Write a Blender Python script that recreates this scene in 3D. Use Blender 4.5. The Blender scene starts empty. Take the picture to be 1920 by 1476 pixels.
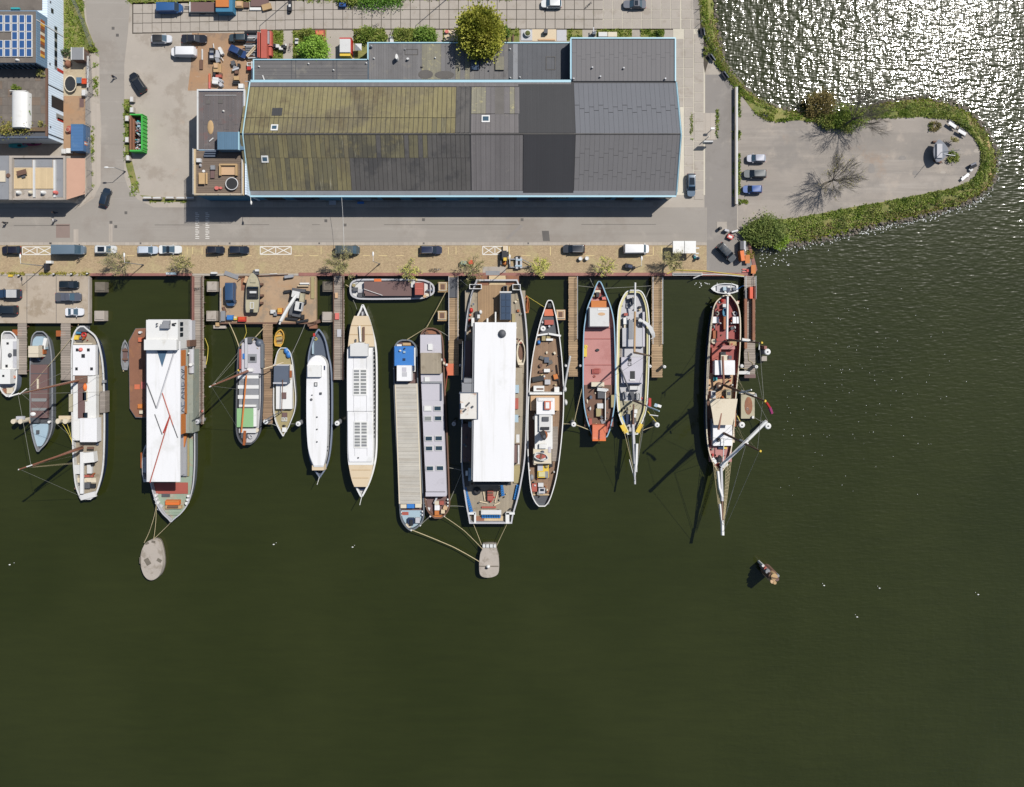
import bpy, math, random
from mathutils import Vector, noise as mnoise
R = math.radians
random.seed(7)
SC = bpy.context.scene
COL = SC.collection
# ---------------------------------------------------------------- camera, sky, sun, exposure
CX, CY, PPM, HC = 945.0, 590.0, 9.0, 160.0      # nadir of the view, pixels per metre on the quay, height
cam_d = bpy.data.cameras.new('camera'); cam = bpy.data.objects.new('camera', cam_d); COL.objects.link(cam)
cam.location = (0, 0, HC); cam.rotation_euler = (0, 0, 0)
cam_d.sensor_fit = 'HORIZONTAL'; cam_d.sensor_width = 36; cam_d.lens = 36 * 1440 / 1920
cam_d.shift_x = 15 / 1920; cam_d.shift_y = -148 / 1920
cam_d.clip_end = 2000; cam_d.clip_start = 1
SC.camera = cam
SUN_AZ, SUN_EL = math.atan2(0.76, 0.65), R(52)
wd = bpy.data.worlds.new('World'); SC.world = wd; wd.use_nodes = True
sky = wd.node_tree.nodes.new('ShaderNodeTexSky'); sky.sky_type = 'NISHITA'; sky.sun_disc = False
sky.sun_elevation = SUN_EL; sky.sun_rotation = SUN_AZ
bg = wd.node_tree.nodes['Background']; bg.inputs['Strength'].default_value = 0.07
wd.node_tree.links.new(sky.outputs[0], bg.inputs['Color'])
sl = bpy.data.lights.new('sun', 'SUN'); sl.energy = 4.4; sl.angle = R(0.5); sl.color = (1, .96, .90)
so = bpy.data.objects.new('sun', sl); COL.objects.link(so); so.location = (60, 60, 120)
sd = Vector((math.sin(SUN_AZ) * math.cos(SUN_EL), math.cos(SUN_AZ) * math.cos(SUN_EL), math.sin(SUN_EL)))
so.rotation_euler = sd.to_track_quat('Z', 'Y').to_euler()
SC.view_settings.view_transform = 'Standard'; SC.view_settings.look = 'None'
SC.view_settings.gamma = 1; SC.view_settings.use_curve_mapping = False
SC.view_settings.exposure = 0.66
SC.render.engine = 'CYCLES'
SC.cycles.max_bounces = 5; SC.cycles.diffuse_bounces = 2; SC.cycles.glossy_bounces = 2

def W(px, py, z=0.0):
    k = (HC - z) / HC / PPM
    return ((px - CX) * k, (CY - py) * k, z)
def lin(c):
    c = c / 255
    return c / 12.92 if c <= .04045 else ((c + .055) / 1.055) ** 2.4
KEXP = 1.95
def S(rgb): return tuple(min(.86, lin(c) / KEXP) for c in rgb)   # what the sunlit surface shows -> its own colour
# ---------------------------------------------------------------- materials
MATS = {}
def nd(nt, t, **kw):
    n = nt.nodes.new(t)
    for k, v in kw.items(): setattr(n, k, v)
    return n
def math_(nt, op, a, b=None, c=None, clamp=False):
    n = nt.nodes.new('ShaderNodeMath'); n.operation = op; n.use_clamp = clamp
    for i, v in enumerate((a, b, c)):
        if v is None: continue
        if isinstance(v, (int, float)): n.inputs[i].default_value = v
        else: nt.links.new(v, n.inputs[i])
    return n.outputs[0]
def noise_(nt, vec, scale, detail=4, rough=.55):
    n = nt.nodes.new('ShaderNodeTexNoise'); n.inputs['Scale'].default_value = scale
    n.inputs['Detail'].default_value = detail; n.inputs['Roughness'].default_value = rough
    nt.links.new(vec, n.inputs['Vector']); return n.outputs[0]
def ramp_(nt, v, a, b):
    n = nt.nodes.new('ShaderNodeMapRange'); n.interpolation_type = 'SMOOTHSTEP'
    nt.links.new(v, n.inputs[0]); n.inputs[1].default_value = a; n.inputs[2].default_value = b
    return n.outputs[0]
def mixc(nt, f, a, b):
    n = nt.nodes.new('ShaderNodeMix'); n.data_type = 'RGBA'
    if isinstance(f, (int, float)): n.inputs[0].default_value = f
    else: nt.links.new(f, n.inputs[0])
    for i, v in ((6, a), (7, b)):
        if isinstance(v, tuple): n.inputs[i].default_value = (*v[:3], 1)
        else: nt.links.new(v, n.inputs[i])
    return n.outputs[2]
def scalec(nt, c, f):
    n = nt.nodes.new('ShaderNodeVectorMath'); n.operation = 'SCALE'
    if isinstance(c, tuple): n.inputs[0].default_value = c[:3]
    else: nt.links.new(c, n.inputs[0])
    nt.links.new(f, n.inputs['Scale']); return n.outputs[0]
def new_mat(key):
    m = bpy.data.materials.new(key); m.use_nodes = True
    return m, m.node_tree, m.node_tree.nodes['Principled BSDF']
def mk(key, rgb, rough=.7, var=.12, sc=.5, stains=(), bump=0., bsc=5, metal=0, stripe=None, coat=0, spec=.4, grid=None):
    m, nt, P = new_mat(key)
    geo = nd(nt, 'ShaderNodeNewGeometry'); pos = geo.outputs['Position']
    sep = nd(nt, 'ShaderNodeSeparateXYZ'); nt.links.new(pos, sep.inputs[0])
    c = S(rgb)
    n1 = noise_(nt, pos, sc, 6, .62); n2 = noise_(nt, pos, sc * 11 + 3, 3)
    f = math_(nt, 'ADD', math_(nt, 'MULTIPLY_ADD', n1, 2.6 * var, 1 - 1.3 * var), math_(nt, 'MULTIPLY_ADD', n2, 1.2 * var, -.6 * var))
    oi = nd(nt, 'ShaderNodeObjectInfo')
    f = math_(nt, 'MULTIPLY', f, math_(nt, 'MULTIPLY_ADD', oi.outputs['Random'], .8 * var, 1 - .4 * var))
    bh = None
    if stripe:
        ax, per, wf, dark, rv = stripe
        q = math_(nt, 'DIVIDE', sep.outputs['XYZ'.index(ax)], per)
        fr = math_(nt, 'FRACT', q); ln = math_(nt, 'LESS_THAN', fr, wf)
        f = math_(nt, 'MULTIPLY', f, math_(nt, 'MULTIPLY_ADD', ln, dark - 1, 1))
        if rv:
            wn = nd(nt, 'ShaderNodeTexWhiteNoise'); wn.noise_dimensions = '1D'
            nt.links.new(math_(nt, 'FLOOR', q), wn.inputs['W'])
            f = math_(nt, 'MULTIPLY', f, math_(nt, 'MULTIPLY_ADD', wn.outputs[0], 2 * rv, 1 - rv))
        bh = math_(nt, 'MULTIPLY', ln, -1)
    col = scalec(nt, c, f)
    for k, (srgb, amt, ssc, lo) in enumerate(stains):
        off = nd(nt, 'ShaderNodeVectorMath'); off.operation = 'ADD'; nt.links.new(pos, off.inputs[0])
        off.inputs[1].default_value = (31.7 * (k + 1), 17.3 * k, 5.1)
        v_ = off.outputs[0]
        if isinstance(ssc, tuple):
            mp = nd(nt, 'ShaderNodeVectorMath'); mp.operation = 'MULTIPLY'; nt.links.new(v_, mp.inputs[0]); mp.inputs[1].default_value = (ssc[0], ssc[1], .5); v_ = mp.outputs[0]; ssc = 1
        ns = noise_(nt, v_, ssc, 7, .68)
        col = mixc(nt, math_(nt, 'MULTIPLY', ramp_(nt, ns, lo, lo + .13), amt), col, S(srgb))
    nt.links.new(col, P.inputs['Base Color'])
    P.inputs['Roughness'].default_value = rough; P.inputs['Metallic'].default_value = metal
    P.inputs['Specular IOR Level'].default_value = spec
    if coat: P.inputs['Coat Weight'].default_value = coat; P.inputs['Coat Roughness'].default_value = .06
    if bump or bh is not None:
        b = nd(nt, 'ShaderNodeBump'); b.inputs['Strength'].default_value = max(bump, .25 if bh is not None else 0)
        b.inputs['Distance'].default_value = .05
        h = noise_(nt, pos, bsc, 4)
        if bh is not None: h = math_(nt, 'ADD', math_(nt, 'MULTIPLY', h, .4), bh)
        nt.links.new(h, b.inputs['Height']); nt.links.new(b.outputs[0], P.inputs['Normal'])
    MATS[key] = m
    return m
DIRT = ((90, 84, 74), .5, .25, .56)
PAL = dict(
 white=((240, 240, 237), dict(rough=.5, var=.04, stains=[((205, 200, 188), .45, .35, .54), ((190, 176, 158), .35, (1.6, .15), .6)])),
 whiter=((247, 247, 248), dict(rough=.55, var=.02, sc=.2, stains=[((222, 222, 218), .5, .12, .54), ((230, 229, 226), .6, (.9, .05), .52), ((200, 196, 188), .3, .8, .64)])),
 cream=((226, 214, 190), dict(var=.06, stains=[((190, 172, 140), .35, .4, .55)])),
 offwhite=((222, 222, 220), dict(var=.06, stains=[((170, 166, 160), .4, .4, .56)])),
 ltgrey=((198, 198, 202), dict(var=.06, stains=[((150, 148, 148), .35, .4, .56)])),
 lavgrey=((203, 200, 208), dict(var=.04, sc=.15, stains=[((176, 172, 178), .4, .22, .55)])),
 grey=((146, 148, 152), dict(var=.1, stains=[((100, 98, 96), .4, .5, .56)])),
 dkgrey=((88, 90, 95), dict(var=.14, stains=[((120, 112, 104), .35, .5, .58)])),
 slate=((92, 102, 118), dict(var=.08, rough=.55)),
 black=((38, 40, 44), dict(var=.2, rough=.55)),
 navy=((36, 52, 84), dict(var=.12, rough=.45)),
 hullblue=((130, 140, 158), dict(var=.1, rough=.45, stains=[((70, 78, 92), .4, .5, .56)])),
 hullgrey=((112, 118, 124), dict(var=.12, rough=.5, stains=[((120, 88, 68), .4, .5, .6)])),
 blue=((58, 128, 205), dict(var=.06, rough=.5, stains=[((80, 140, 205), .5, .5, .55)])),
 seatblue=((40, 120, 190), dict(var=.1, rough=.5)),
 ltblue=((172, 195, 208), dict(var=.06, rough=.5, stains=[((120, 150, 175), .4, .4, .56)])),
 skyrim=((150, 190, 214), dict(var=.06, rough=.5)),
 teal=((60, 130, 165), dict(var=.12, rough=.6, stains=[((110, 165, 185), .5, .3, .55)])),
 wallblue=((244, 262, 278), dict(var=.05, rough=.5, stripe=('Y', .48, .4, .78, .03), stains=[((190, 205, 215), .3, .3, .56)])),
 wallblue_x=((196, 216, 232), dict(var=.04, rough=.5)),
 eaveblue=((178, 218, 232), dict(var=.04, rough=.45)),
 darkblue=((124, 154, 180), dict(var=.06, rough=.5, stripe=('Y', .48, .4, .8, 0))),
 darkblue_x=((86, 116, 142), dict(var=.06, rough=.5, stripe=('X', .3, .35, .85, 0))),
 shedblue=((96, 128, 152), dict(var=.06, rough=.45, stripe=('X', .45, .18, .85, .04))),
 container=((82, 124, 172), dict(var=.06, rough=.5, stripe=('Y', .3, .4, .8, 0), stains=[((120, 150, 180), .4, .5, .56)])),
 red=((196, 52, 44), dict(var=.12, rough=.5)),
 brickred=((178, 92, 78), dict(var=.14, rough=.7)),
 redrack=((196, 96, 80), dict(var=.12, rough=.6)),
 deckred=((165, 78, 72), dict(var=.14, rough=.65, stains=[((130, 58, 52), .5, .6, .54)])),
 deckpink=((196, 138, 132), dict(var=.07, rough=.7, stains=[((175, 112, 106), .5, .25, .53)])),
 rust=((150, 104, 80), dict(var=.16, rough=.85, stains=[((176, 122, 82), .6, .3, .52), ((120, 84, 72), .5, .6, .55)])),
 rustwhite=((232, 228, 220), dict(var=.08, rough=.7, stains=[((176, 118, 60), .85, .45, .53)])),
 orange=((232, 120, 50), dict(var=.1, rough=.6)),
 orangepale=((220, 120, 84), dict(var=.12, rough=.7, stains=[((236, 160, 130), .6, .6, .55)])),
 orangeply=((206, 124, 58), dict(var=.12, rough=.7)),
 yellow=((236, 200, 70), dict(var=.08, rough=.55)),
 boatyellow=((228, 178, 78), dict(var=.1, rough=.55)),
 ylwrim=((214, 206, 152), dict(var=.1, rough=.6)),
 green=((74, 190, 78), dict(var=.08, rough=.5)),
 hatchgreen=((150, 196, 140), dict(var=.06, rough=.6)),
 tankgreen=((150, 156, 144), dict(var=.14, rough=.7, stains=[((170, 164, 140), .5, .5, .52), ((110, 116, 110), .5, .8, .56)])),
 hatchgrey=((198, 193, 182), dict(var=.13, rough=.75, stripe=('Y', .42, .1, .9, .05), stains=[((176, 166, 150), .45, (.06, 1.2), .5), ((216, 214, 208), .5, (.08, 1.5), .56)])),
 sandy=((196, 180, 152), dict(var=.14, sc=.5, rough=.95, stains=[((160, 140, 112), .6, .5, .52)])),
 terrtile=((120, 112, 104), dict(var=.2, rough=.9, stains=[((146, 138, 126), .5, .5, .54), ((92, 86, 80), .5, .35, .54)])),
 palegreen=((156, 174, 154), dict(var=.14, rough=.7, stains=[((186, 150, 132), .7, .5, .5), ((190, 190, 178), .6, .8, .56)])),
 tan=((224, 204, 172), dict(var=.03, rough=.7, stains=[((205, 184, 150), .4, .15, .55)])),
 olive=((170, 156, 112), dict(var=.08, rough=.7)),
 wood=((168, 138, 104), dict(var=.12, rough=.8, stripe=('X', .22, .14, .7, .1))),
 woody=((172, 146, 114), dict(var=.12, rough=.8, stripe=('Y', .3, .12, .62, .1), stains=[((140, 118, 98), .5, .3, .54)])),
 woodgrey=((158, 148, 138), dict(var=.1, rough=.85, stripe=('Y', .34, .12, .62, .1), stains=[((126, 116, 106), .5, .3, .54)])),
 deckwood=((150, 122, 98), dict(var=.14, rough=.8, stripe=('X', .24, .14, .7, .1), stains=[((110, 86, 70), .5, .5, .54)])),
 deckgrey=((168, 156, 136), dict(var=.12, rough=.8, stripe=('X', .26, .1, .8, .06), stains=[((126, 112, 92), .5, .4, .54)])),
 brown=((118, 88, 72), dict(var=.14, rough=.8)),
 hatchbrown=((118, 92, 88), dict(var=.08, rough=.7)),
 varnish=((168, 96, 52), dict(var=.14, rough=.4)),
 spar=((150, 100, 78), dict(var=.1, rough=.5)),
 mastwood=((196, 160, 116), dict(var=.1, rough=.5)),
 sail=((232, 232, 230), dict(var=.08, rough=.8)),
 rope=((206, 190, 150), dict(var=.1, rough=.9)),
 ropeg=((150, 150, 140), dict(var=.1, rough=.9)),
 ropey=((226, 206, 90), dict(var=.1, rough=.8)),
 steel=((170, 172, 176), dict(var=.1, rough=.4, metal=.5)),
 rubber=((46, 46, 48), dict(var=.2, rough=.85)),
 concrete=((186, 176, 165), dict(var=.1, sc=.4, rough=.9, bump=.3, stains=[((140, 128, 112), .6, .5, .52), ((205, 198, 190), .5, .8, .58)])),
 platform=((186, 172, 154), dict(var=.12, sc=.3, rough=.9, bump=.2, stains=[((150, 132, 108), .6, .22, .5), ((206, 196, 182), .5, .4, .56)])),
 workdeck=((182, 154, 124), dict(var=.14, sc=.3, rough=.9, bump=.2, stains=[((190, 146, 104), .5, .2, .54), ((150, 136, 118), .7, .35, .52), ((206, 190, 168), .4, 1, .6)])),
 slab=((184, 175, 164), dict(var=.09, sc=.5, rough=.92, bump=.15, stains=[((160, 148, 134), .5, .4, .53)])),
 stone=((120, 112, 100), dict(var=.25, sc=1.2, rough=.95, bump=.4)),
 asphalt=((168, 161, 152), dict(var=.09, sc=.12, rough=.92, bump=.12, bsc=9, stains=[((152, 145, 137), .45, (.012, .5), .5), ((182, 176, 168), .4, (.02, .9), .55), ((150, 140, 130), .5, .08, .5), ((182, 174, 164), .5, .15, .56), ((128, 120, 112), .55, .5, .66)])),
 asphalt2=((152, 146, 140), dict(var=.08, sc=.15, rough=.92, bump=.12, bsc=9, stains=[((136, 130, 124), .6, .1, .5), ((176, 168, 158), .5, .2, .56)])),
 pensurf=((172, 163, 153), dict(var=.16, sc=.16, rough=.95, bump=.2, bsc=6, stains=[((150, 143, 135), .6, (.02, .28), .48), ((188, 180, 170), .55, (.03, .5), .53), ((146, 140, 134), .7, .07, .48), ((190, 178, 164), .6, .18, .54), ((172, 140, 112), .4, .1, .6)])),
 yard=((184, 175, 163), dict(var=.13, sc=.18, rough=.95, bump=.15, stains=[((156, 144, 130), .55, .16, .5), ((198, 188, 176), .5, .3, .56), ((184, 140, 100), .5, .09, .6)])),
 dirt=((174, 142, 112), dict(var=.12, sc=.3, rough=.95, bump=.3, stains=[((186, 142, 104), .5, .16, .5), ((140, 120, 104), .7, .35, .53), ((196, 180, 160), .4, .9, .6)])),
 kerb=((186, 176, 164), dict(var=.08, rough=.9, stripe=('X', 1.0, .05, .75, .06))),
 seam=((84, 76, 66), dict(var=.2, rough=.95, stains=[((112, 120, 70), .6, .4, .55)])),
 seampale=((216, 208, 190), dict(var=.1, rough=.95)),
 paint=((240, 236, 228), dict(var=.08, rough=.8)),
 painty=((226, 204, 150), dict(var=.1, rough=.8)),
 tar=((104, 100, 96), dict(var=.2, rough=.8)),
 patch=((150, 132, 124), dict(var=.06, rough=.95)),
 ironred=((158, 108, 98), dict(var=.14, rough=.8, stains=[((176, 128, 114), .6, .5, .52), ((120, 92, 84), .6, .4, .56)])),
 sandstrip=((196, 168, 128), dict(var=.1, rough=.95)),
 bitumen=((124, 122, 122), dict(var=.12, sc=.35, rough=.9, stripe=('X', 1.0, .05, .72, .06), stains=[((146, 140, 130), .6, .35, .53), ((86, 84, 84), .5, .25, .54)])),
 bitumen_y=((114, 112, 112), dict(var=.12, sc=.35, rough=.9, stripe=('Y', 1.0, .05, .72, .06), stains=[((140, 136, 128), .6, .35, .53), ((80, 78, 78), .5, .25, .54)])),
 bitred=((112, 105, 104), dict(var=.14, sc=.35, rough=.9, stripe=('X', 1.0, .05, .78, .08), stains=[((130, 92, 86), .6, .3, .56), ((136, 130, 126), .5, .4, .56)])),
 newroof=((112, 114, 120), dict(var=.05, sc=.3, rough=.8, bump=.1)),
 newroof2=((124, 122, 123), dict(var=.05, sc=.3, rough=.85, bump=.1)),
 darkroof=((66, 66, 68), dict(var=.08, sc=.2, rough=.85, stripe=('X', .35, .18, .9, .04))),
 darkroof2=((58, 58, 62), dict(var=.1, sc=.2, rough=.85, stripe=('X', .35, .18, .9, .04))),
 moss=((142, 133, 96), dict(var=.13, sc=.25, rough=.95, bump=.3, stains=[((118, 110, 92), .7, .1, .48), ((154, 144, 104), .6, .6, .53), ((116, 106, 80), .6, (1.2, .05), .5), ((96, 82, 64), .7, .07, .56), ((88, 82, 72), .6, .16, .56), ((174, 168, 130), .35, 1.8, .6)])),
 mossdark=((122, 116, 90), dict(var=.16, sc=.25, rough=.95, bump=.3, stains=[((84, 82, 76), .7, .14, .47), ((136, 126, 90), .7, .35, .52), ((200, 194, 168), .6, (2.2, .16), .58)])),
 asbestos=((104, 101, 98), dict(var=.2, sc=.3, rough=.95, bump=.3, stains=[((150, 144, 132), .5, 1.3, .62), ((70, 70, 72), .6, .2, .5)])),
 panelgrey=((120, 116, 116), dict(var=.1, sc=.3, rough=.9, stripe=('X', .5, .12, .88, .07), stains=[((146, 140, 132), .5, .9, .58)])),
 lichen=((142, 138, 122), dict(var=.12, sc=.6, rough=.95, stripe=('X', .5, .12, .88, .07), stains=[((190, 182, 136), .7, 1.6, .54)])),
 rooftile=((186, 110, 74), dict(var=.14, rough=.8, stripe=('X', .3, .2, .75, .06))),
 brick=((200, 160, 138), dict(var=.08, rough=.9)),
 wooddeck=((128, 112, 98), dict(var=.1, rough=.85, stripe=('Y', .3, .12, .7, .08))),
 plank=((220, 196, 156), dict(var=.06, rough=.85, stripe=('X', .4, .06, .86, .05))),
 solar=((60, 98, 152), dict(var=.05, rough=.22, spec=.6)),
 solardark=((70, 86, 108), dict(var=.08, rough=.2, spec=.6)),
 glass=((34, 44, 54), dict(var=.05, rough=.08, spec=.6)),
 glassblue=((74, 98, 114), dict(var=.08, rough=.08, spec=.6)),
 skylight=((52, 72, 86), dict(var=.05, rough=.12, spec=.6)),
 glassgrey=((150, 152, 150), dict(var=.06, rough=.15, spec=.5)),
 soil=((120, 100, 78), dict(var=.2, sc=.8, rough=.98, bump=.4)),
 hedgebase=((92, 98, 54), dict(var=.3, sc=1, rough=.98, bump=.5)),
 bark=((112, 104, 92), dict(var=.15, sc=2, rough=.95)),
 barkmoss=((128, 122, 78), dict(var=.15, sc=2, rough=.95)),
 twig=((156, 148, 120), dict(var=.12, sc=2, rough=.95)),
 twiggrey=((134, 126, 112), dict(var=.12, sc=2, rough=.95)),
 skin=((205, 160, 130), dict(var=.05, rough=.6)),
 jean=((60, 72, 100), dict(var=.1, rough=.9)),
 coatdark=((44, 46, 54), dict(var=.15, rough=.9)),
 coatblue=((48, 92, 160), dict(var=.1, rough=.9)),
 coatwhite=((225, 222, 220), dict(var=.05, rough=.9)),
 orangeplastic=((222, 82, 40), dict(var=.1, rough=.5)),
 pinkish=((222, 120, 110), dict(var=.1, rough=.6)),
 cardboard=((214, 178, 140), dict(var=.1, rough=.9)),
 pallet=((196, 164, 120), dict(var=.15, rough=.9)),
 tarp=((60, 128, 200), dict(var=.15, rough=.5, bump=.6, bsc=2)),
 turq=((60, 176, 182), dict(var=.08, rough=.5)),
 magenta=((160, 60, 110), dict(var=.08, rough=.5)),
 zinc=((176, 178, 182), dict(var=.08, rough=.5, metal=.3)),
 camo=((186, 178, 150), dict(var=.1, rough=.7, stains=[((150, 146, 124), .7, .6, .52)])),
 mattwhite=((236, 238, 238), dict(var=.05, rough=.9)),  # dinghy tubes, and the white discs painted in as water glints
)
def M(key):
    if key in MATS: return MATS[key]
    rgb, o = PAL[key]; return mk(key, rgb, **o)
def paintmat(key, rgb, metal=0.):
    k = 'carpaint_' + key
    if k not in MATS: mk(k, rgb, rough=.38, var=.04, metal=metal, coat=.35, spec=.5)
    return k
def leafmat(key, cols, trans=.25, boost=1.8):
    if key in MATS: return key
    m, nt, P = new_mat(key)
    geo = nd(nt, 'ShaderNodeNewGeometry')
    rm = nd(nt, 'ShaderNodeValToRGB'); cr = rm.color_ramp
    while len(cr.elements) < len(cols): cr.elements.new(.5)
    for i, c in enumerate(cols):
        cr.elements[i].position = i / (len(cols) - 1); cr.elements[i].color = (*[min(.6, boost * q) for q in S(c)], 1)
    n1 = noise_(nt, geo.outputs['Position'], .4, 4)
    f = math_(nt, 'ADD', math_(nt, 'MULTIPLY', geo.outputs['Random Per Island'], .5), math_(nt, 'MULTIPLY_ADD', n1, 2.4, -.95))
    nt.links.new(f, rm.inputs[0]); nt.links.new(rm.outputs[0], P.inputs['Base Color'])
    P.inputs['Roughness'].default_value = .65; P.inputs['Specular IOR Level'].default_value = .25
    if trans:
        tr = nd(nt, 'ShaderNodeBsdfTranslucent'); nt.links.new(rm.outputs[0], tr.inputs[0])
        mx = nd(nt, 'ShaderNodeMixShader'); mx.inputs[0].default_value = trans
        out = nt.nodes['Material Output']
        nt.links.new(P.outputs[0], mx.inputs[1]); nt.links.new(tr.outputs[0], mx.inputs[2]); nt.links.new(mx.outputs[0], out.inputs[0])
    MATS[key] = m; return key
# brick paving of the parking strip: small bricks in colour and relief
def paving_mat():
    m, nt, P = new_mat('brickpaving')
    geo = nd(nt, 'ShaderNodeNewGeometry'); pos = geo.outputs['Position']
    br = nd(nt, 'ShaderNodeTexBrick'); nt.links.new(pos, br.inputs['Vector'])
    br.inputs['Scale'].default_value = 1; br.inputs['Brick Width'].default_value = .3; br.inputs['Row Height'].default_value = .16
    br.inputs['Mortar Size'].default_value = .018
    br.inputs['Color1'].default_value = (*S((206, 180, 142)), 1); br.inputs['Color2'].default_value = (*S((182, 156, 122)), 1)
    br.inputs['Mortar'].default_value = (*S((140, 126, 98)), 1)
    n = noise_(nt, pos, .25, 6, .65)
    c = mixc(nt, math_(nt, 'MULTIPLY', ramp_(nt, n, .48, .66), .6), br.outputs[0], S((190, 176, 130)))
    n2 = noise_(nt, pos, 1.8, 5, .6)
    c = scalec(nt, c, math_(nt, 'MULTIPLY_ADD', n2, .5, .75))
    nt.links.new(c, P.inputs['Base Color']); P.inputs['Roughness'].default_value = .92
    MATS['brickpaving'] = m
paving_mat()
def grassbase_mat():
    m, nt, P = new_mat('grassbase')
    geo = nd(nt, 'ShaderNodeNewGeometry'); pos = geo.outputs['Position']
    n = noise_(nt, pos, .45, 7, .7); n2 = noise_(nt, pos, 4, 5, .7)
    c = mixc(nt, ramp_(nt, n, .4, .6), S((116, 126, 60)), S((150, 146, 84)))
    c = mixc(nt, math_(nt, 'MULTIPLY', ramp_(nt, n2, .52, .7), .6), c, S((140, 122, 86)))
    nt.links.new(c, P.inputs['Base Color']); P.inputs['Roughness'].default_value = .98
    b = nd(nt, 'ShaderNodeBump'); b.inputs['Strength'].default_value = .7; b.inputs['Distance'].default_value = .15
    nt.links.new(n2, b.inputs['Height']); nt.links.new(b.outputs[0], P.inputs['Normal'])
    MATS['grassbase'] = m
grassbase_mat()
def water_mat():
    m, nt, P = new_mat('water')
    geo = nd(nt, 'ShaderNodeNewGeometry'); pos = geo.outputs['Position']
    sep = nd(nt, 'ShaderNodeSeparateXYZ'); nt.links.new(pos, sep.inputs[0])
    X, Y = sep.outputs[0], sep.outputs[1]
    n = noise_(nt, pos, .03, 4, .5)
    c = mixc(nt, ramp_(nt, n, .3, .7), (.0146, .0180, .0034), (.0182, .0216, .0048))
    mp0 = nd(nt, 'ShaderNodeMapping'); nt.links.new(pos, mp0.inputs[0]); mp0.inputs['Rotation'].default_value = (0, 0, R(62)); mp0.inputs['Scale'].default_value = (.12, .9, 1)
    c = scalec(nt, c, math_(nt, 'MULTIPLY_ADD', noise_(nt, mp0.outputs[0], .8, 6, .7), .4, .8))
    nt.links.new(c, P.inputs['Base Color'])
    P.inputs['Roughness'].default_value = .085; P.inputs['IOR'].default_value = 1.33
    P.inputs['Specular IOR Level'].default_value = .5
    P.inputs['Coat Weight'].default_value = .42; P.inputs['Coat Roughness'].default_value = .27; P.inputs['Coat IOR'].default_value = 1.33
    # the wind reaches the open water north-east of the spit; the slips lie in its lee
    def wav(sx, sy, rot, scale, det):
        mp = nd(nt, 'ShaderNodeMapping'); nt.links.new(pos, mp.inputs[0])
        mp.inputs['Rotation'].default_value = (0, 0, R(rot)); mp.inputs['Scale'].default_value = (sx, sy, 1)
        return noise_(nt, mp.outputs[0], scale, det, .55)
    h = math_(nt, 'ADD', math_(nt, 'MULTIPLY', wav(.34, 1.25, 9, 1.5, 1), 1.3), math_(nt, 'MULTIPLY', wav(.9, .7, -25, .75, 1), 1.05))
    h2 = wav(1, .6, 28, 2.6, 0)
    open_n = ramp_(nt, math_(nt, 'ADD', Y, math_(nt, 'MULTIPLY', X, .12)), 28, 52)      # north of the spit
    east = ramp_(nt, math_(nt, 'ADD', X, math_(nt, 'MULTIPLY', Y, .25)), 74, 118)
    calm = math_(nt, 'MULTIPLY_ADD', ramp_(nt, math_(nt, 'ADD', X, math_(nt, 'MULTIPLY', Y, -.15)), 46, 70), .34, .09)
    amp = math_(nt, 'MAXIMUM', math_(nt, 'MAXIMUM', open_n, math_(nt, 'MULTIPLY', east, .6)), calm)
    gust = math_(nt, 'MULTIPLY_ADD', wav(.30, .05, -12, 1, 3), 1.5, .28)
    hh = math_(nt, 'MULTIPLY', math_(nt, 'MULTIPLY', math_(nt, 'ADD', h, math_(nt, 'MULTIPLY', h2, .25)), amp), gust)
    b = nd(nt, 'ShaderNodeBump'); b.inputs['Strength'].default_value = 1; b.inputs['Distance'].default_value = .12
    nt.links.new(hh, b.inputs['Height']); nt.links.new(b.outputs[0], P.inputs['Normal']); nt.links.new(b.outputs[0], P.inputs['Coat Normal'])
    MATS['water'] = m
water_mat()
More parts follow.
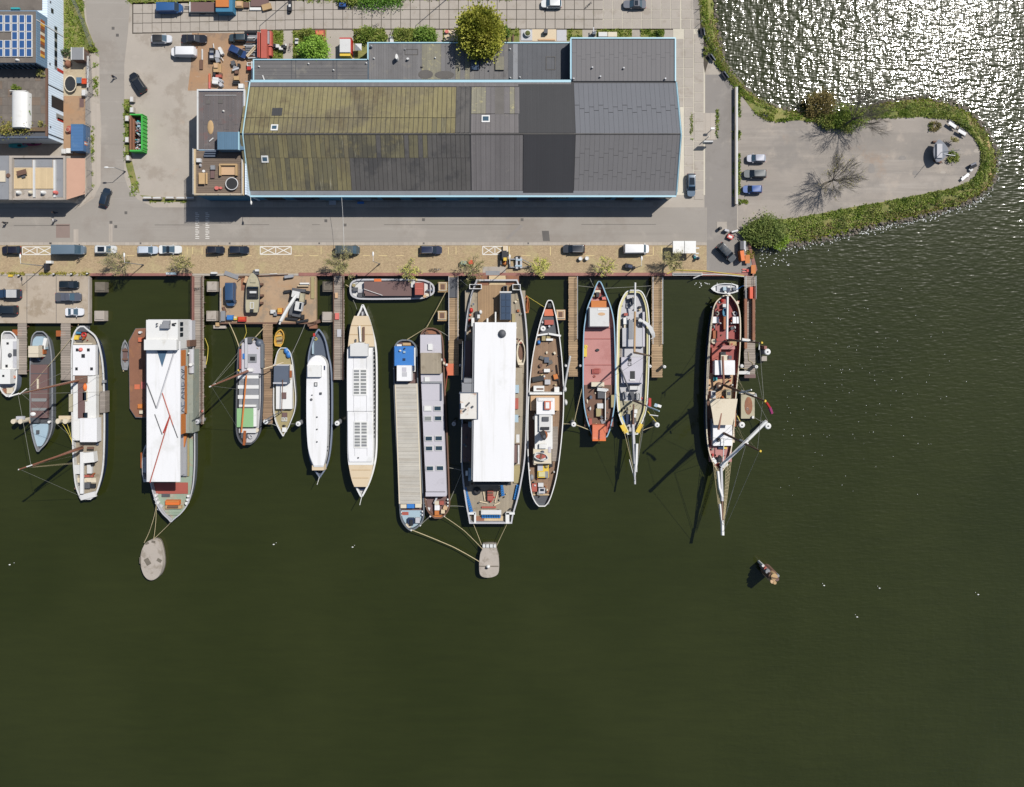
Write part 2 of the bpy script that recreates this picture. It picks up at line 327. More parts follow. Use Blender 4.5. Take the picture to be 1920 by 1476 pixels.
# ---------------------------------------------------------------- mesh builder and object helpers
ORG = {}
def ellipse(cx, cy, rx, ry, n):
    return [(cx + rx * math.cos(2 * math.pi * i / n), cy + ry * math.sin(2 * math.pi * i / n)) for i in range(n)]
def rot2(x, y, a): return (x * math.cos(a) - y * math.sin(a), x * math.sin(a) + y * math.cos(a))
class MB:
    def __init__(s): s.v = []; s.f = []; s.m = []
    def add(s, vs, fs, m=0):
        k = len(s.v); s.v += [tuple(v) for v in vs]
        for f in fs: s.f.append(tuple(k + i for i in f)); s.m.append(m)
        return s
    def prism(s, pts, z0, z1, m=0, top=1.0, cap=True, bottom=False, mt=None):
        n = len(pts); cx = sum(p[0] for p in pts) / n; cy = sum(p[1] for p in pts) / n
        a = 0.5 * sum(pts[i][0] * pts[(i + 1) % n][1] - pts[(i + 1) % n][0] * pts[i][1] for i in range(n))
        if a < 0: pts = pts[::-1]
        vs = [(x, y, z0) for x, y in pts] + [(cx + (x - cx) * top, cy + (y - cy) * top, z1) for x, y in pts]
        s.add(vs, [(i, (i + 1) % n, n + (i + 1) % n, n + i) for i in range(n)], m)
        k = len(s.v) - 2 * n
        if cap: s.f.append(tuple(k + n + i for i in range(n))); s.m.append(m if mt is None else mt)
        if bottom: s.f.append(tuple(k + n - 1 - i for i in range(n))); s.m.append(m)
        return s
    def boxw(s, cx, cy, z0, z1, w, d, rot=0, m=0, top=1.0):
        pts = []
        for x, y in ((-w / 2, -d / 2), (w / 2, -d / 2), (w / 2, d / 2), (-w / 2, d / 2)):
            q = rot2(x, y, rot); pts.append((cx + q[0], cy + q[1]))
        return s.prism(pts, z0, z1, m, top, bottom=True)
    def box(s, x0, y0, x1, y1, z0, z1, m=0, top=1.0, rot=0):
        a = W(x0, y0, z1); b = W(x1, y1, z1)
        return s.boxw((a[0] + b[0]) / 2, (a[1] + b[1]) / 2, z0, z1, abs(b[0] - a[0]), abs(a[1] - b[1]), rot, m, top)
    def poly(s, px, z0, z1, m=0, top=1.0, mt=None):
        return s.prism([W(x, y, z1)[:2] for x, y in px], z0, z1, m, top, mt=mt, bottom=True)
    def face(s, px, z, m=0):
        pts = [W(x, y, z) for x, y in px]; n = len(pts)
        a = sum(pts[i][0] * pts[(i + 1) % n][1] - pts[(i + 1) % n][0] * pts[i][1] for i in range(n))
        if a < 0: pts = pts[::-1]
        return s.add(pts, [tuple(range(n))], m)
    def cyl(s, x, y, z0, z1, r, r2=None, n=12, m=0):
        r2 = r if r2 is None else r2
        return s.add([(px, py, z0) for px, py in ellipse(x, y, r, r, n)] + [(px, py, z1) for px, py in ellipse(x, y, r2, r2, n)],
                     [(i, (i + 1) % n, n + (i + 1) % n, n + i) for i in range(n)] + [tuple(range(n, 2 * n)), tuple(range(n - 1, -1, -1))], m)
    def loft(s, rings, m=0, closed=True, caps=True):
        n = len(rings[0]); vs = [p for r in rings for p in r]; fs = []
        for a in range(len(rings) - 1):
            for i in range(n if closed else n - 1):
                j = (i + 1) % n
                fs.append((a * n + i, a * n + j, (a + 1) * n + j, (a + 1) * n + i))
        if caps: fs += [tuple(range(n - 1, -1, -1)), tuple(range((len(rings) - 1) * n, len(rings) * n))]
        return s.add(vs, fs, m)
    def tube(s, pts, r, n=5, m=0, r2=None):
        pts = [Vector(p) for p in pts]; rings = []
        for i, p in enumerate(pts):
            d = (pts[min(i + 1, len(pts) - 1)] - pts[max(i - 1, 0)])
            d = d.normalized() if d.length > 1e-6 else Vector((0, 0, 1))
            u = d.cross(Vector((0, 0, 1)) if abs(d.z) < .9 else Vector((1, 0, 0))).normalized(); w = u.cross(d)
            rr = r if r2 is None else r + (r2 - r) * i / max(1, len(pts) - 1)
            rings.append([tuple(p + u * (rr * math.cos(2 * math.pi * k / n)) + w * (rr * math.sin(2 * math.pi * k / n))) for k in range(n)])
        return s.loft(rings, m)
    def ball(s, x, y, z, rx, ry=None, rz=None, n=10, k=6, m=0, lo=0.0):
        ry = rx if ry is None else ry; rz = rx if rz is None else rz
        rings = []
        for i in range(k + 1):
            t = -math.pi / 2 * (1 - lo) + (math.pi / 2 + math.pi / 2 * (1 - lo)) * i / k
            rr = max(.02, math.cos(t)); rings.append([(px, py, z + rz * math.sin(t)) for px, py in ellipse(x, y, rx * rr, ry * rr, n)])
        return s.loft(rings, m)
    def torus(s, x, y, z, r, t, n=18, k=8, m=0):
        rings = []
        for i in range(n + 1):
            a = 2 * math.pi * i / n
            rings.append([(x + (r + t * math.cos(2 * math.pi * j / k)) * math.cos(a), y + (r + t * math.cos(2 * math.pi * j / k)) * math.sin(a), z + t * math.sin(2 * math.pi * j / k)) for j in range(k)])
        return s.loft(rings, m, caps=False)
    def leaf(s, p, d, size, m=0):
        u = Vector(d).normalized(); w = u.cross(Vector((random.gauss(0, .5), random.gauss(0, .5), 1)))
        if w.length < 1e-4: w = Vector((1, 0, 0))
        w = w.normalized() * size * .45; p = Vector(p); q = p + u * size
        k = len(s.v); mid = p + u * size * .5
        s.v += [tuple(p), tuple(mid + w), tuple(q), tuple(mid - w)]; s.f.append((k, k + 1, k + 2, k + 3)); s.m.append(m)
    def build(s, name, mats, parent=None, smooth=None, kind=None, label=None):
        if isinstance(mats, str): mats = [mats]
        o_ = ORG.get(parent.name, (0, 0, 0)) if parent else (0, 0, 0)
        me = bpy.data.meshes.new(name)
        me.from_pydata([(a - o_[0], b - o_[1], c - o_[2]) for a, b, c in s.v] if any(o_) else s.v, [], s.f)
        for k in mats: me.materials.append(M(k))
        if len(mats) > 1: me.polygons.foreach_set('material_index', s.m)
        if smooth: me.shade_smooth(); me.set_sharp_from_angle(angle=R(smooth))
        me.update()
        ob = bpy.data.objects.new(name, me); COL.objects.link(ob)
        if parent: ob.parent = parent; ORG[ob.name] = o_
        if kind: ob['kind'] = kind
        if label: ob['label'] = label
        return ob
def tag(o, label=None, cat=None, group=None, kind=None):
    if label: o['label'] = label
    if cat: o['category'] = cat
    if group: o['group'] = group
    if kind: o['kind'] = kind
    return o
def thing(name, label, cat, loc, rz=0, group=None, local=False):
    o = bpy.data.objects.new(name, None); COL.objects.link(o); o.empty_display_size = .3
    o.location = loc; o.rotation_euler = (0, 0, rz)
    ORG[o.name] = (0, 0, 0) if local or rz else tuple(loc)
    return tag(o, label, cat, group)
def single(name, label, cat, mb, mats, group=None, smooth=None):
    return tag(mb.build(name, mats, smooth=smooth), label, cat, group)
def copy_tree(o, parent=None, **kw):
    c = o.copy(); COL.objects.link(c)
    if parent: c.parent = parent
    for ch in o.children: copy_tree(ch, c)
    return c
# one line of a kit = one part:  name mat x0 y0 x1 y1 z0 z1 [shape][@deg]   (the rectangle is the part's top as seen)
def shape(mb, x0, y0, x1, y1, z0, z1, sh='', m=0):
    rot = 0
    if '@' in sh: sh, d = sh.split('@'); rot = R(float(d))
    a = W(x0, y0, z1); b = W(x1, y1, z1)
    cx, cy, w, d = (a[0] + b[0]) / 2, (a[1] + b[1]) / 2, abs(b[0] - a[0]), abs(a[1] - b[1])
    if sh == '': mb.boxw(cx, cy, z0, z1, w, d, rot, m)
    elif sh == 't': mb.boxw(cx, cy, z0, z1, w * 1.15, d * 1.15, rot, m, .87)
    elif sh == 'p': mb.boxw(cx, cy, z0, z1, w, d, rot, m, .12)
    elif sh == 'c': mb.prism(ellipse(cx, cy, w / 2, d / 2, 14), z0, z1, m, bottom=True)
    elif sh == 'd': mb.ball(cx, cy, z0, w / 2, d / 2, z1 - z0, 12, 5, m, lo=1.0)
    elif sh == 'o': mb.torus(cx, cy, (z0 + z1) / 2, w / 2 - (z1 - z0) / 2, (z1 - z0) / 2, m=m)
    elif sh in 'gv':
        L, B = (w, d) if w >= d else (d, w); ang = rot + (0 if w >= d else math.pi / 2)
        prof = [(-B / 2, 0), (B / 2, 0), (B / 2, .6), (0, 1), (-B / 2, .6)] if sh == 'g' else [(-B / 2, 0), (B / 2, 0)] + [(B / 2 * math.cos(t * math.pi / 8), .55 + .45 * math.sin(t * math.pi / 8)) for t in range(9)]
        rings = []
        for e in (-L / 2, L / 2):
            rings.append([(cx + rot2(e, q, ang)[0], cy + rot2(e, q, ang)[1], z0 + (z1 - z0) * h) for q, h in prof])
        mb.loft(rings, m)
    elif sh == 'b':
        L, B = (w, d) if w >= d else (d, w); ang = rot + (0 if w >= d else math.pi / 2)
        out = [(-.5, .3), (-.3, .46), (0, .5), (.25, .42), (.4, .25), (.5, .02)]
        pl = [(e * L, q * B) for e, q in out] + [(e * L, -q * B) for e, q in out[::-1]]
        P = lambda k, z, sx=1: [(cx + rot2(e * k, q * k, ang)[0], cy + rot2(e * k, q * k, ang)[1], z) for e, q in pl]
        mb.loft([P(.75, z0), P(1, z1), P(.86, z1), P(.78, z0 + (z1 - z0) * .4)], m)
    elif sh == 'n':      # open frame
        t = min(.12, w * .2, d * .2)
        for dx, dy, ww, dd in ((0, d / 2 - t / 2, w, t), (0, -d / 2 + t / 2, w, t), (w / 2 - t / 2, 0, t, d - 2 * t), (-w / 2 + t / 2, 0, t, d - 2 * t)):
            q = rot2(dx, dy, rot); mb.boxw(cx + q[0], cy + q[1], z0, z1, ww, dd, rot, m)
    return mb
SMOOTH = {'c': 35, 'd': 50, 'o': 60, 'v': 35, 'b': 40}
def kit(t, txt):
    last = None; made = []
    for ln in txt.strip().split('\n'):
        p = ln.split()
        if not p: continue
        par = t; nm = p[0]
        if nm.startswith('>'): par = last; nm = nm[1:]
        if nm.startswith('~'):          # tube: ~name mat r x y z x y z ...
            q = list(map(float, p[3:])); pts = [W(*q[i:i + 3]) for i in range(0, len(q), 3)]
            o = MB().tube(pts, float(p[2]), 6 if float(p[2]) > .06 else 4).build(nm[1:], p[1], par, smooth=50)
        else:
            sh = p[8] if len(p) > 8 else ''
            o = shape(MB(), *map(float, p[2:8]), sh).build(nm, p[1], par, smooth=SMOOTH.get(sh.split('@')[0]))
        if par is t: last = o
        made.append(o)
    return made
def O(name, label, cat, txt, group=None):
    """a loose thing made of one or more kit parts; x0 y0 x1 y1 of the first line gives its base"""
    lines = [l for l in txt.strip().split('\n') if l.strip()]
    p = lines[0].split()
    if p[0].startswith('~'): q = W(*map(float, p[3:6])); loc = q
    else:
        q = list(map(float, p[2:8])); c = W((q[0] + q[2]) / 2, (q[1] + q[3]) / 2, q[5]); loc = (c[0], c[1], q[4])
    if len(lines) == 1:
        sh = p[8] if len(p) > 8 else ''
        if p[0].startswith('~'):
            qq = list(map(float, p[3:])); mb = MB().tube([W(*qq[i:i + 3]) for i in range(0, len(qq), 3)], float(p[2]), 6)
        else: mb = shape(MB(), *map(float, p[2:8]), sh)
        mb.v = [(a - loc[0], b - loc[1], c - loc[2]) for a, b, c in mb.v]
        o = mb.build(name, p[1], smooth=SMOOTH.get(sh.split('@')[0], 50 if p[0].startswith('~') else None)); o.location = loc
        return tag(o, label, cat, group)
    t = thing(name, label, cat, loc, 0, group); kit(t, txt); return t
def rope(label, pts, mat='rope', r=.05, sag=.35, name='mooring_line', cat='rope', group='mooring lines'):
    P = [Vector(W(*p)) for p in pts]; out = []
    for a, b in zip(P[:-1], P[1:]):
        for i in range(8):
            t = i / 8; q = a.lerp(b, t); q.z -= sag * 4 * t * (1 - t); q.z = max(q.z, -1.3); out.append(q)
    out.append(P[-1])
    return single(name, label, cat, MB().tube(out, r, 4), mat, group)
def rail(t, pts, h=1.0, r=.035, mat='steel', step=1.6, name='railing', bars=2):
    """pts: (px, py, z) of the foot line"""
    P = [Vector(W(*p)) for p in pts]; mb = MB()
    for k in range(bars):
        mb.tube([q + Vector((0, 0, h * (k + 1) / bars)) for q in P], r, 4)
    for a, b in zip(P[:-1], P[1:]):
        n = max(1, int((b - a).length / step))
        for i in range(n + 1):
            q = a.lerp(b, i / n); mb.tube([q, q + Vector((0, 0, h))], r, 4)
    return mb.build(name, mat, t)
def catmull(pts, n=5):
    out = []
    for i in range(len(pts) - 1):
        p0 = pts[max(i - 1, 0)]; p1 = pts[i]; p2 = pts[i + 1]; p3 = pts[min(i + 2, len(pts) - 1)]
        for k in range(n):
            t = k / n
            out.append(tuple(.5 * (2 * b + (c - a) * t + (2 * a - 5 * b + 4 * c - d) * t * t + (3 * b - a - 3 * c + d) * t ** 3) for a, b, c, d in zip(p0, p1, p2, p3)))
    out.append(tuple(pts[-1])); return out
WATER = -1.4
def offset_in(pts, d):
    n = len(pts); out = []
    a = .5 * sum(pts[i][0] * pts[(i + 1) % n][1] - pts[(i + 1) % n][0] * pts[i][1] for i in range(n))
    sgn = 1 if a > 0 else -1
    for i in range(n):
        p = Vector(pts[i - 1]); q = Vector(pts[i]); r = Vector(pts[(i + 1) % n])
        e1 = (q - p); e2 = (r - q)
        if e1.length < 1e-5 or e2.length < 1e-5: out.append(tuple(q)); continue
        e1.normalize(); e2.normalize()
        n1 = Vector((-e1.y, e1.x)) * sgn; n2 = Vector((-e2.y, e2.x)) * sgn
        b = n1 + n2
        if b.length < .2: b = n1
        b.normalize(); k = min(2.0, 1 / max(.3, b.dot(n1)))
        out.append(tuple(q + b * d * k))
    return out
def boat(name, label, outline, zd, zr, hull='hullgrey', deck='deckwood', rim='white', horizontal=False, flare=.9, rimw=.22, inner=None, ring=None, cat='boat', group='boats moored along the quay'):
    """outline: (py, x_left, x_right) rows at rail height (or (px, y_top, y_bottom) rows when horizontal)"""
    rows = catmull([tuple(map(float, r)) for r in outline], 5)
    if horizontal: A = [W(r[0], r[1], zr)[:2] for r in rows]; B = [W(r[0], r[2], zr)[:2] for r in rows]
    else: A = [W(r[1], r[0], zr)[:2] for r in rows]; B = [W(r[2], r[0], zr)[:2] for r in rows]
    pts = A + B[::-1]
    q = [pts[0]]
    for p in pts[1:]:
        if (Vector(p) - Vector(q[-1])).length > .06: q.append(p)
    if (Vector(q[0]) - Vector(q[-1])).length < .06: q.pop()
    pts = q
    if .5 * sum(pts[i][0] * pts[(i + 1) % len(pts)][1] - pts[(i + 1) % len(pts)][0] * pts[i][1] for i in range(len(pts))) < 0: pts = pts[::-1]
    n = len(pts); cx = sum(p[0] for p in pts) / n; cy = sum(p[1] for p in pts) / n
    t = thing(name, label, cat, (cx, cy, WATER), 0, group)
    low = [(cx + (x - cx) * flare, cy + (y - cy) * (1 - (1 - flare) * .6)) for x, y in pts]
    R3 = lambda P, z: [(x, y, z) for x, y in P]
    MB().loft([R3(low, WATER - .7), R3(low, WATER + .1), R3(pts, zr)], caps=False).build('hull', hull, t, smooth=40)
    i1 = offset_in(pts, rimw); i2 = offset_in(pts, rimw + .03)
    MB().loft([R3(pts, zr - .12), R3(pts, zr + .06), R3(i1, zr + .06), R3(i1, zr - .12)], caps=False).build('gunwale', rim, t, smooth=30)
    if zr - zd > .15: MB().loft([R3(i2, zr - .1), R3(i2, zd - .02)], caps=False).build('bulwark', inner or rim, t, smooth=40)
    if ring: i3 = offset_in(pts, rimw + ring[1]); MB().loft([R3(i2, zr - .1), R3(i3, zr - .14)], caps=False).build('waterway', ring[0], t)
    MB().add(R3(i1, zd), [tuple(range(n))]).build('deck', deck, t)
    return t
def mast(t, bx, by, bz, tx, ty, tz, r=.2, mat='mastwood', name='mast', n=8):
    return MB().tube([W(bx, by, bz), W(tx, ty, tz)], r, n, r2=r * .45).build(name, mat, t, smooth=60)
def pane(t, name, mat, rows, z0, z1):
    rr = catmull([tuple(map(float, r)) for r in rows], 3)
    pts = [W(r[1], r[0], z1)[:2] for r in rr] + [W(r[2], r[0], z1)[:2] for r in rr[::-1]]
    return MB().prism(pts, z0, z1).build(name, mat, t)
def gear(t, n, x0, y0, x1, y1, z, seed, mats=('dkgrey', 'brown', 'offwhite', 'black', 'varnish', 'ropeg', 'cream', 'red', 'slate', 'rope'), hmax=.9):
    rnd = random.Random(seed)
    for _ in range(n):
        x, y = rnd.uniform(x0, x1), rnd.uniform(y0, y1); r = rnd.uniform(.7, 2.6); q = r * rnd.uniform(.4, 1.4); sh = rnd.choice(['@%d' % rnd.randint(-60, 60), '', 'c', 'd', 'o', '@30'])
        if sh == 'o': q = r = max(r, 1.6)
        shape(MB(), x - r, y - q, x + r, y + q, z, z + (.22 if sh == 'o' else rnd.uniform(.15, hmax)), sh).build({'o': 'rope_coil', 'c': 'drum', 'd': 'bag'}.get(sh, 'deck_box'), rnd.choice(mats), t, smooth=50)
# ================================================================ THE SETTING
def resample(pts, n):
    P = [Vector(p) for p in pts]; L = [0]
    for a, b in zip(P[:-1], P[1:]): L.append(L[-1] + (b - a).length)
    out = []; j = 0
    for i in range(n):
        s = L[-1] * i / (n - 1)
        while j < len(P) - 2 and L[j + 1] < s: j += 1
        t = (s - L[j]) / max(1e-6, L[j + 1] - L[j]); q = P[j].lerp(P[j + 1], min(1, t)); out.append((q.x, q.y))
    return out
tag(MB().add([(-700, -700, WATER), (700, -700, WATER), (700, 700, WATER), (-700, 700, WATER)], [(0, 1, 2, 3)]).build('water', 'water'), kind='structure')
INNER = catmull([(1318, -400), (1312, -80), (1311, 0), (1318, 60), (1335, 110), (1360, 142), (1392, 182), (1420, 216), (1450, 228), (1500, 226), (1545, 230), (1600, 226), (1650, 222), (1700, 220), (1760, 221), (1792, 230), (1822, 252), (1838, 285), (1838, 310), (1825, 335), (1790, 352), (1740, 362), (1660, 378), (1600, 388), (1540, 400), (1480, 410), (1420, 415), (1397, 428)], 4)
OUTER = catmull([(1350, -400), (1338, -80), (1341, 0), (1348, 60), (1358, 105), (1376, 140), (1406, 172), (1435, 192), (1470, 203), (1510, 208), (1550, 211), (1605, 207), (1650, 192), (1700, 184), (1745, 182), (1785, 192), (1815, 206), (1848, 240), (1868, 285), (1870, 322), (1856, 354), (1815, 381), (1750, 402), (1670, 420), (1610, 434), (1550, 449), (1490, 460), (1425, 464)], 4)
IN = resample(INNER, 160); OUT = resample(OUTER, 160)
land = [(-700, -700), (1318, -700)] + IN + [(1402, 448), (1418, 506), (1411, 517), (-700, 517)]
tag(MB().prism([W(x, y, 0)[:2] for x, y in land], -4, 0, mt=1).build('ground', ['brown', 'yard']), kind='structure')
random.seed(3)
bk = MB(); rings = []
for i, (a, b) in enumerate(zip(IN, OUT)):
    row = []
    for t in (0, .3, .6, .85, 1.08):
        x = a[0] + (b[0] - a[0]) * t; y = a[1] + (b[1] - a[1]) * t
        j = 0 if t == 0 else 2.2
        z = .03 + .25 * math.sin(math.pi * min(1, t * 1.6)) - (WATER * -1.25) * t ** 2.2
        row.append(W(x + random.uniform(-j, j), y + random.uniform(-j, j), z))
    rings.append(row)
bk.loft(rings, closed=False, caps=False); tag(bk.build('river_bank', 'grassbase', smooth=80), kind='structure')
def sheet(name, px, z, mat): return tag(MB().face(px, z).build(name, mat), kind='structure')
sheet('peninsula_surface', [(1384, 178)] + [p for p in IN[40:]] + [(1384, 432)], .012, 'pensurf') if 0 else None
pen = [p for p in IN if p[0] > 1384 and p[1] > 150]
sheet('peninsula_surface', [(1384, 172)] + pen + [(1384, 432)], .012, 'pensurf')
sheet('road', [(-300, 389), (150, 389), (176, 372), (188, 345), (190, 240), (184, 120), (163, 40), (148, -120), (250, -120), (243, 10), (240, 60), (233, 120), (233, 330), (240, 352), (258, 374), (288, 389), (1325, 389), (1325, 454.5), (-300, 454.5)], .012, 'asphalt')
sheet('quay_corner', [(1321, 140), (1362, 140), (1382, 170), (1382, 430), (1395, 432), (1403, 449), (1417, 506), (1411, 513), (1325.5, 513), (1325.5, 389), (1321, 389)], .012, 'asphalt2')
sheet('scrap_yard', [(360, 62), (512, 62), (512, 112), (482, 112), (482, 152), (470, 154), (470, 170), (352, 170), (358, 120)], .012, 'dirt')
for px in ([(118, -120), (140, -120), (160, 40), (181, 96), (176, 100), (120, 92)], [(232, -120), (560, -120), (560, 6), (480, 9), (250, 10), (238, 2)],
           [(560, -120), (1010, -120), (1010, -3), (960, 2), (760, 4), (560, 7)], [(508, 57), (531, 57), (531, 111), (508, 111)], [(549, 56), (612, 56), (612, 111), (549, 111)],
           [(664, 54), (722, 54), (722, 80), (690, 80), (690, 111), (664, 111)], [(738, 53), (817, 53), (817, 79), (738, 79)], [(830, 54), (974, 54), (974, 79), (830, 79)],
           [(1063, 54), (1092, 54), (1092, 74), (1063, 78)], [(1119, 54), (1185, 54), (1185, 70), (1119, 70)], [(1201, 54), (1245, 54), (1245, 70), (1201, 70)], [(232, 186), (243, 186), (247, 300), (262, 362), (246, 345), (236, 310)], [(262, 366), (350, 374), (350, 379), (282, 379)]):
    sheet('grass_bed', px, .02, 'grassbase')
sheet('garden_yard', [(119, 180), (160, 180), (160, 292), (119, 292)], .02, 'dirt'); sheet('garden_yard', [(119, 92), (160, 92), (160, 180), (119, 180)], .02, 'sandy')
sheet('pavement', [(161, 104), (186, 104), (187, 178), (172, 182), (172, 190), (187, 196), (189, 345), (180, 362), (150, 386), (146, 380), (161, 355)], .022, 'kerb')
sheet('parking_strip', [(-300, 460), (1325, 460), (1325, 513), (-300, 513)], .022, 'brickpaving')
kb = MB(); kb.box(-300, 454.5, 1322, 460, -.05, .06); tag(kb.build('kerb', 'kerb'), kind='structure')
for i in range(-1, 13):
    single('road_gutter', 'dark gutter drain in the kerb strip, ' + ['above the crossed bay and long van', 'above the sliver of brick near the first lamp', 'left of the silver hatchback', 'right of the two black cars', 'left of the leafy tree', 'left of the navy estate', 'x', 'by the second crossed bay'][i + 1], 'drain', MB().box([92, 94, 262, 429, 597, 793, 985, 989, 1192, 1306, 1309, 1310, 1311, 1312][i + 1], 454.8, [92, 94, 262, 429, 597, 793, 985, 989, 1192, 1306, 1309, 1310, 1311, 1312][i + 1] + 3, 458, 0, .075), 'tar', 'gutter drains along the kerb') if i in (-1, 0, 1, 2, 3, 4, 6) else None
q = MB(); q.box(560, 511.5, 1411, 517.4, -.5, .1); q.box(168, 512.5, 360, 517.4, -.5, .1); tag(q.build('quay_edge', 'ironred'), kind='structure')
q = MB().poly([(1398, 440), (1403, 440), (1420, 506), (1412, 518), (1405, 517.4), (1413, 505)], -.5, .1); tag(q.build('quay_edge', 'ironred'), kind='structure')
# concrete slabs of the back road, each one laid on a darker bed
bed = tag(MB().face([(248, 5), (600, -4), (600, -40), (1262, -40), (1262, 5), (1310, 5), (1330, 110), (1321, 140), (1321, 366), (1266, 366), (1262, 70), (1262, 56), (600, 56), (248, 63.5)], .02).build('back_road', 'seam'), kind='structure')
bed2 = MB().face([(1130, 0), (1300, 0), (1322, 140), (1322, 366), (1264, 366), (1262, 54), (1130, 54)], .026).build('joint_filling', 'seampale', bed)
slab_me = None
random.seed(11)
def slab(px, py, w=17.6, d=17.6, mat='slab'):
    w -= .55; d -= .5
    global slab_me
    c = W(px, py, .07)
    if slab_me is None:
        ob = MB().boxw(0, 0, 0, .07, 1, 1).build('slab', mat, bed); slab_me = ob.data
    else:
        ob = bpy.data.objects.new('slab', slab_me); COL.objects.link(ob); ob.parent = bed
    ob.location = (c[0], c[1], .0 + random.uniform(0, .012)); ob.scale = (w / PPM, d / PPM, 1)
    ob.rotation_euler = (random.uniform(-.002, .002), random.uniform(-.002, .002), random.uniform(-.004, .004))
x = 258.5
while x < 1268:
    dy = max(0, (600 - x) * .022)
    for r in range(3):
        y = 45.3 - 18.1 * r + dy
        if y > -12 and not (1000 < x < 1001): slab(x, y, 17.55 if x < 1130 else 17.35, 17.5)
    x += 18.1 if x > 560 else 17.8
for k, y in enumerate([45.3, 27.2, 9.1]):
    for xx in (1286.5, 1304.0 if k > 0 else 1304.5): slab(xx, y, 17.2, 17.4)
for r in range(17):
    y = 63.5 + 18.3 * r
    if y > 362: break
    for xx, w in ((1274.5, 14.6), (1291.7, 17.8), (1310.6, 17.8)):
        if xx < 1280 and y > 200: continue
        if xx < 1280 and y < 70: continue
        slab(xx, y + (9 if xx > 1305 else 0), w, 17.7)
# flat marks on the road: repairs, drains, painted bays
def mark(name, px, mat, z=.032): return sheet(name, px, z, mat)
def rectp(x0, y0, x1, y1): return [(x0, y0), (x1, y0), (x1, y1), (x0, y1)]
mark('road_patch', [(1016, 433), (1029, 433), (1031, 452), (1018, 452)], 'tar', .018)
mark('road_patch', [(948, 446), (976, 421), (981, 424), (952, 450)], 'asphalt2', .018)
mark('road_patch', rectp(105, 420, 131, 446), 'patch', .018); mark('road_patch', rectp(138, 430, 147, 454), 'kerb', .018); mark('road_patch', rectp(204, 420, 211, 454), 'kerb', .018)
mark('road_patch', rectp(1295, 212, 1345, 262), 'kerb', .03)
for x0, x1, y in ((26, 130, 422.5), (290, 380, 421.5), (452, 505, 421), (585, 600, 421), (720, 975, 421), (1090, 1230, 420.5)): mark('road_crack', rectp(x0, y, x1, y + .9), 'tar', .018)
for i, (x, y) in enumerate([(212, 53), (220, 66), (236, 399), (208, 417), (217, 425), (611, 414), (647, 422), (794, 412), (979, 412), (547, 48)]):
    single('manhole_cover', 'square iron drain cover set flush in the paving ' + ['at the side street top, upper', 'at the side street top, lower', 'at the corner, upper one', 'at the corner, left lower', 'at the corner, right lower', 'left of the white cable', 'right of the white cable', 'in mid road', 'near the diagonal repair', 'by the garden path'][i], 'manhole', MB().box(x - 2.6, y - 2.6, x + 2.6, y + 2.6, 0, .04), 'tar', 'drain covers in the roads')
def line(mb, x0, y0, x1, y1, w=.16, z=.034):
    a = Vector(W(x0, y0, z)); b = Vector(W(x1, y1, z)); d = (b - a).normalized(); n = Vector((-d.y, d.x, 0)) * w / 2
    mb.add([a + n, b + n, b - n, a - n], [(0, 1, 2, 3)])
def bay(x0, y0, x1, y1, n=2):
    mb = MB(); w = (x1 - x0) / n
    line(mb, x0, y0, x1, y0); line(mb, x0, y1, x1, y1)
    zz = .034
    for i in range(n + 1): line(mb, x0 + w * i, y0, x0 + w * i, y1, z=zz + .003)
    for i in range(n): line(mb, x0 + w * i, y0, x0 + w * (i + 1), y1, z=zz + .006); line(mb, x0 + w * i, y1, x0 + w * (i + 1), y0, z=zz + .009)
    tag(mb.build('road_marking', 'paint'), kind='structure')
bay(42, 463, 97, 477.5); bay(488, 462.5, 546, 477); bay(905, 462, 951, 477.5)
mb = MB()
for k, x in enumerate((351, 361, 379, 409, 421, 602, 841, 855)): line(mb, x, 463, x, 477, .13)
for a, b in ((12, 28), (150, 162), (237, 252), (341, 346), (428, 472), (552, 568), (580, 597), (680, 694), (710, 726), (742, 757), (978, 995), (1097, 1114), (1195, 1223)): line(mb, a, 479.5, b, 479.5, .13)
for x in (955, 1032, 1225, 1241): line(mb, x, 463, x, 479, .18)
tag(mb.build('road_marking', 'painty'), kind='structure')
mb = MB()
for x in (370, 389):
    for i in range(15): line(mb, x - (3.5 if i % 2 else 4), 399.5 + i * 3.4, x + (3.5 if i % 3 else 1), 399.5 + i * 3.4, .14)
tag(mb.build('road_marking', 'paint'), kind='structure')
# ---------------------------------------------------------------- riprap and rough growth along the water
random.seed(21)
def grid_lerp(a, b, t): return (a[0] + (b[0] - a[0]) * t, a[1] + (b[1] - a[1]) * t)
mb = MB()
for i in range(800):
    k = random.uniform(14, 157); i0 = int(k); f = k - i0
    a = grid_lerp(IN[i0], IN[i0 + 1], f); b = grid_lerp(OUT[i0], OUT[i0 + 1], f)
    t = random.uniform(.86, 1.07); x, y = grid_lerp(a, b, t); r = random.uniform(.12, .42)
    c = W(x, y, WATER + .1 + (1 - t) * 1.5); n = 6; z0 = c[2]
    rr = [[(c[0] + r * s * math.cos(q) * random.uniform(.7, 1.2), c[1] + r * s * math.sin(q) * random.uniform(.7, 1.2), z0 + h * r) for q in [2 * math.pi * j / n for j in range(n)]] for s, h in ((.9, -.4), (1, .15), (.5, .55))]
    mb.loft(rr)
tag(mb.build('shore_stones', 'stone'), kind='stuff')
def tufts(name, fn, n, cols, size=(.25, .55), key='grassleaf', per=4, up=.9):
    mb = MB()
    for _ in range(n):
        p = fn()
        if p is None: continue
        for _k in range(per):
            d = (random.gauss(0, .8), random.gauss(0, .8), abs(random.gauss(up, .4)) + .1)
            mb.leaf((p[0] + random.gauss(0, .12), p[1] + random.gauss(0, .12), p[2]), d, random.uniform(*size))
    return tag(mb.build(name, leafmat(key, cols)), kind='stuff')
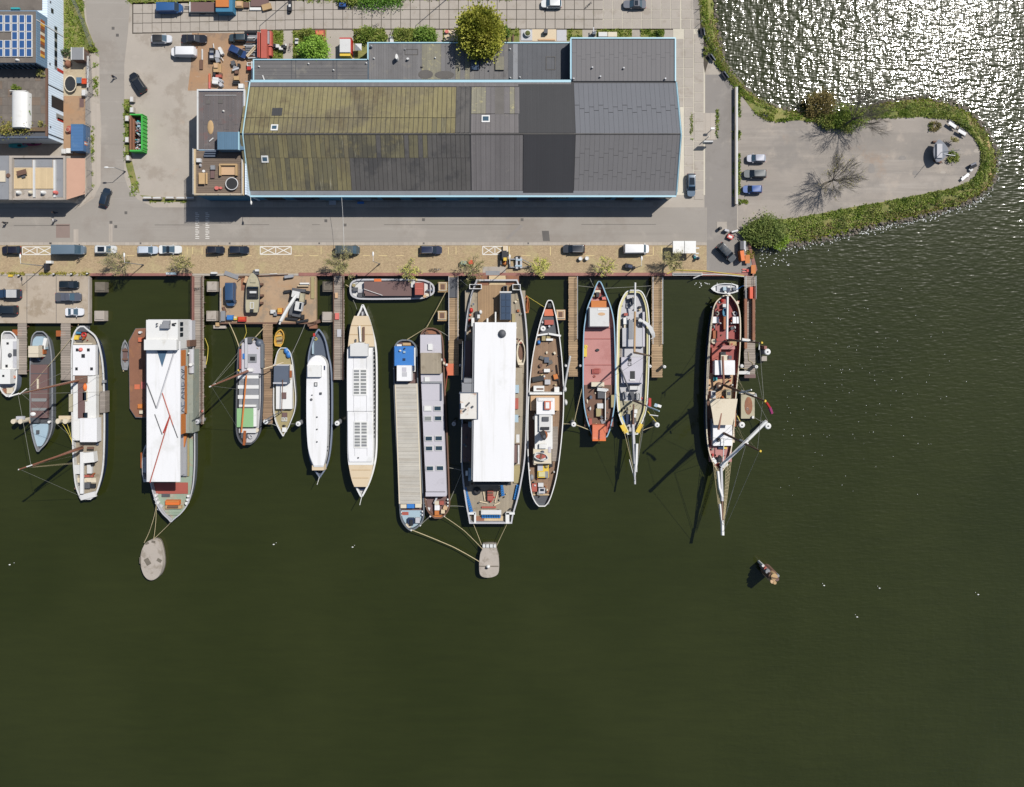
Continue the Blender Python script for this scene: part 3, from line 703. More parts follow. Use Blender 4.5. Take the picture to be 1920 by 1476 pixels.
G1 = [(72, 92, 32), (104, 128, 44), (132, 150, 62), (150, 152, 80), (92, 112, 40)]
G2 = [(86, 84, 48), (120, 112, 66), (140, 124, 84), (110, 122, 52)]
def bankpt(k0, k1, t0, t1):
    def f():
        k = random.uniform(k0, k1); i0 = min(158, int(k)); q = k - i0; t = random.uniform(t0, t1)
        if mnoise.noise((k * .5, t * 4, 2.2 + t0)) < -.2: return None
        x, y = grid_lerp(grid_lerp(IN[i0], IN[i0 + 1], q), grid_lerp(OUT[i0], OUT[i0 + 1], q), t)
        return W(x, y, .03 + .25 * math.sin(math.pi * min(1, t * 1.6)) - 1.7 * t ** 2.2)
    return f
DRY = [(150, 134, 92), (178, 160, 116), (128, 110, 78), (160, 150, 96)]
tufts('bank_grass', bankpt(12, 158, .01, .75), 9000, G1, (.14, .36), per=5)
tufts('bank_weeds', bankpt(12, 158, .45, .9), 2600, DRY, (.14, .34), 'dryleaf', 5)
tufts('bank_weeds', bankpt(30, 158, .78, 1.04), 1500, [(110, 130, 30), (150, 168, 52), (84, 98, 30), (170, 180, 80)], (.16, .4), 'shoreleaf', 5)
tufts('bank_grass', bankpt(80, 158, .0, .7), 4200, [(118, 138, 62), (146, 160, 84), (168, 172, 108), (100, 126, 52)], (.14, .36), 'grassleaf2', 5)
random.seed(33)
mb = MB()
for _ in range(110):
    p = bankpt(16, 158, .1, .95)()
    if p is None: continue
    r = random.uniform(.25, .8); dk = random.random()
    for _k in range(int(120 * r)): mb.leaf((p[0] + random.gauss(0, r * .5), p[1] + random.gauss(0, r * .5), p[2] + abs(random.gauss(0, r * .6))), (random.gauss(0, 1), random.gauss(0, 1), random.gauss(.4, .4)), random.uniform(.12, .3))
tag(mb.build('bank_scrub', leafmat('scrubleaf', [(60, 76, 30), (92, 110, 46), (112, 110, 62), (136, 150, 70)])), kind='stuff')
def inrect(x0, y0, x1, y1, z=.03, cl=.0, sc=.1):
    def f():
        x, y = random.uniform(x0, x1), random.uniform(y0, y1)
        if mnoise.noise((x * sc, y * sc, .5)) < cl: return None
        return W(x, y, z)
    return f
for r, n, cl in (((122, -60, 158, 92), 900, -.3), ((238, -40, 480, 6), 700, -.3), ((560, -60, 760, 5), 1500, -.7), ((760, -60, 960, 2), 600, -.2), ((509, 58, 531, 110), 260, -.3), ((550, 58, 575, 110), 260, -.4), ((664, 54, 720, 80), 520, -.6), ((740, 54, 816, 78), 620, -.5), ((830, 54, 972, 66), 300, -.1), ((1064, 56, 1091, 73), 90, -.2), ((1120, 56, 1184, 69), 170, -.3), ((1202, 56, 1244, 69), 130, -.2), ((233, 190, 242, 300), 200, -.2), ((244, 330, 262, 372), 60, 0), ((280, 375, 350, 379), 70, 0), ((0, 511.5, 168, 514.5), 260, -.1), ((1384, 375, 1402, 382), 50, -.9), ((175, 90, 184, 180), 120, -.2), ((172, 235, 176, 350), 90, -.2), ((1295, 212, 1298, 262), 50, -.2), ((1343, 205, 1347, 260), 60, -.2), ((1400, 470, 1412, 485), 60, -.9)):
    tufts('ground_grass', inrect(*r, cl=cl), n, G1 if r[1] < 400 else [(140, 136, 60), (160, 150, 76), (120, 122, 50)], (.12, .32), 'grassleaf' if r[1] < 400 else 'edgeleaf', 6)
# ================================================================ BUILDINGS
def sprite_box(t, name, mat, x0, y0, x1, y1, z0, z1): return MB().box(x0, y0, x1, y1, z0, z1).build(name, mat, t)
# ---- the big warehouse
XW, XE, YS, YN, YR, ZE, ZR = -50.7, 34.3, 23.9, 46.5, 35.15, 6.3, 10.4
wh = thing('warehouse', 'long gabled warehouse with mossy, black and grey roof sections beside the quay road', 'warehouse', (-8, 35, 0))
t_ = wh
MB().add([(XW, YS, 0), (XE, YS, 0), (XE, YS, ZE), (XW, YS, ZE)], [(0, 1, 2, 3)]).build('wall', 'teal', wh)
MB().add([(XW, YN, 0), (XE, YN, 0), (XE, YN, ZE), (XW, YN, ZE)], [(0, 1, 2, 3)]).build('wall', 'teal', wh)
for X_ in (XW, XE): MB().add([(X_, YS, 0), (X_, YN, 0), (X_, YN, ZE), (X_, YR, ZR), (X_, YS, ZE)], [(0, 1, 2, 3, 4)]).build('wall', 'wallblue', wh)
roofb = MB(); o = .12
for (ya, yb) in ((YS - .1, YR), (YN + .1, YR)):
    roofb.add([(XW - .1, ya, ZE - .02), (XE + .1, ya, ZE - .02), (XE + .1, yb, ZR), (XW - .1, yb, ZR), (XW - .1, ya, ZE - .3), (XE + .1, ya, ZE - .3), (XE + .1, yb, ZR - .3), (XW - .1, yb, ZR - .3)], [(0, 1, 2, 3), (4, 5, 6, 7), (0, 1, 5, 4), (0, 3, 7, 4), (1, 2, 6, 5)])
roof = roofb.build('roof', 'darkroof', wh)
SLOPE = math.atan2(ZR - ZE, YR - YS); SLEN = math.hypot(ZR - ZE, YR - YS)
PANEL = {}
def panel(name, mat, x0, x1, v0, v1, side, th=.12, skew=.065, raise_=0.):
    """one roof sheet: x in metres, v from eave (0) to ridge (1)"""
    w, L = x1 - x0, (v1 - v0) * SLEN
    key = (name, mat, round(w, 2), round(L, 2), th, skew)
    if key not in PANEL:
        mb = MB(); mb.add([(-w / 2, -L / 2, 0), (w / 2, -L / 2, 0), (w / 2, L / 2, 0), (-w / 2, L / 2, 0), (-w / 2, -L / 2, th - skew), (w / 2, -L / 2, th + skew), (w / 2, L / 2, th + skew), (-w / 2, L / 2, th - skew)], [(4, 5, 6, 7), (0, 1, 5, 4), (1, 2, 6, 5), (2, 3, 7, 6), (3, 0, 4, 7)])
        ob = mb.build(name, mat); PANEL[key] = ob.data
    else: ob = bpy.data.objects.new(name, PANEL[key]); COL.objects.link(ob)
    ob.parent = roof
    vm = (v0 + v1) / 2; y = (YS if side > 0 else YN) + (YR - (YS if side > 0 else YN)) * vm; z = ZE + (ZR - ZE) * vm
    oo = ORG[wh.name]; ob.location = ((x0 + x1) / 2 - oo[0], y - oo[1], z + .01 + raise_ - oo[2])
    ob.rotation_euler = (SLOPE, 0, 0) if side > 0 else (-SLOPE, 0, 0)
    return ob
random.seed(5)
PX = lambda px: (px - CX) * .949 / PPM
x0, dw = PX(457), 8.66 * .949 / 9
n = 0
while n < 49:
    a, b = x0 + n * dw, x0 + (n + 1) * dw - .09; px = 457 + n * 8.66
    if px < 655:
        panel('corrugated_sheet', 'moss' if random.random() < .35 else 'mossdark', a, b, .62, .985, 1); panel('corrugated_sheet', 'moss' if random.random() < .3 else 'mossdark', a + .1, b + .1, .08, .615, 1)
    else:
        panel('corrugated_sheet', 'mossdark' if px < 800 and random.random() < .8 else 'asbestos', a, b, .62, .985, 1); panel('corrugated_sheet', 'asbestos', a + .1, b + .1, .08, .615, 1)
    if px < 850:
        panel('corrugated_sheet', 'moss' if (px < 810 or random.random() < .4) else 'mossdark', a, b, .70, .985, -1); panel('mossy_sheet', 'moss', a, b, .10, .695, -1, skew=.006)
    elif px < 880: panel('corrugated_sheet', 'asbestos', a, b, .08, .985, -1)
    n += 1
for i in range(11):
    a = PX(884) + i * PX(945 + 9) ; b = a + PX(945 + 9) - .03
    panel('roof_panel', 'lichen' if i in (0, 1, 2, 5, 8) else 'panelgrey', a, min(b, PX(975)), .1, .62, -1, skew=.008) if a < PX(974) else None
    panel('roof_panel', 'panelgrey', a, min(b, PX(975)), .625, .985, -1, skew=.008) if a < PX(974) else None
    if a < PX(979): panel('roof_panel', 'panelgrey', a, min(b, PX(980)), .08, .985, 1, skew=.008)
panel('black_roofing', 'darkroof', PX(972), PX(1075), .04, .99, -1, skew=0); panel('black_roofing', 'darkroof2', PX(981), PX(1076.5), .04, .995, 1, skew=0, th=.12)
panel('dark_patch', 'tar', PX(928), PX(945), .1, .63, -1, th=.13, skew=0); panel('dark_patch', 'darkroof', PX(512), PX(531), .51, .66, -1, th=.17, skew=0)
for i in range(22):
    a = PX(1077.5) + i * PX(945 + 8.95); b = a + PX(945 + 8.95) - .03
    off = (i * 7 % 5) * .035
    for v0, v1 in ((.05, .27 + off), (.275 + off, .62 + off), (.625 + off, .99)): panel('bitumen_strip', 'newroof2', a, b, v0, v1, 1, th=.07, skew=.006)
    for v0, v1 in ((.02, .45 + off), (.455 + off, .99)): panel('bitumen_strip', 'newroof', a, b, v0, v1, -1, th=.07, skew=.006)
panel('eave_strip', 'grey', XW, XE, .0, .073, 1, th=.1, skew=0); panel('eave_strip', 'panelgrey', XW, PX(1072), .0, .09, -1, th=.1, skew=0)
for px, v, s in ((520, .885, -1), (499, .6, 1), (911, .72, -1)):
    w = 1.35 if px != 911 else 1.6
    fr = panel('skylight_frame', 'white', PX(px) - w / 2, PX(px) + w / 2, v - w / 2 / SLEN, v + w / 2 / SLEN, s, th=.24, skew=0)
    gl = panel('skylight_pane', 'glassblue', PX(px) - w / 2 + .22, PX(px) + w / 2 - .22, v - w / 2 / SLEN + .025, v + w / 2 / SLEN - .025, s, th=.28, skew=0)
MB().boxw((XW + XE) / 2, YS - .22, ZE - .28, ZE + .1, XE - XW + .3, .34).build('gutter', 'eaveblue', wh)
MB().boxw((XW + PX(1072)) / 2, YN + .2, ZE - .2, ZE + .16, PX(1072) - XW, .5).build('gutter', 'eaveblue', wh)
for X_ in (XW - .16, XE + .16):
    for ya in (YS, YN): MB().tube([(X_, ya, ZE + .1), (X_, YR, ZR + .14)], .16, 4).build('verge_trim', 'eaveblue', wh)
MB().tube([(XW, YR, ZR + .08), (XE, YR, ZR + .08)], .13, 6).build('ridge_cap', 'asbestos', wh)
for i in range(14):
    xa = XW + 1.5 + i * 6; k = i % 3
    d = MB().boxw(xa + 2, YS - .05, 0.05, 4.2, 3.6, .12).build('door', ['coatdark', 'navy', 'teal', 'darkblue_x'][i % 4], wh)
    if i % 2: MB().boxw(xa + 4.6, YS - .04, 1.2, 3.6, 1.2, .1).build('window', 'glass', wh)
sg = MB().box(1022, 366.5, 1066, 371.5, 4.4, 5.2).build('sign_board', 'black', wh)
mb = MB(); random.seed(2); x = 1026.0
while x < 1060:
    w = random.choice((1.2, 1.8, 2.2)); mb.box(x, 368, x + w, 371.0, 5.2, 5.23); x += w + random.choice((.8, .8, 1.8))
mb.build('lettering', 'paint', sg)
MB().box(459, 152, 1070, 153.4, 5.9, 6.0).build('flashing', 'zinc', wh)
# east block with flat roof, same roofing
MB().box(1071, 71, 1266, 152, 0, 6.35).build('block', 'teal', wh)
for i in range(22):
    for y0, y1 in ((73, 99 + (i * 7 % 5) * 3), (99.3 + (i * 7 % 5) * 3, 152)):
        MB().box(1072.5 + i * 8.75, y0, 1072.5 + (i + 1) * 8.75 - .3, y1, 6.35, 6.42).build('bitumen_strip', 'newroof2', wh)
for r in ((1070, 70, 1267, 72.6), (1265.2, 72.6, 1267.8, 152), (1069, 72.6, 1071.6, 148)): MB().box(*r, 6.0, 6.62).build('parapet', 'eaveblue', wh)
for x, y in ((1111, 126), (1126, 143), (1170, 127), (1248, 147), (1076, 147)): shape(MB(), x - 1.6, y - 1.6, x + 1.6, y + 1.6, 6.4, 6.9, 'c').build('roof_vent', 'zinc', wh)
# lower annexes on the north side
ax = thing('warehouse_annex', 'low flat-roofed grey annex with blue edge along the warehouse north side', 'annex', W(780, 120, 0))
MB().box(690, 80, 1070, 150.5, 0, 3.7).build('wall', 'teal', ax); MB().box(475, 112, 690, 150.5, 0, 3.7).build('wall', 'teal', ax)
MB().box(475.5, 113, 690, 150, 3.6, 3.72).box(690.5, 81, 1069.5, 150, 3.6, 3.71).build('roof', 'dkgrey', ax)
random.seed(9)
x = 692
while x < 1066:
    w = 9 if not 600 < x < 690 else 9
    m_ = 'bitumen' if x < 790 else 'lichen' if x < 880 and random.random() < .6 else 'bitumen' if x < 950 else 'grey' if x > 955 and x < 965 else 'dkgrey'
    MB().box(x, 81.5, min(x + 8.8, 1068), 149, 3.7, 3.77 + random.uniform(0, .015)).build('roof_strip', m_, ax); x += 9
for y in range(5):
    for xa, xb in ((477, 546), (547, 554), (555, 624), (625, 631), (632, 689)):
        MB().box(xa, 113.5 + y * 7.2, xb - .4, 113.5 + y * 7.2 + 6.9, 3.7, 3.76 + random.uniform(0, .015)).build('roof_strip', 'bitumen_y', ax)
for r in ((474, 110.6, 690, 112.6), (688.5, 79, 691, 112.6), (691, 79, 1069, 81), (474, 112.6, 476.3, 151)): MB().box(*r, 3.4, 3.95).build('parapet', 'eaveblue', ax)
kit(ax, '''
solar_panel solardark 883 107 898 131 3.8 4.1
roof_hatch lichen 929 106 945 131 3.8 4.2
roof_frame tar 1023.5 106 1041.5 131 3.78 3.86 n
roof_pipe white 741 101 746 111 3.8 5.2 c
roof_pipe offwhite 762 108 767 112 3.8 4.4 c
roof_vent white 483 122.5 486.5 126 3.8 4.2 d
roof_vent white 576 117 579.5 120.5 3.8 4.2 d
roof_vent white 623 129 626.5 132.5 3.8 4.2 d
roof_vent white 684.5 116 688 119.5 3.8 4.2 d
roof_vent white 699 107 702.5 110.5 3.8 4.2 d
roof_vent white 814 106 817.5 109.5 3.8 4.2 d
roof_vent white 954.5 89.5 958 93 3.8 4.2 d
roof_vent white 913 116.5 916.5 120 3.8 4.2 d
roof_vent white 955 143.5 958.5 147 3.8 4.2 d
roof_vent white 973 142.5 976.5 146 3.8 4.2 d
roof_vent zinc 693 82.5 698 88.5 3.8 4.6 d
roof_vent zinc 757 90.5 761 93.5 3.8 4.1 d
roof_vent tar 788 123 793 127 3.8 4.1 d
roof_stain tar 784 131 812 148 3.79 3.81 c
roof_stain tar 815 133 852 148 3.79 3.81 c
conduit offwhite 493 141 495 151 3.8 3.95 @20
roof_frame tar 759 92 784 103 3.78 3.84 n
''')
# ---- west annex with roof terrace
wa = thing('terrace_house', 'tall white flat-roofed block with a wooden roof terrace at the warehouse west end', 'house', W(412, 270, 0))
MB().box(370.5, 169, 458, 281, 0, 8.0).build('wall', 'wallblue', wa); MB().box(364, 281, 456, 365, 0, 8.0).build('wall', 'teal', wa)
for i in range(9):
    for y0, y1 in ((172, 225 + (i % 3) * 9), (225.4 + (i % 3) * 9, 280)): MB().box(372.5 + i * 9.25, y0, 372.5 + (i + 1) * 9.25 - .4, y1, 8.0, 8.06 + random.uniform(0, .015)).build('roof_strip', 'bitred', wa)
for r in ((369, 167.2, 459, 170.2), (369, 170.2, 371.6, 281), (456.6, 170.2, 459.2, 247)): MB().box(*r, 7.7, 8.35).build('parapet', 'offwhite', wa)
MB().box(459.4, 281, 462, 365, 0, 8.6).build('side_wall', 'wallblue', wa)
for i in range(24): MB().box(366, 282.5 + i * 3.42, 455, 282.5 + i * 3.42 + 3.2, 8.0, 8.12).build('deck_board', 'wooddeck', wa)
for r in ((363.2, 279.5, 366.4, 366), (453.6, 300, 456.6, 366), (366.4, 362.8, 453.6, 365.8)): MB().box(*r, 8.0, 8.5).build('parapet', 'plank', wa)
rail(wa, [(364, 280, 8.5), (364, 365, 8.5), (455.5, 365, 8.5), (455.5, 300, 8.5)], .7, .05, 'offwhite', 2.4)
kit(wa, '''
roof_shed shedblue 407.5 247.5 447.5 280.5 8 10.6
shed_trim eaveblue 446.5 247 448.2 281 10.2 10.7
side_shed shedblue 447.5 251 458 281 8 9.7
stair_step slate 384 281 406 285 8 9.2
stair_step slate 383 285.5 405 289 8 8.9
stair_step slate 382 289.5 404 294 8 8.6
roof_vent white 415.5 205.5 420 210 8 8.5 d
dead_grass pallet 388 225 400 252 8.06 8.25 d
roof_hatch tar 386 188 394 195 8.06 8.15
roof_hatch tar 409 187 417 194 8.06 8.15
roof_pipe offwhite 384 178.3 443 179 8.06 8.2
roof_pipe offwhite 391 261 401 263 8.06 8.3 @40
''')
O('picnic_table', 'wooden picnic table at the west side of the roof terrace', 'table', 'tabletop pallet 372.5 324 384 345 8.75 8.85\nbench pallet 385.5 324 389 345 8.45 8.55\nleg brown 375 330 378 333 8.12 8.75\nleg brown 375 338 378 341 8.12 8.75')
O('sofa', 'square wooden lounge sofa frame on the roof terrace', 'sofa', 'seat cardboard 413 310 442 328 8.12 8.5\nbackrest pallet 413 307 442 310 8.12 9\narmrest pallet 410.6 307 413.6 329 8.12 8.9\narmrest pallet 441 307 444 329 8.12 8.9')
O('sun_lounger', 'grey slatted sun lounger on the roof terrace deck', 'lounger', 'seat hatchbrown 394.5 318 402 334 8.3 8.45\nbackrest grey 394.5 310 402.5 318 8.3 8.8\nleg brown 396 330 398 332 8.12 8.3')
O('trampoline', 'round black trampoline with white rim on the roof terrace', 'trampoline', 'rim offwhite 422 332 446.5 357 8.6 8.78 o\nmat rubber 423 333 445.5 356 8.62 8.7 c\nleg steel 424 338 425.5 340 8.12 8.6\nleg steel 442 350 443.5 352 8.12 8.6')
O('grill', 'white barbecue grill in the terrace north-west corner', 'grill', 'body offwhite 368 297 376 304 8.12 8.9\nlid ltgrey 372 306 376 313 8.12 8.8 d')
O('pot', 'pink flower pot pair by the terrace south rail', 'pot', 'pot pinkish 402 349 410 356 8.12 8.6 c\npot pinkish 411 350 416 355 8.12 8.5 c')
O('stool', 'white round stool north of the picnic table', 'stool', 'seat white 379 318.5 384.5 323.5 8.5 8.6 c\nleg steel 381 320 382.5 321.5 8.12 8.5')
# ---- north-west office building with solar panels
nb = thing('office_building', 'stepped pale blue corrugated building with solar panels on its upper roof', 'building', (-95, 45, 0))
XR = -91.8
def nbw(y0, y1, z0, z1, xl=-125, mat='wallblue', xr=XR):      # y0,y1 are picture rows of the roof edge
    a = W(0, y0, z1)[1]; b = W(0, y1, z1)[1]
    return MB().boxw((xl + xr) / 2, (a + b) / 2, z0, z1, xr - xl, abs(a - b)).build('wall', mat, nb), (a, b)
nbw(-60, 258, 0, 5.6); nbw(20, 118, 5.6, 9.2, mat='darkblue')
def nroof(name, x0, y0, x1, y1, z, mat, th=.08): return MB().box(x0, y0, x1, y1, z, z + th).build(name, mat, nb)
nroof('roof', -60, 21.5, 67, 117.5, 9.2, 'terrtile'); nroof('roof', -60, -60, 79, 19, 5.6, 'terrtile'); nroof('roof_floor', -60, 119, 86, 246, 5.6, 'terrtile', .05)
nroof('roof', -60, 245, 86.5, 257.5, 5.6, 'dkgrey'); nroof('parapet', -60, 255.5, 88, 259, 5.6, 'slate', .5); nroof('parapet', 85, 128, 88.5, 255.5, 5.6, 'brown', .4)
random.seed(4)
for i in range(9):
    for j in range(7): nroof('terrace_tile', -6 + i * 10.3, 137 + j * 15.2, -6 + i * 10.3 + 10.0, 137 + j * 15.2 + 14.9, 5.6, random.choice(['terrtile', 'terrtile', 'terrtile', 'wooddeck']), .07 + random.uniform(0, .02))
nroof('planter', -60, 239, 84, 246, 5.6, 'soil', .5)
for i in range(-1, 5):
    for j in range(5):
        if i < 1 and j == 2: continue
        if i < 2 and j == 2 and i == 1: continue
        x = -5.6 + i * 13.55 + (0 if i >= 0 else 0); y = 28 + j * 15.8
        pf = MB().box(x, y, x + 11.6, y + 15.2, 9.32, 9.5).build('solar_panel', 'white', nb)
        MB().box(x + 1.3, y + .7, x + 10.2, y + 14.2, 9.5, 9.53).build('cell', 'solar', pf)
def wallwin(y0, y1, z0, z1, mat, name='window', xr=XR, n=1):
    a, b = W(0, y0, (z0 + z1) / 2)[1], W(0, y1, (z0 + z1) / 2)[1]
    for k in range(n):
        ya, yb = a + (b - a) * k / n, a + (b - a) * (k + 1) / n
        f = MB().boxw(xr + .03, (ya + yb) / 2, z0, z1, .1, abs(ya - yb) * .94).build(name, mat[k % len(mat)], nb)
wallwin(38, 108, 6.6, 7.9, ['varnish', 'boatyellow', 'varnish', 'brown', 'cream'], n=12)
wallwin(50, 130, 2.3, 3.2, ['glass', 'glassgrey', 'glass'], n=14)
wallwin(183, 206, 0.1, 4.2, ['black'], 'loading_bay'); wallwin(215, 225, 0.1, 2.6, ['glassgrey'], 'door'); wallwin(222, 228, .1, 2.2, ['red'], 'door'); wallwin(130, 136, .1, 2.2, ['red'], 'door')
wallwin(16, 25, 3.6, 4.4, ['glass'], n=1)
for y, z in ((4, 4.6), (95, .9), (120, 4.8), (238, 4.6)): MB().boxw(XR + .1, W(0, y, z)[1], z, z + .2, .2, .3).build('wall_lamp', 'dkgrey', nb)
MB().boxw(XR + .03, W(0, 38, 9)[1], 0, 9.2, .12, .15).build('downpipe', 'white', nb); MB().boxw(XR + .05, W(0, 165, 3)[1], 0, 5.6, .12, .15).build('downpipe', 'black', nb); MB().boxw(XR + .05, W(0, 256, 3)[1], 0, 5.6, .12, .15).build('downpipe', 'black', nb)
ly = W(0, 119, 9.2)[1]
for k in range(12): MB().boxw(-104 + k * 1.05, ly - .12, 6.2, 8.9, .3, .2).build('window', 'glass', nb)
kit(nb, '''
roof_vent white 26 109 34 114 9.3 9.8 d
roof_pipe turq 20 14 36 17 5.7 6.1
''')
gh = O('greenhouse', 'white tunnel tent with ribbed cover on the office roof terrace', 'tent', 'cover white 18 171 48.5 238 5.7 7.6 v\nend_panel offwhite 18 169.5 48.5 171 5.7 6.6')
for k in range(6): single('roof_plant', 'green shrub in planter %s on the roof terrace' % ['under the solar roof wall', 'beside the ribbed tent', 'near the terrace south planter', 'at the terrace north-east corner', 'along the tent east side', 'in the long south planter'][k], 'plant', (lambda mb: mb)(MB()), 'soil') if 0 else None
# ---- concrete workshop on the corner of the quay road
cb = thing('workshop', 'flat-roofed concrete workshop with timber roof deck at the street corner', 'workshop', W(60, 335, 0))
MB().box(17, 294, 122, 374.5, 0, 5.0).build('wall', 'concrete', cb); MB().box(-80, 294, 17, 374.5, 0, 5.6).build('wall', 'concrete', cb)
for r in ((15, 292, 122, 296, .5), (118.5, 296, 122, 374.5, .5), (22, 371.5, 118.5, 374.8, .5), (17, 296, 22, 374.8, .9), (61.5, 300, 65, 370, .45), (100, 300, 103.6, 370, .45)): MB().box(*r[:4], 5.0, 5.0 + r[4]).build('roof_beam', 'offwhite' if r[0] in (61.5, 100) else 'concrete', cb)
for i in range(12): MB().box(26 + i * 3, 315, 26 + i * 3 + 2.8, 354, 5.0, 5.2).build('deck_board', 'plank', cb)
for i in range(12): MB().box(66 + i * 2.85, 315, 66 + i * 2.85 + 2.65, 354, 5.0, 5.2).build('deck_board', 'plank', cb)
MB().box(24, 299, 60, 313, 5.0, 5.06).build('gravel_bed', 'grey', cb); MB().box(66, 299, 98, 313, 5.0, 5.06).build('gravel_bed', 'grey', cb); MB().box(104, 298, 118, 370, 5.0, 5.06).build('gravel_bed', 'grey', cb)
MB().box(-60, 292, 16.5, 374, 5.6, 5.7).build('roof', 'grey', cb); MB().box(-60, 320, 9.5, 341, 5.7, 5.9).build('roof_deck', 'cream', cb)
bw = W(122, 335, 5)[0]
MB().add([(bw + .05, W(0, 296, 5)[1], 4.6), (bw + .05, W(0, 374, 5)[1], 4.6), (bw + 2.2, W(0, 366, 0)[1], 1.6), (bw + 2.2, W(0, 300, 0)[1], 1.6)], [(0, 1, 2, 3)]).build('brick_ramp', 'brick', cb)
for i in range(4): shape(MB(), 26 + i * 23.2, 356, 34.5 + i * 23.2, 364.5, 5.0, 6.1, 'd').build('roof_dome', ['white', 'cream', 'white', 'pinkish'][i], cb)
O('picnic_table', 'dark picnic table standing askew on the workshop timber roof deck', 'table', 'tabletop brown 31 319 49 328 5.8 5.95 @15\nbench dkgrey 40 328 47 333 5.5 5.6 @15\nleg dkgrey 34 324 36 326 5.2 5.8')
O('barrel', 'brown round barrel between the two workshop roofs', 'barrel', 'body brown 11 325 19 333 5 6 c')
# ================================================================ VEHICLES
def plan(L, w, rf, rr, n=5, taper=.93):
    """rounded plan outline, front at +x"""
    pts = []
    for cx, cy, r, a0 in ((L / 2 - rf, w / 2 * taper - rf * .7, rf, 0), (-L / 2 + rr, w / 2 - rr, rr, 90), (-L / 2 + rr, -w / 2 + rr, rr, 180), (L / 2 - rf, -w / 2 * taper + rf * .7, rf, 270)):
        for k in range(n):
            a = R(a0 + 90 * k / (n - 1)); pts.append((cx + r * math.cos(a), cy + r * (1 if abs(cx) < 0 else 1) * math.sin(a) * (.7 if cx > 0 else 1)))
    return pts
KINDS = {  # belt z, roof z, windscreen base, roof front, roof rear, rear base (fractions of L from the front), cabin top width
 'hatch': (.92, 1.47, .24, .42, .88, .975, .74), 'sedan': (.9, 1.43, .28, .44, .70, .83, .72), 'estate': (.92, 1.47, .25, .41, .91, .985, .74),
 'suv': (1.05, 1.75, .25, .38, .93, .985, .78), 'van': (1.15, 1.95, .13, .25, .965, .995, .84), 'bigvan': (1.3, 2.55, .12, .22, .985, .995, .9), 'coupe': (.85, 1.28, .30, .50, .62, .85, .7), 'pickup': (1.0, 1.72, .24, .36, .52, .57, .78)}
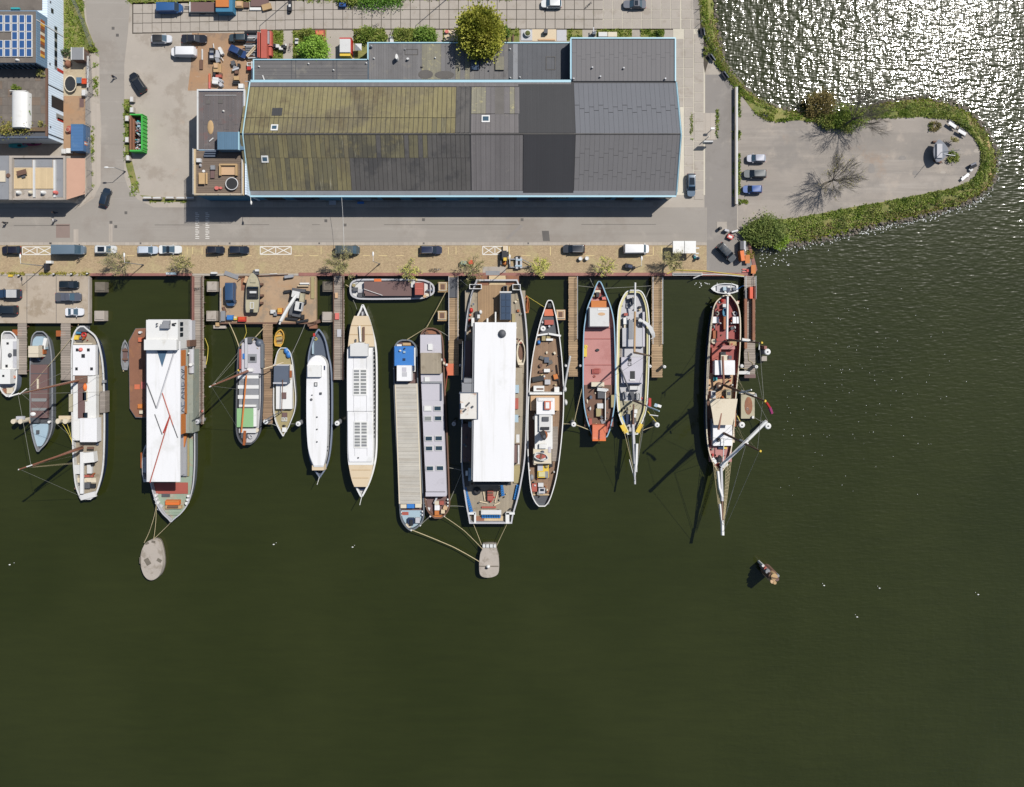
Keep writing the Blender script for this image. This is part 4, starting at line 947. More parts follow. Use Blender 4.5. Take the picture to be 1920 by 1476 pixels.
def car(name, label, cat, px, py, L, w, kind, head, rgb, roof=None, group='parked cars', metal=0., z=0.0, extras=(), glass='glass'):
    pm = paintmat('%d_%d_%d' % tuple(rgb), rgb, metal)
    c = W(px, py, z + .8)
    ang = {'E': 0, 'N': 90, 'W': 180, 'S': 270}.get(head, head)
    t = thing(name, label, cat, (c[0], c[1], z), R(ang), group, True)
    zb, zr, ws, rf, rr, rb, tw = KINDS[kind]; X = lambda f: L / 2 - f * L
    base = plan(L, w, w * .36, w * .2)
    sc = lambda k, zz, kx=None: [(x * (kx or k), y * k, zz) for x, y in base]
    hood = X(ws)
    body = MB(); fr = max(.0, zb - .2)
    def ztop(x): return zb if x < hood else zb - (.16 if kind in ('van', 'bigvan') else .12) * ((x - hood) / max(.1, L / 2 - hood)) ** 1.5
    body.loft([sc(.95, .22), sc(1, .4), sc(1.0, .62), [(x * .985, y * .95, ztop(x)) for x, y in base]]); body.build('body', pm, t, smooth=35)
    wb = w * .9; wt = w * tw
    gz = zr - .05
    g = [(X(ws), wb / 2 * .93), (X(rb), wb / 2), (X(rb), -wb / 2), (X(ws), -wb / 2 * .93)]; tp = [(X(rf), wt / 2), (X(rr), wt / 2), (X(rr), -wt / 2), (X(rf), -wt / 2)]
    G = [(x, y, zb - .03) for x, y in g]; T = [(x, y, gz) for x, y in tp]
    MB().add([G[3], G[0], T[0], T[3]], [(0, 1, 2, 3)]).build('windscreen', glass, t); MB().add([G[1], G[2], T[2], T[1]], [(0, 1, 2, 3)]).build('rear_window', glass if kind not in ('van', 'bigvan') else pm, t)
    for k in ((0, 1), (2, 3)):
        if kind in ('van', 'bigvan'):
            MB().add([G[k[0]], G[k[1]], T[k[1]], T[k[0]]], [(0, 1, 2, 3)]).build('side_panel', pm, t)
        else: MB().add([G[k[0]], G[k[1]], T[k[1]], T[k[0]]], [(0, 1, 2, 3)]).build('side_window', glass, t)
    pl = MB()
    for a, b in zip(G, T): pl.tube([a, b], .05, 4)
    pl.build('pillar', pm, t)
    rx0, rx1 = X(rf), X(rr); ro = []
    for sx, sz in ((1.0, 0), (.985, .06), (.9, .09)):
        ro.append([((rx0 + rx1) / 2 + x * sx, y * sx, gz - .01 + sz) for x, y in plan(rx0 - rx1 + .06, wt + .05, .22, .15, 4, .97)])
    MB().loft(ro).build('roof', roof or pm, t, smooth=20)
    if 'sunroof' in extras: MB().boxw((rx0 + rx1) / 2 + .1, 0, gz, gz + .095, (rx0 - rx1) * .62, wt * .78).build('sunroof', 'glass', t)
    if 'rails' in extras:
        for s in (-1, 1): MB().boxw((rx0 + rx1) / 2, s * wt * .47, gz, gz + .15, (rx0 - rx1) * .9, .06).build('roof_rail', 'steel', t)
    if 'slats' in extras:
        for k in range(9): MB().boxw(X(.5) - k * L * .05, 0, zr - .02, zr + .06, L * .035, w * .86).build('roof_slat', 'offwhite', t)
    if kind == 'pickup':
        MB().boxw(X(.785), 0, zb - .05, zb + .02, L * .38, w * .8).build('bed', 'dkgrey', t)
        MB().boxw(X(.66), 0, zb, zb + .3, L * .16, w * .8).build('bed_cover', pm, t)
    if 'rack' in extras:
        for k in range(4): MB().boxw(X(rf + .1 + (rr - rf) * k * .25), 0, zr, zr + .1, .06, wt * 1.05).build('roof_rack', 'black', t)
    for sx, sy in ((.3, 1), (.3, -1), (-.3, 1), (-.3, -1)):
        wm = MB(); wl = []
        for yy, rr_ in ((sy * (w / 2 - .2), .31), (sy * (w / 2 - .01), .31)): wl.append([(sx * L * 1.03 + rr_ * math.cos(2 * math.pi * k / 14), yy, .31 + rr_ * math.sin(2 * math.pi * k / 14)) for k in range(14)])
        wo = wm.loft(wl).build('wheel', 'rubber', t)
        rm = MB().loft([[(sx * L * 1.03 + .19 * math.cos(2 * math.pi * k / 10), yy, .31 + .19 * math.sin(2 * math.pi * k / 10)) for k in range(10)] for yy in (sy * (w / 2 - .1), sy * (w / 2 + .005))]).build('rim', 'steel', wo)
    for s in (1, -1):
        MB().ball(L / 2 - .28, s * w * .33, zb - .22, .2, .17, .1, 8, 4).build('headlight', 'ltgrey', t, smooth=60)
        MB().boxw(-L / 2 + .05, s * w * .38, zb - .3, zb - .08, .1, .22).build('taillight', 'red', t)
        MB().boxw(X(ws) - .25, s * (w / 2 + .06), zb - .02, zb + .14, .12, .2).build('mirror', pm if kind not in ('bigvan',) else 'black', t)
    return t
DK = (34, 40, 52); CARS = [
 ('van', 'bright blue panel van on the back road beside the trailer', 'van', 319, 16, 5.2, 2.0, 'van', 'E', (52, 98, 154), None, ()),
 ('car', 'white hatchback with black roof on the courtyard edge', 'car', 303, 73, 4.2, 1.75, 'hatch', 'E', (232, 234, 238), 'black', ()),
 ('car', 'long black saloon parked north of the white courtyard van', 'car', 364, 73, 5.2, 1.85, 'sedan', 'E', (30, 33, 42), None, ()),
 ('van', 'white panel van in the courtyard below the black saloon', 'van', 345, 98, 5.2, 2.0, 'van', 'W', (244, 245, 247), None, ()),
 ('car', 'black estate parked at a slant in the courtyard', 'car', 258, 155, 4.6, 1.85, 'estate', 124, (26, 32, 40), None, ()),
 ('car', 'dark blue hatchback turning at the street corner', 'car', 197, 370, 3.9, 1.7, 'hatch', 75, (30, 48, 66), None, ()),
 ('car', 'black hatchback parked left of the crossed white bay', 'car', 21, 469, 3.9, 1.75, 'hatch', 'W', (32, 32, 46), None, ()),
 ('van', 'grey blue high roof van parked right of the crossed white bay', 'van', 132, 469, 6.3, 2.1, 'bigvan', 'E', (110, 128, 142), None, ()),
 ('car', 'white car with long glass roof under the first quay tree', 'car', 198, 468, 4.5, 1.8, 'estate', 'E', (228, 230, 228), None, ('sunroof',)),
 ('car', 'silver hatchback parked nose to tail with a white glass roof car', 'car', 277, 469, 4.2, 1.75, 'hatch', 'E', (206, 216, 228), None, ()),
 ('car', 'white car with dark glass roof reflecting a tree, second quay tree beside', 'car', 319, 468, 4.7, 1.8, 'coupe', 'E', (238, 240, 238), 'glass', ()),
 ('car', 'small black car, left of the pair by the first wooden jetty', 'car', 404, 469, 3.7, 1.7, 'hatch', 'E', (28, 32, 44), None, ()),
 ('car', 'larger black car, right of the pair by the first wooden jetty', 'car', 448, 469, 4.1, 1.75, 'estate', 'E', (26, 36, 52), None, ()),
 ('van', 'dark grey van half hidden under the leafy quay tree', 'van', 652, 469, 5.0, 1.95, 'van', 'E', (78, 88, 88), None, ()),
 ('car', 'navy estate with pale windscreen on the middle of the brick strip', 'car', 808, 469, 4.6, 1.85, 'estate', 'E', (34, 44, 72), None, ('rails',)),
 ('car', 'dark estate with roof rails by two white round planters', 'car', 1076, 467, 4.6, 1.85, 'estate', 'W', (26, 36, 48), None, ('rails',)),
 ('van', 'white van parked between two quay trees near the white tent', 'van', 1193, 467, 5.3, 2.0, 'van', 'E', (250, 250, 250), None, ()),
 ('car', 'black off-roader with ribbed roof by the orange tables', 'car', 1362, 474, 4.6, 1.9, 'suv', -46, (30, 44, 56), None, ('rack',)),
 ('car', 'silver grey hatchback, top of three on the peninsula', 'car', 1418, 297, 3.9, 1.7, 'hatch', 'W', (168, 172, 186), None, ()),
 ('car', 'dark green estate, middle of three on the peninsula', 'car', 1416, 326, 4.7, 1.8, 'estate', 'W', (58, 70, 76), None, ()),
 ('car', 'bright blue hatchback, bottom of three on the peninsula', 'car', 1411, 355, 4.0, 1.7, 'hatch', 'W', (32, 84, 158), None, ()),
 ('car', 'teal blue people carrier east of the warehouse', 'car', 1296, 347, 4.8, 1.85, 'estate', 'S', (54, 88, 116), None, ('sunroof',)),
 ('car', 'white hatchback on the back road at the picture top', 'car', 1034, 7, 4.3, 1.75, 'hatch', 'W', (232, 234, 232), None, ()),
 ('car', 'dark grey convertible roofed car on the back road', 'car', 1190, 8, 4.7, 1.8, 'sedan', 'W', (74, 82, 98), None, ('sunroof',)),
 ('van', 'dark blue van on the brown work platform', 'van', 433, 552, 4.9, 1.95, 'van', 'S', (52, 82, 118), None, ()),
 ('car', 'black hatchback at the top right of the concrete platform', 'car', 129, 534, 4.0, 1.7, 'hatch', 'E', (20, 34, 42), None, ()),
 ('pickup_truck', 'grey pickup truck with load bed on the concrete platform', 'pickup', 128, 557, 5.3, 1.9, 'pickup', 'E', (96, 100, 112), None, ()),
 ('car', 'white sports car on the concrete platform', 'car', 139.5, 585, 3.8, 1.7, 'coupe', 'E', (238, 240, 244), None, ()),
 ('car', 'navy off-roader with white slatted roof rack on the concrete platform', 'car', 18, 551, 4.8, 1.9, 'suv', 'W', (40, 64, 92), None, ('slats',)),
 ('car', 'black off-roader with yellow plate on the concrete platform', 'car', 13, 581, 4.5, 1.9, 'suv', 'W', (28, 40, 50), None, ()),
 ('car', 'dark green hatchback at the red rack, north of a blue one', 'car', 447, 71, 3.9, 1.7, 'hatch', 'W', (56, 72, 80), None, ()),
 ('car', 'blue hatchback parked at a slant at the red rack', 'car', 446, 97, 3.9, 1.7, 'hatch', -26, (36, 66, 118), None, ()),
]
for (n_, lb, ct, px, py, L, w, k, h, rgb, rf, ex) in CARS:
    car(n_, lb, ct, px, py, L, w, k, h, rgb, rf, 'parked cars and vans', .0, .0, ex, 'glassblue' if rgb[0] > 60 else 'glass')
single('number_plate', 'yellow number plate on the black off-roader', 'plate', MB(), 'yellow') if 0 else None
O('trailer', 'flat trailer with grey load bed behind the blue van', 'trailer', 'bed hatchbrown 356 4 406 22 .6 .8\nside_board dkgrey 356 22 406 23.4 .6 1.1\nside_board offwhite 355 3.5 356.5 23 .6 1.1\ndrawbar black 346 12 356 14 .5 .6\nwheel rubber 375 22 384 25 0 .6')
O('shed', 'small shed with orange roof and teal sides on the trailer end', 'shed', 'wall teal 404.5 -6 436 22 .1 2.2\nroof orangeply 404.5 -8 428.5 13 2.2 2.5')
# ---------------------------------------------------------------- crane truck, loader, boat trailer, containers
O('crane_truck', 'white crane truck with boom lowered on the work platform', 'crane truck', '''
chassis dkgrey 545 549 566 592 .6 1.0 @-10
outrigger black 532 544 546 549 .3 .6 @8
outrigger black 566 545 581 549 .3 .6 @-8
outrigger black 535 596 558 600 .3 .6 @-6
outrigger black 556 600 578 604 .3 .6 @10
turntable offwhite 547 546 561 558 1 2.2 @-12
counterweight dkgrey 547 541 572 547 1 1.8 @-6
cab offwhite 553 566 566 583 1 2.4 @-10
cab_window glass 561 568 565 580 2.4 2.46 @-10
engine_cover camo 562 550 570 566 1 1.9 @-8
front_deck dkgrey 548 582 564 594 .6 1.1 @-10
~boom white .36 555 554 2.7 540 577 3.0 526 602 3.0
~boom_tip white .2 527 600 3.0 524 608 2.9
wheel rubber 544 560 548 568 0 .9
wheel rubber 565 590 569 598 0 .9
wheel rubber 542 586 546 594 0 .9
wheel rubber 569 562 573 570 0 .9''')
O('loader', 'yellow and black compact loader beside the boat trailer', 'loader', 'body black 941 470 950 486 .4 1.6\nboom dkgrey 938 474 941 496 .6 1\narm black 950 472 952 496 .6 1\nbucket orangeply 941 488 952 498 .2 .9 d\nseat yellow 944 483 950 489 1.2 1.7\nwheel rubber 938 472 941 479 0 .8\nwheel rubber 951 472 954 479 0 .8\nscreen tan 943 461 950 471 .1 .6')
O('boat_trailer', 'light steel boat trailer with long drawbar on the brick strip', 'trailer', 'frame steel 957 485 978 487 .4 .6\nframe steel 956 500 977 502 .4 .6\ncross_bar steel 955 484 957 502 .4 .6\ncross_bar ltgrey 967 482 971 504 .5 .8\ncross_bar ltgrey 975 483 979 503 .5 .8\nroller ltblue 967 486 979 489 .6 .9\nroller ltblue 966 497 979 500 .6 .9\n~drawbar steel .08 979 486 .6 990 492 .6 999 497 .6\n~drawbar steel .08 978 502 .6 988 500 .6 999 498 .6\nwheel rubber 965 502 974 505 0 .7\nwheel rubber 967 480 976 483 0 .7')
db = O('dumpster', 'green skip container full of rubbish bags by the street', 'skip', '''
wall rust 243 216 245.5 281 .1 2.2
liner rust 245.5 216 252 281 .1 1.2
wall green 264.5 215 267 282 .1 2.2
wall green 243 213.5 267 216 .1 2.2
wall green 243 281 267 284 .1 2.2
floor brown 244 216 266 281 .1 .4''')
for k in range(9): shape(MB(), 266, 218 + k * 7.2, 268.4, 219.4 + k * 7.2, .1, 2.15).build('rib', 'green', db)
random.seed(8)
for k in range(46):
    x, y = random.uniform(253, 263), random.uniform(226, 280); r = random.uniform(1.2, 2.6)
    o_ = shape(MB(), x - r, y - r * .8, x + r, y + r * .8, 1.0, 1.75 + random.uniform(0, .5), random.choice(['d', '@%d' % random.randint(0, 80), 'd'])).build('rubbish_bag', random.choice(['offwhite', 'white', 'ltblue', 'grey', 'brown', 'dkgrey', 'offwhite', 'turq', 'pinkish']), db, smooth=50)
cn = O('shipping_container', 'blue corrugated shipping container inside the fenced garden yard', 'container', 'body container 133 234 156 283 0 2.6\ndoor shedblue 133 232.5 156 234 0 2.5\nroof container 133 236 156 283 2.6 2.68')
cy = W(161, 262, 1.4); 
for k, c_ in enumerate(('orange', 'white', 'orange')): MB().boxw(W(156, 260, 2.6)[0] + .02, W(156, 272 - k * 2.4, 1.5)[1], 1.0, 2.1, .04, .2 + .1 * (k % 2)).build('emblem', c_, cn)
for k in range(7): MB().boxw(W(156, 260, 2.6)[0] + .02, W(156, 256.5 + k * 2.0, 1.5)[1], .5, .75, .04, .14).build('letter', 'white', cn)
O('garden_shed', 'flat grey roofed garden shed in the fenced yard', 'shed', 'wall brown 134 90 156 112 0 2.3\nroof grey 133.5 89 156 112 2.3 2.45\nfascia white 132.8 88.5 134 112 2.3 2.5\nfascia white 155.6 88.5 156.6 112 2.3 2.5')
O('pond', 'oval stock tank pond with dark netting in the fenced yard', 'pond', 'rim cream 120 141 143 173 .6 .8 c\nnet black 121.5 143 141.5 171 .7 .86 c\nbasin olive 122 144 141 171 0 .6 c')
O('table', 'blue garden table with an orange crate beside the oval pond', 'table', 'top shedblue 143 145 153 156 .7 .8\nleg steel 144 146 145 147 0 .7\nleg steel 151 154 152 155 0 .7')
O('crate', 'orange plastic crate on the garden table by the oval pond', 'crate', 'body orangeplastic 153 147 161 157 .5 1.1\nrim orangeplastic 153 147 161 157 1.1 1.2 n')
O('freezer', 'white chest freezer beside the oval pond', 'freezer', 'body white 153 168 160 179 0 .9\nlid offwhite 153 168 160 179 .9 1')
O('bench', 'white long bench along the yard fence', 'bench', 'seat white 163 105 166 164 .9 1\nleg steel 163.5 108 165 110 0 .9\nleg steel 163.5 158 165 160 0 .9')
O('wood_stove', 'copper coloured round stove pot in the fenced yard', 'stove', 'body rust 117 110 129 125 0 1.1 d\nchimney black 118 112 121 115 1 1.5 c')
O('doormat', 'brown flat mat on the yard paving west of the fence', 'mat', 'pad hatchbrown 149 184 157 201 .03 .08')
O('bucket_heap', 'terracotta coloured round planter north of the blue container', 'planter', 'body brickred 120 234 133 250 0 .8 d\nrim brick 122 238 131 248 .7 .85 o')
O('crate', 'white crates stacked south-west of the blue container', 'crate', 'body offwhite 115 279 123 288 0 .9\nlid white 124 278 132 287 0 .9')
for x, y, m_, n_ in ((36, 273, 'turq', 'turquoise kayak hull lying beside the office building south wall'), (62, 269, 'magenta', 'dark pink kayak hull lying beside the office building south wall')):
    O('kayak', n_, 'kayak', 'hull %s %d %d %d %d .1 .5 b\nseat black %d %d %d %d .3 .5 c' % (m_, x - 20, y - 4, x + 17, y + 5, x - 4, y - 2, x + 3, y + 2), 'kayaks by the office')
def fence(name, label, pts, h=2., gap=3.2, mat='zinc', post='steel'):
    q = W(*pts[0]); t = thing(name, label, 'fence', q)
    P = [Vector(W(*p)) for p in pts]
    for a, b in zip(P[:-1], P[1:]):
        n_ = max(1, round((b - a).length / gap))
        for i in range(n_):
            u, v = a.lerp(b, i / n_), a.lerp(b, (i + 1) / n_)
            MB().tube([u, u + Vector((0, 0, h + .1))], .06, 5).build('post', post, t)
            mb = MB()
            for k in range(1, 6): mb.tube([u + Vector((0, 0, h * k / 5)), v + Vector((0, 0, h * k / 5))], .02, 3)
            nn = 12
            for k in range(1, nn): w_ = u.lerp(v, k / nn); mb.tube([w_ + Vector((0, 0, .1)), w_ + Vector((0, 0, h))], .014, 3)
            mb.build('mesh_panel', mat, t)
    return t
fence('mesh_fence', 'grey mesh fence along the garden yard street side', [(170, 104, 0), (176, 178, 0), (170, 183, 0), (172, 290, 0), (174, 355, 0), (150, 384, 0)])
fence('mesh_fence', 'grey mesh fence beside the grassy triangle by the street', [(137, -10, 0), (158, 38, 0), (178, 92, 0)])
fence('mesh_fence', 'green mesh fence along the rough bank north-east of the slabs', [(1309, -10, 0), (1312, 45, 0), (1325, 77, 0), (1352, 116, 0), (1376, 160, 0)], 1.8, 3.2, 'barkmoss', 'offwhite')
for k, (x, y, a) in enumerate(((1317, 59, 8), (1334, 107, 35), (1359, 140, 35))):
    O('bench', 'dark seat bench by the bank fence, ' + ['northernmost', 'middle', 'southernmost'][k] + ' of three', 'bench', 'seat coatdark %g %g %g %g .5 .62 @%d\nbackrest slate %g %g %g %g .5 1 @%d\nleg steel %g %g %g %g 0 .5' % (x - 4, y - 7, x + 4, y + 7, a, x + 3, y - 7, x + 4.5, y + 7, a, x - 1, y - 5, x + 1, y - 3), 'benches by the bank fence')
lw = O('low_wall', 'long low concrete wall with weeds west of the peninsula', 'wall', 'body concrete 1378.5 163 1383 383 0 .9\ncapping offwhite 1380.5 163 1383.6 383 .9 .96')
tufts('wall_weeds', inrect(1383.5, 166, 1387, 383, cl=-.05, sc=.06), 420, G1, (.15, .4)); tufts('wall_weeds', inrect(1374.5, 200, 1378.5, 383, cl=.05, sc=.06), 260, G1, (.15, .35))
# ---------------------------------------------------------------- scrap yard, gardens north of the warehouse
rk = O('storage_rack', 'red steel storage rack holding lengths of scrap beside the annex', 'rack', '''
upright redrack 489 55 500 109 0 2.6
rail redrack 485 60 487 108 0 2.4
rail redrack 482.5 60 484 107 0 2.4
arm pinkish 500 84 510 86 0 1.6
outer_rail redrack 504 58 509 104 .1 1.3
sheet zinc 501 58 504 82 .1 2.0
shelf grey 460 62 482 108 .1 .5''')
random.seed(12)
for k in range(13): MB().box(461, 70 + k * 2.9, 461 + random.uniform(12, 22), 70 + k * 2.9 + random.uniform(.6, 1.5), .5, .9).build('bar', random.choice(['ltgrey', 'zinc', 'offwhite', 'dkgrey', 'brown']), rk)
kit(rk, '~beam tan .16 462 105 .9 475 90 .9 487 79 1.1\n~beam tan .14 464 107 .9 478 92 .9 487 83 1.1\n~beam offwhite .12 465 109 .8 500 107 .8\n~beam offwhite .12 457 85.5 .8 482 85.5 .8')
O('tarpaulin_roll', 'black wrapped roll at the top of the red rack', 'roll', 'body black 458 56 480 63.5 .2 1 v')
hs = [('pallet_stack', 'stack of wooden pallets in the scrap yard row', 'pallets', 'board pallet 400 118 410 135 .1 1.0\nboard cardboard 401 119 408 127 1.0 1.3\nboard pallet 410 120 414 136 .1 .6'),
 ('engine_block', 'black machine block at the head of the scrap row', 'machine', 'body black 392 90 401 113 .1 1.1\ntop steel 393 95 400 99 1.1 1.3\ntop ltgrey 393 104 400 109 1.1 1.25\nside navy 393 100 400 103 1.1 1.2'),
 ('metal_sheets', 'bright metal sheets leaning in the scrap row', 'scrap', 'sheet ltgrey 404 94 412 108 .1 .9 @-4\nsheet white 411 88 416 102 .3 1.2 @25\nsheet zinc 404 108 411 117 .1 .8 @20\n~pipe offwhite .1 400 82 .3 403 108 .6\n~pipe white .08 412 104 .3 419 114 .5'),
 ('white_cabinet', 'white cabinet lying at the foot of the scrap row', 'cabinet', 'body white 398 145 409 157 .1 1.1 @-6\ndoor offwhite 399 146 408 150 1.1 1.15 @-6'),
 ('gas_cylinder', 'silver tanks standing by the white cabinet', 'tank', 'body ltgrey 409 148 417 155 .1 1.1 c\nbody ltgrey 410 155 417 162 .1 1.1 c\ncap steel 411 149 415 153 1.1 1.3 d'),
 ('scrap_heap', 'heap of mixed dark scrap near the annex wall', 'scrap', 'piece dkgrey 433 114 440 122 .1 .8 @20\npiece grey 437 124 447 130 .1 .7 @-15\npiece ltgrey 435 128 448 131 .5 .8 @20\npiece brown 440 132 446 138 .1 .6\npiece black 445 119 449 125 .1 .9\npiece olive 433 130 438 135 .1 .5 d'),
 ('grate', 'steel grate panels lying by the annex corner', 'scrap', 'panel pallet 438 143 448 150 .1 .4\npanel black 436 152 449 155 .1 .6\npanel black 436 156 449 158 .1 .6\nbox white 447 157 456 165 .1 1'),
 ('crate', 'red plastic crate under the steel posts by the annex', 'crate', 'body red 463 125 471 131 .4 1\nframe offwhite 463 117 472 124 .4 .9 n\nleg steel 464 129 466 131 .05 .4'),
 ('brown_crates', 'dark red boxes in the middle of the scrap row', 'boxes', 'body brickred 404 140 415 145 .1 .8\nbody black 399 136 404 142 .1 .9\nbody brown 410 137 416 141 .1 .6')]
for h_ in hs: O(*h_, 'things stored in the scrap yard')
kit(t_, '') if 0 else None
O('steel_post', 'pair of long white steel profiles beside the annex west edge', 'profile', 'bar offwhite 471 115 473 153 .05 1.2\nbar white 474 116 475.2 153 .05 1.2', 'steel profiles')
O('pipe_stack', 'row of pipes and orange marker along the courtyard edge of the scrap yard', 'pipes', 'pipe offwhite 378 92 380 112 .1 .4\npipe brown 374 112 380 130 .1 .3\npipe orangepale 391 138 394 156 .1 .4\nsign pinkish 391 154 394 166 .1 .5')
O('ice_cream_kiosk', 'small kiosk with white roof and yellow and red sides on the slabs', 'kiosk', 'wall yellow 637 99 657 105 0 2.0\nwall red 657 71 659 100 0 1.9\nbody white 637 72 657 99 0 2.2\nroof offwhite 637 73 657 98 2.2 2.35\nfascia red 636.5 70.5 658 73 2 2.3')
O('parasol', 'white closed round parasol east of the kiosk', 'parasol', 'canopy offwhite 664 80 677 93 1.8 2.4 p\npole steel 670 86 671 87 0 1.9')
O('brick_pile', 'heap of orange bricks north of the bright green tree', 'bricks', 'pile brickred 591 56 607 76 .05 .7 t\npile orangepale 592 58 606 66 .7 .9')
O('motorbike', 'row of black and white scooters beside the garden path', 'scooters', 'body black 512 82 518 88 .3 .9\nbody offwhite 517 83 523 89 .4 1\nbody coatwhite 523 87 530 93 .4 1\nbody black 527 84 536 90 .3 1\nwheel rubber 531 91 535 97 .05 .6\nwheel rubber 513 88 517 92 .05 .6\nmirror white 535 82 537 86 1 1.1')
O('garden_chair', 'white garden chair on the grass west of the green tree', 'chair', 'seat offwhite 553 74 559 82 .4 .5\nbackrest white 553 72 559 74 .4 1\nleg steel 554 80 555 81 .05 .4')
O('garden_figure', 'pink garden planter by the foot of the green tree', 'planter', 'body pinkish 556 88 562 95 .05 .8 d\nsoil black 557 92 562 98 .05 .4 c')
O('pallet_stack', 'pallets stacked at the road side by the trailer shed', 'pallets', 'board pallet 441 2 455 14 .05 .9\nboard cardboard 443 3 453 11 .9 1.1\nboard brown 456 4 466 14 .05 .6')
O('crates', 'wooden crate and white tarpaulin heap on the back road', 'crates', 'crate pallet 491 7 508 18 .05 .7 @15\ncrate hatchbrown 470 -2 503 12 .05 .5\ncover white 468 14 489 19 .05 .4')
O('flower_tub', 'round white tub with plants on the light paving', 'tub', 'tub offwhite 983 55 996 68 .05 .7 c\nplant hedgebase 984.5 56.5 994.5 66.5 .7 .9 d\npad ltgrey 977 55.5 998 76 .04 .07')
O('patio', 'cream paving patio with a small dark chimney stove', 'patio', 'paving tan 998 55 1043 77 .03 .06\npaving ltgrey 1044 56 1062 77 .03 .06\nstove dkgrey 1020 55 1027 62 .05 1.1\nplank cardboard 1009 73 1041 76 .06 .2')
O('tile_stack', 'stacked pale paving tiles beside a pink tub', 'tiles', 'tile tan 833 56 858 77 .04 .2\ntub pinkish 834 56 841 62 .1 .7 c')
O('cold_frame', 'pair of white cold frame boxes north of the grey block', 'cold frame', 'box cream 1122 60 1139 69 .05 .5\nbox cream 1140 60 1157 69 .05 .5\nlid offwhite 1122.5 60.5 1138.5 68.5 .5 .56')
O('bench', 'dark wooden slat bench on the garden strip near the conifer', 'bench', 'slat brown 948 65 950.5 77 .4 .5\nslat brown 952 65 954.5 77 .4 .5\nslat brown 961 65 963.5 77 .4 .5\nseat tan 930 68 946 78 .05 .2')
O('utility_box', 'small green cabinet standing on the slab road edge', 'cabinet', 'body slate 1111 58 1117 64 0 1.3\nlid ltgrey 1112 51 1114 60 1.3 1.4')
O('slab_table', 'white low box by the two shrubs at the annex edge', 'box', 'body offwhite 731 67 738 79 .05 .6\nlid ltgrey 731 67 738 72 .6 .7')
for k, (x, y) in enumerate(((276, 371), (294, 371.5), (318, 371), (338, 371.5), (356, 371.5))):
    O('concrete_block', 'grey concrete barrier block, number %s from the street in the courtyard row' % ['one', 'two', 'three', 'four', 'five'][k], 'block', 'body concrete %g %g %g %g 0 .8\ntop offwhite %g %g %g %g .8 .86' % (x - 8, y - 2.5, x + 8, y + 2, x - 7, y - 2, x + 7, y + .5), 'concrete barrier blocks')
for k, (x, y) in enumerate(((247, 186), (247, 206), (238, 222), (238, 262), (240, 296))):
    O('concrete_block', 'pale concrete block at the courtyard west edge, ' + ['well north of the skip', 'just north of the skip', 'beside the skip north end', 'beside the skip middle', 'south of the skip'][k], 'block', 'body concrete %g %g %g %g 0 .8\ntop offwhite %g %g %g %g .8 .86' % (x - 4, y - 5, x + 4, y + 5, x - 3, y - 4.5, x + 2, y + 4.5), 'concrete barrier blocks')
# ---------------------------------------------------------------- quay side furniture
O('market_tent', 'white two-part market tent on the quay brick strip', 'tent', 'canopy white 1262 452 1283 475 2.2 2.75 \ncanopy white 1284 452 1305 475 2.2 2.75\ngutter ltgrey 1283 452 1284 475 2.1 2.3\nleg steel 1263 473 1264 474 0 2.2\nleg steel 1303 473 1304 474 0 2.2\nleg steel 1263 454 1264 455 0 2.2\nleg steel 1303 454 1304 455 0 2.2\ncounter offwhite 1305 464 1311 466.5 .7 .8\ncounter offwhite 1304 474 1310 476.5 .7 .8')
O('bag_heap', 'blue and white bags beside the market tent', 'bags', 'bag ltblue 1300 476 1306 482 .05 .7 d\nbag white 1304 479 1310 485 .05 .6 d\nbag navy 1308 481 1313 487 .05 .6 d\nbag turq 1301 481 1305 486 .05 .5 d')
for k, (x, y) in enumerate(((1088.5, 485), (1100.5, 484.5))): O('planter', ['left', 'right'][k] + ' one of two white round planters by the dark estate', 'planter', 'tub white %g %g %g %g 0 .8 c\nrim offwhite %g %g %g %g .7 .85 o' % (x - 3.8, y - 3.8, x + 3.8, y + 3.8, x - 3.9, y - 3.9, x + 3.9, y + 3.9), 'round planters')
O('bin', 'green wheeled bin beside a red one under a quay tree', 'bin', 'body hatchgreen 864 489 875 496 .1 1\nlid palegreen 864 489 875 496 1 1.1'); O('bin', 'red wheeled bin beside a green one under a quay tree', 'bin', 'body red 877 488 888 496 .1 1\nlid orangeplastic 877 488 888 495 1 1.1')
O('metal_plate', 'grey steel plate on the quay before the ferry gangway', 'plate', 'body grey 911 508 937 516 .06 .12'); O('gangway_slab', 'pale concrete slab at the quay edge before the ferry', 'slab', 'body slab 905 500 948 517 .025 .06')
O('metal_plate', 'grey steel plate lying askew at the work platform edge', 'plate', 'body grey 420 512 448 520 .1 .2 @-20')
for k, (x, y, l) in enumerate(((1401.5, 486, 'upper'), (1412.5, 505, 'lower'))): O('picnic_table', l + ' one of two flat orange wooden tables at the quay corner', 'table', 'tabletop orangeply %g %g %g %g .75 .85\nleg brown %g %g %g %g 0 .75\nleg brown %g %g %g %g 0 .75' % (x - 4, y - 8, x + 4.5, y + 8, x - 3, y - 6, x - 1, y - 5, x - 3, y + 5, x - 1, y + 6), 'orange tables at the quay corner')
O('orange_board', 'upright orange board leaning by the black off-roader', 'board', 'panel orange 1389 470 1396 489 .05 1.9 @8\nprop brown 1390 474 1391 485 .05 1')
O('site_cabinet', 'grey ribbed cabinet with lid beside the orange board', 'cabinet', 'body dkgrey 1388 452 1394.5 468 0 1.4\nlid ltgrey 1394.5 452 1398.5 468 0 1.5\nhandle white 1397 468 1399 471 .8 1')
O('hand_cart', 'pinkish red hand trolley lying at the quay corner', 'trolley', 'frame pinkish 1392 504 1402 506 .1 .25\nframe pinkish 1392 508.5 1402 510.5 .1 .25\naxle red 1400 505 1404 510 .1 .35\nwheel rubber 1401 503 1404 505 .03 .4')
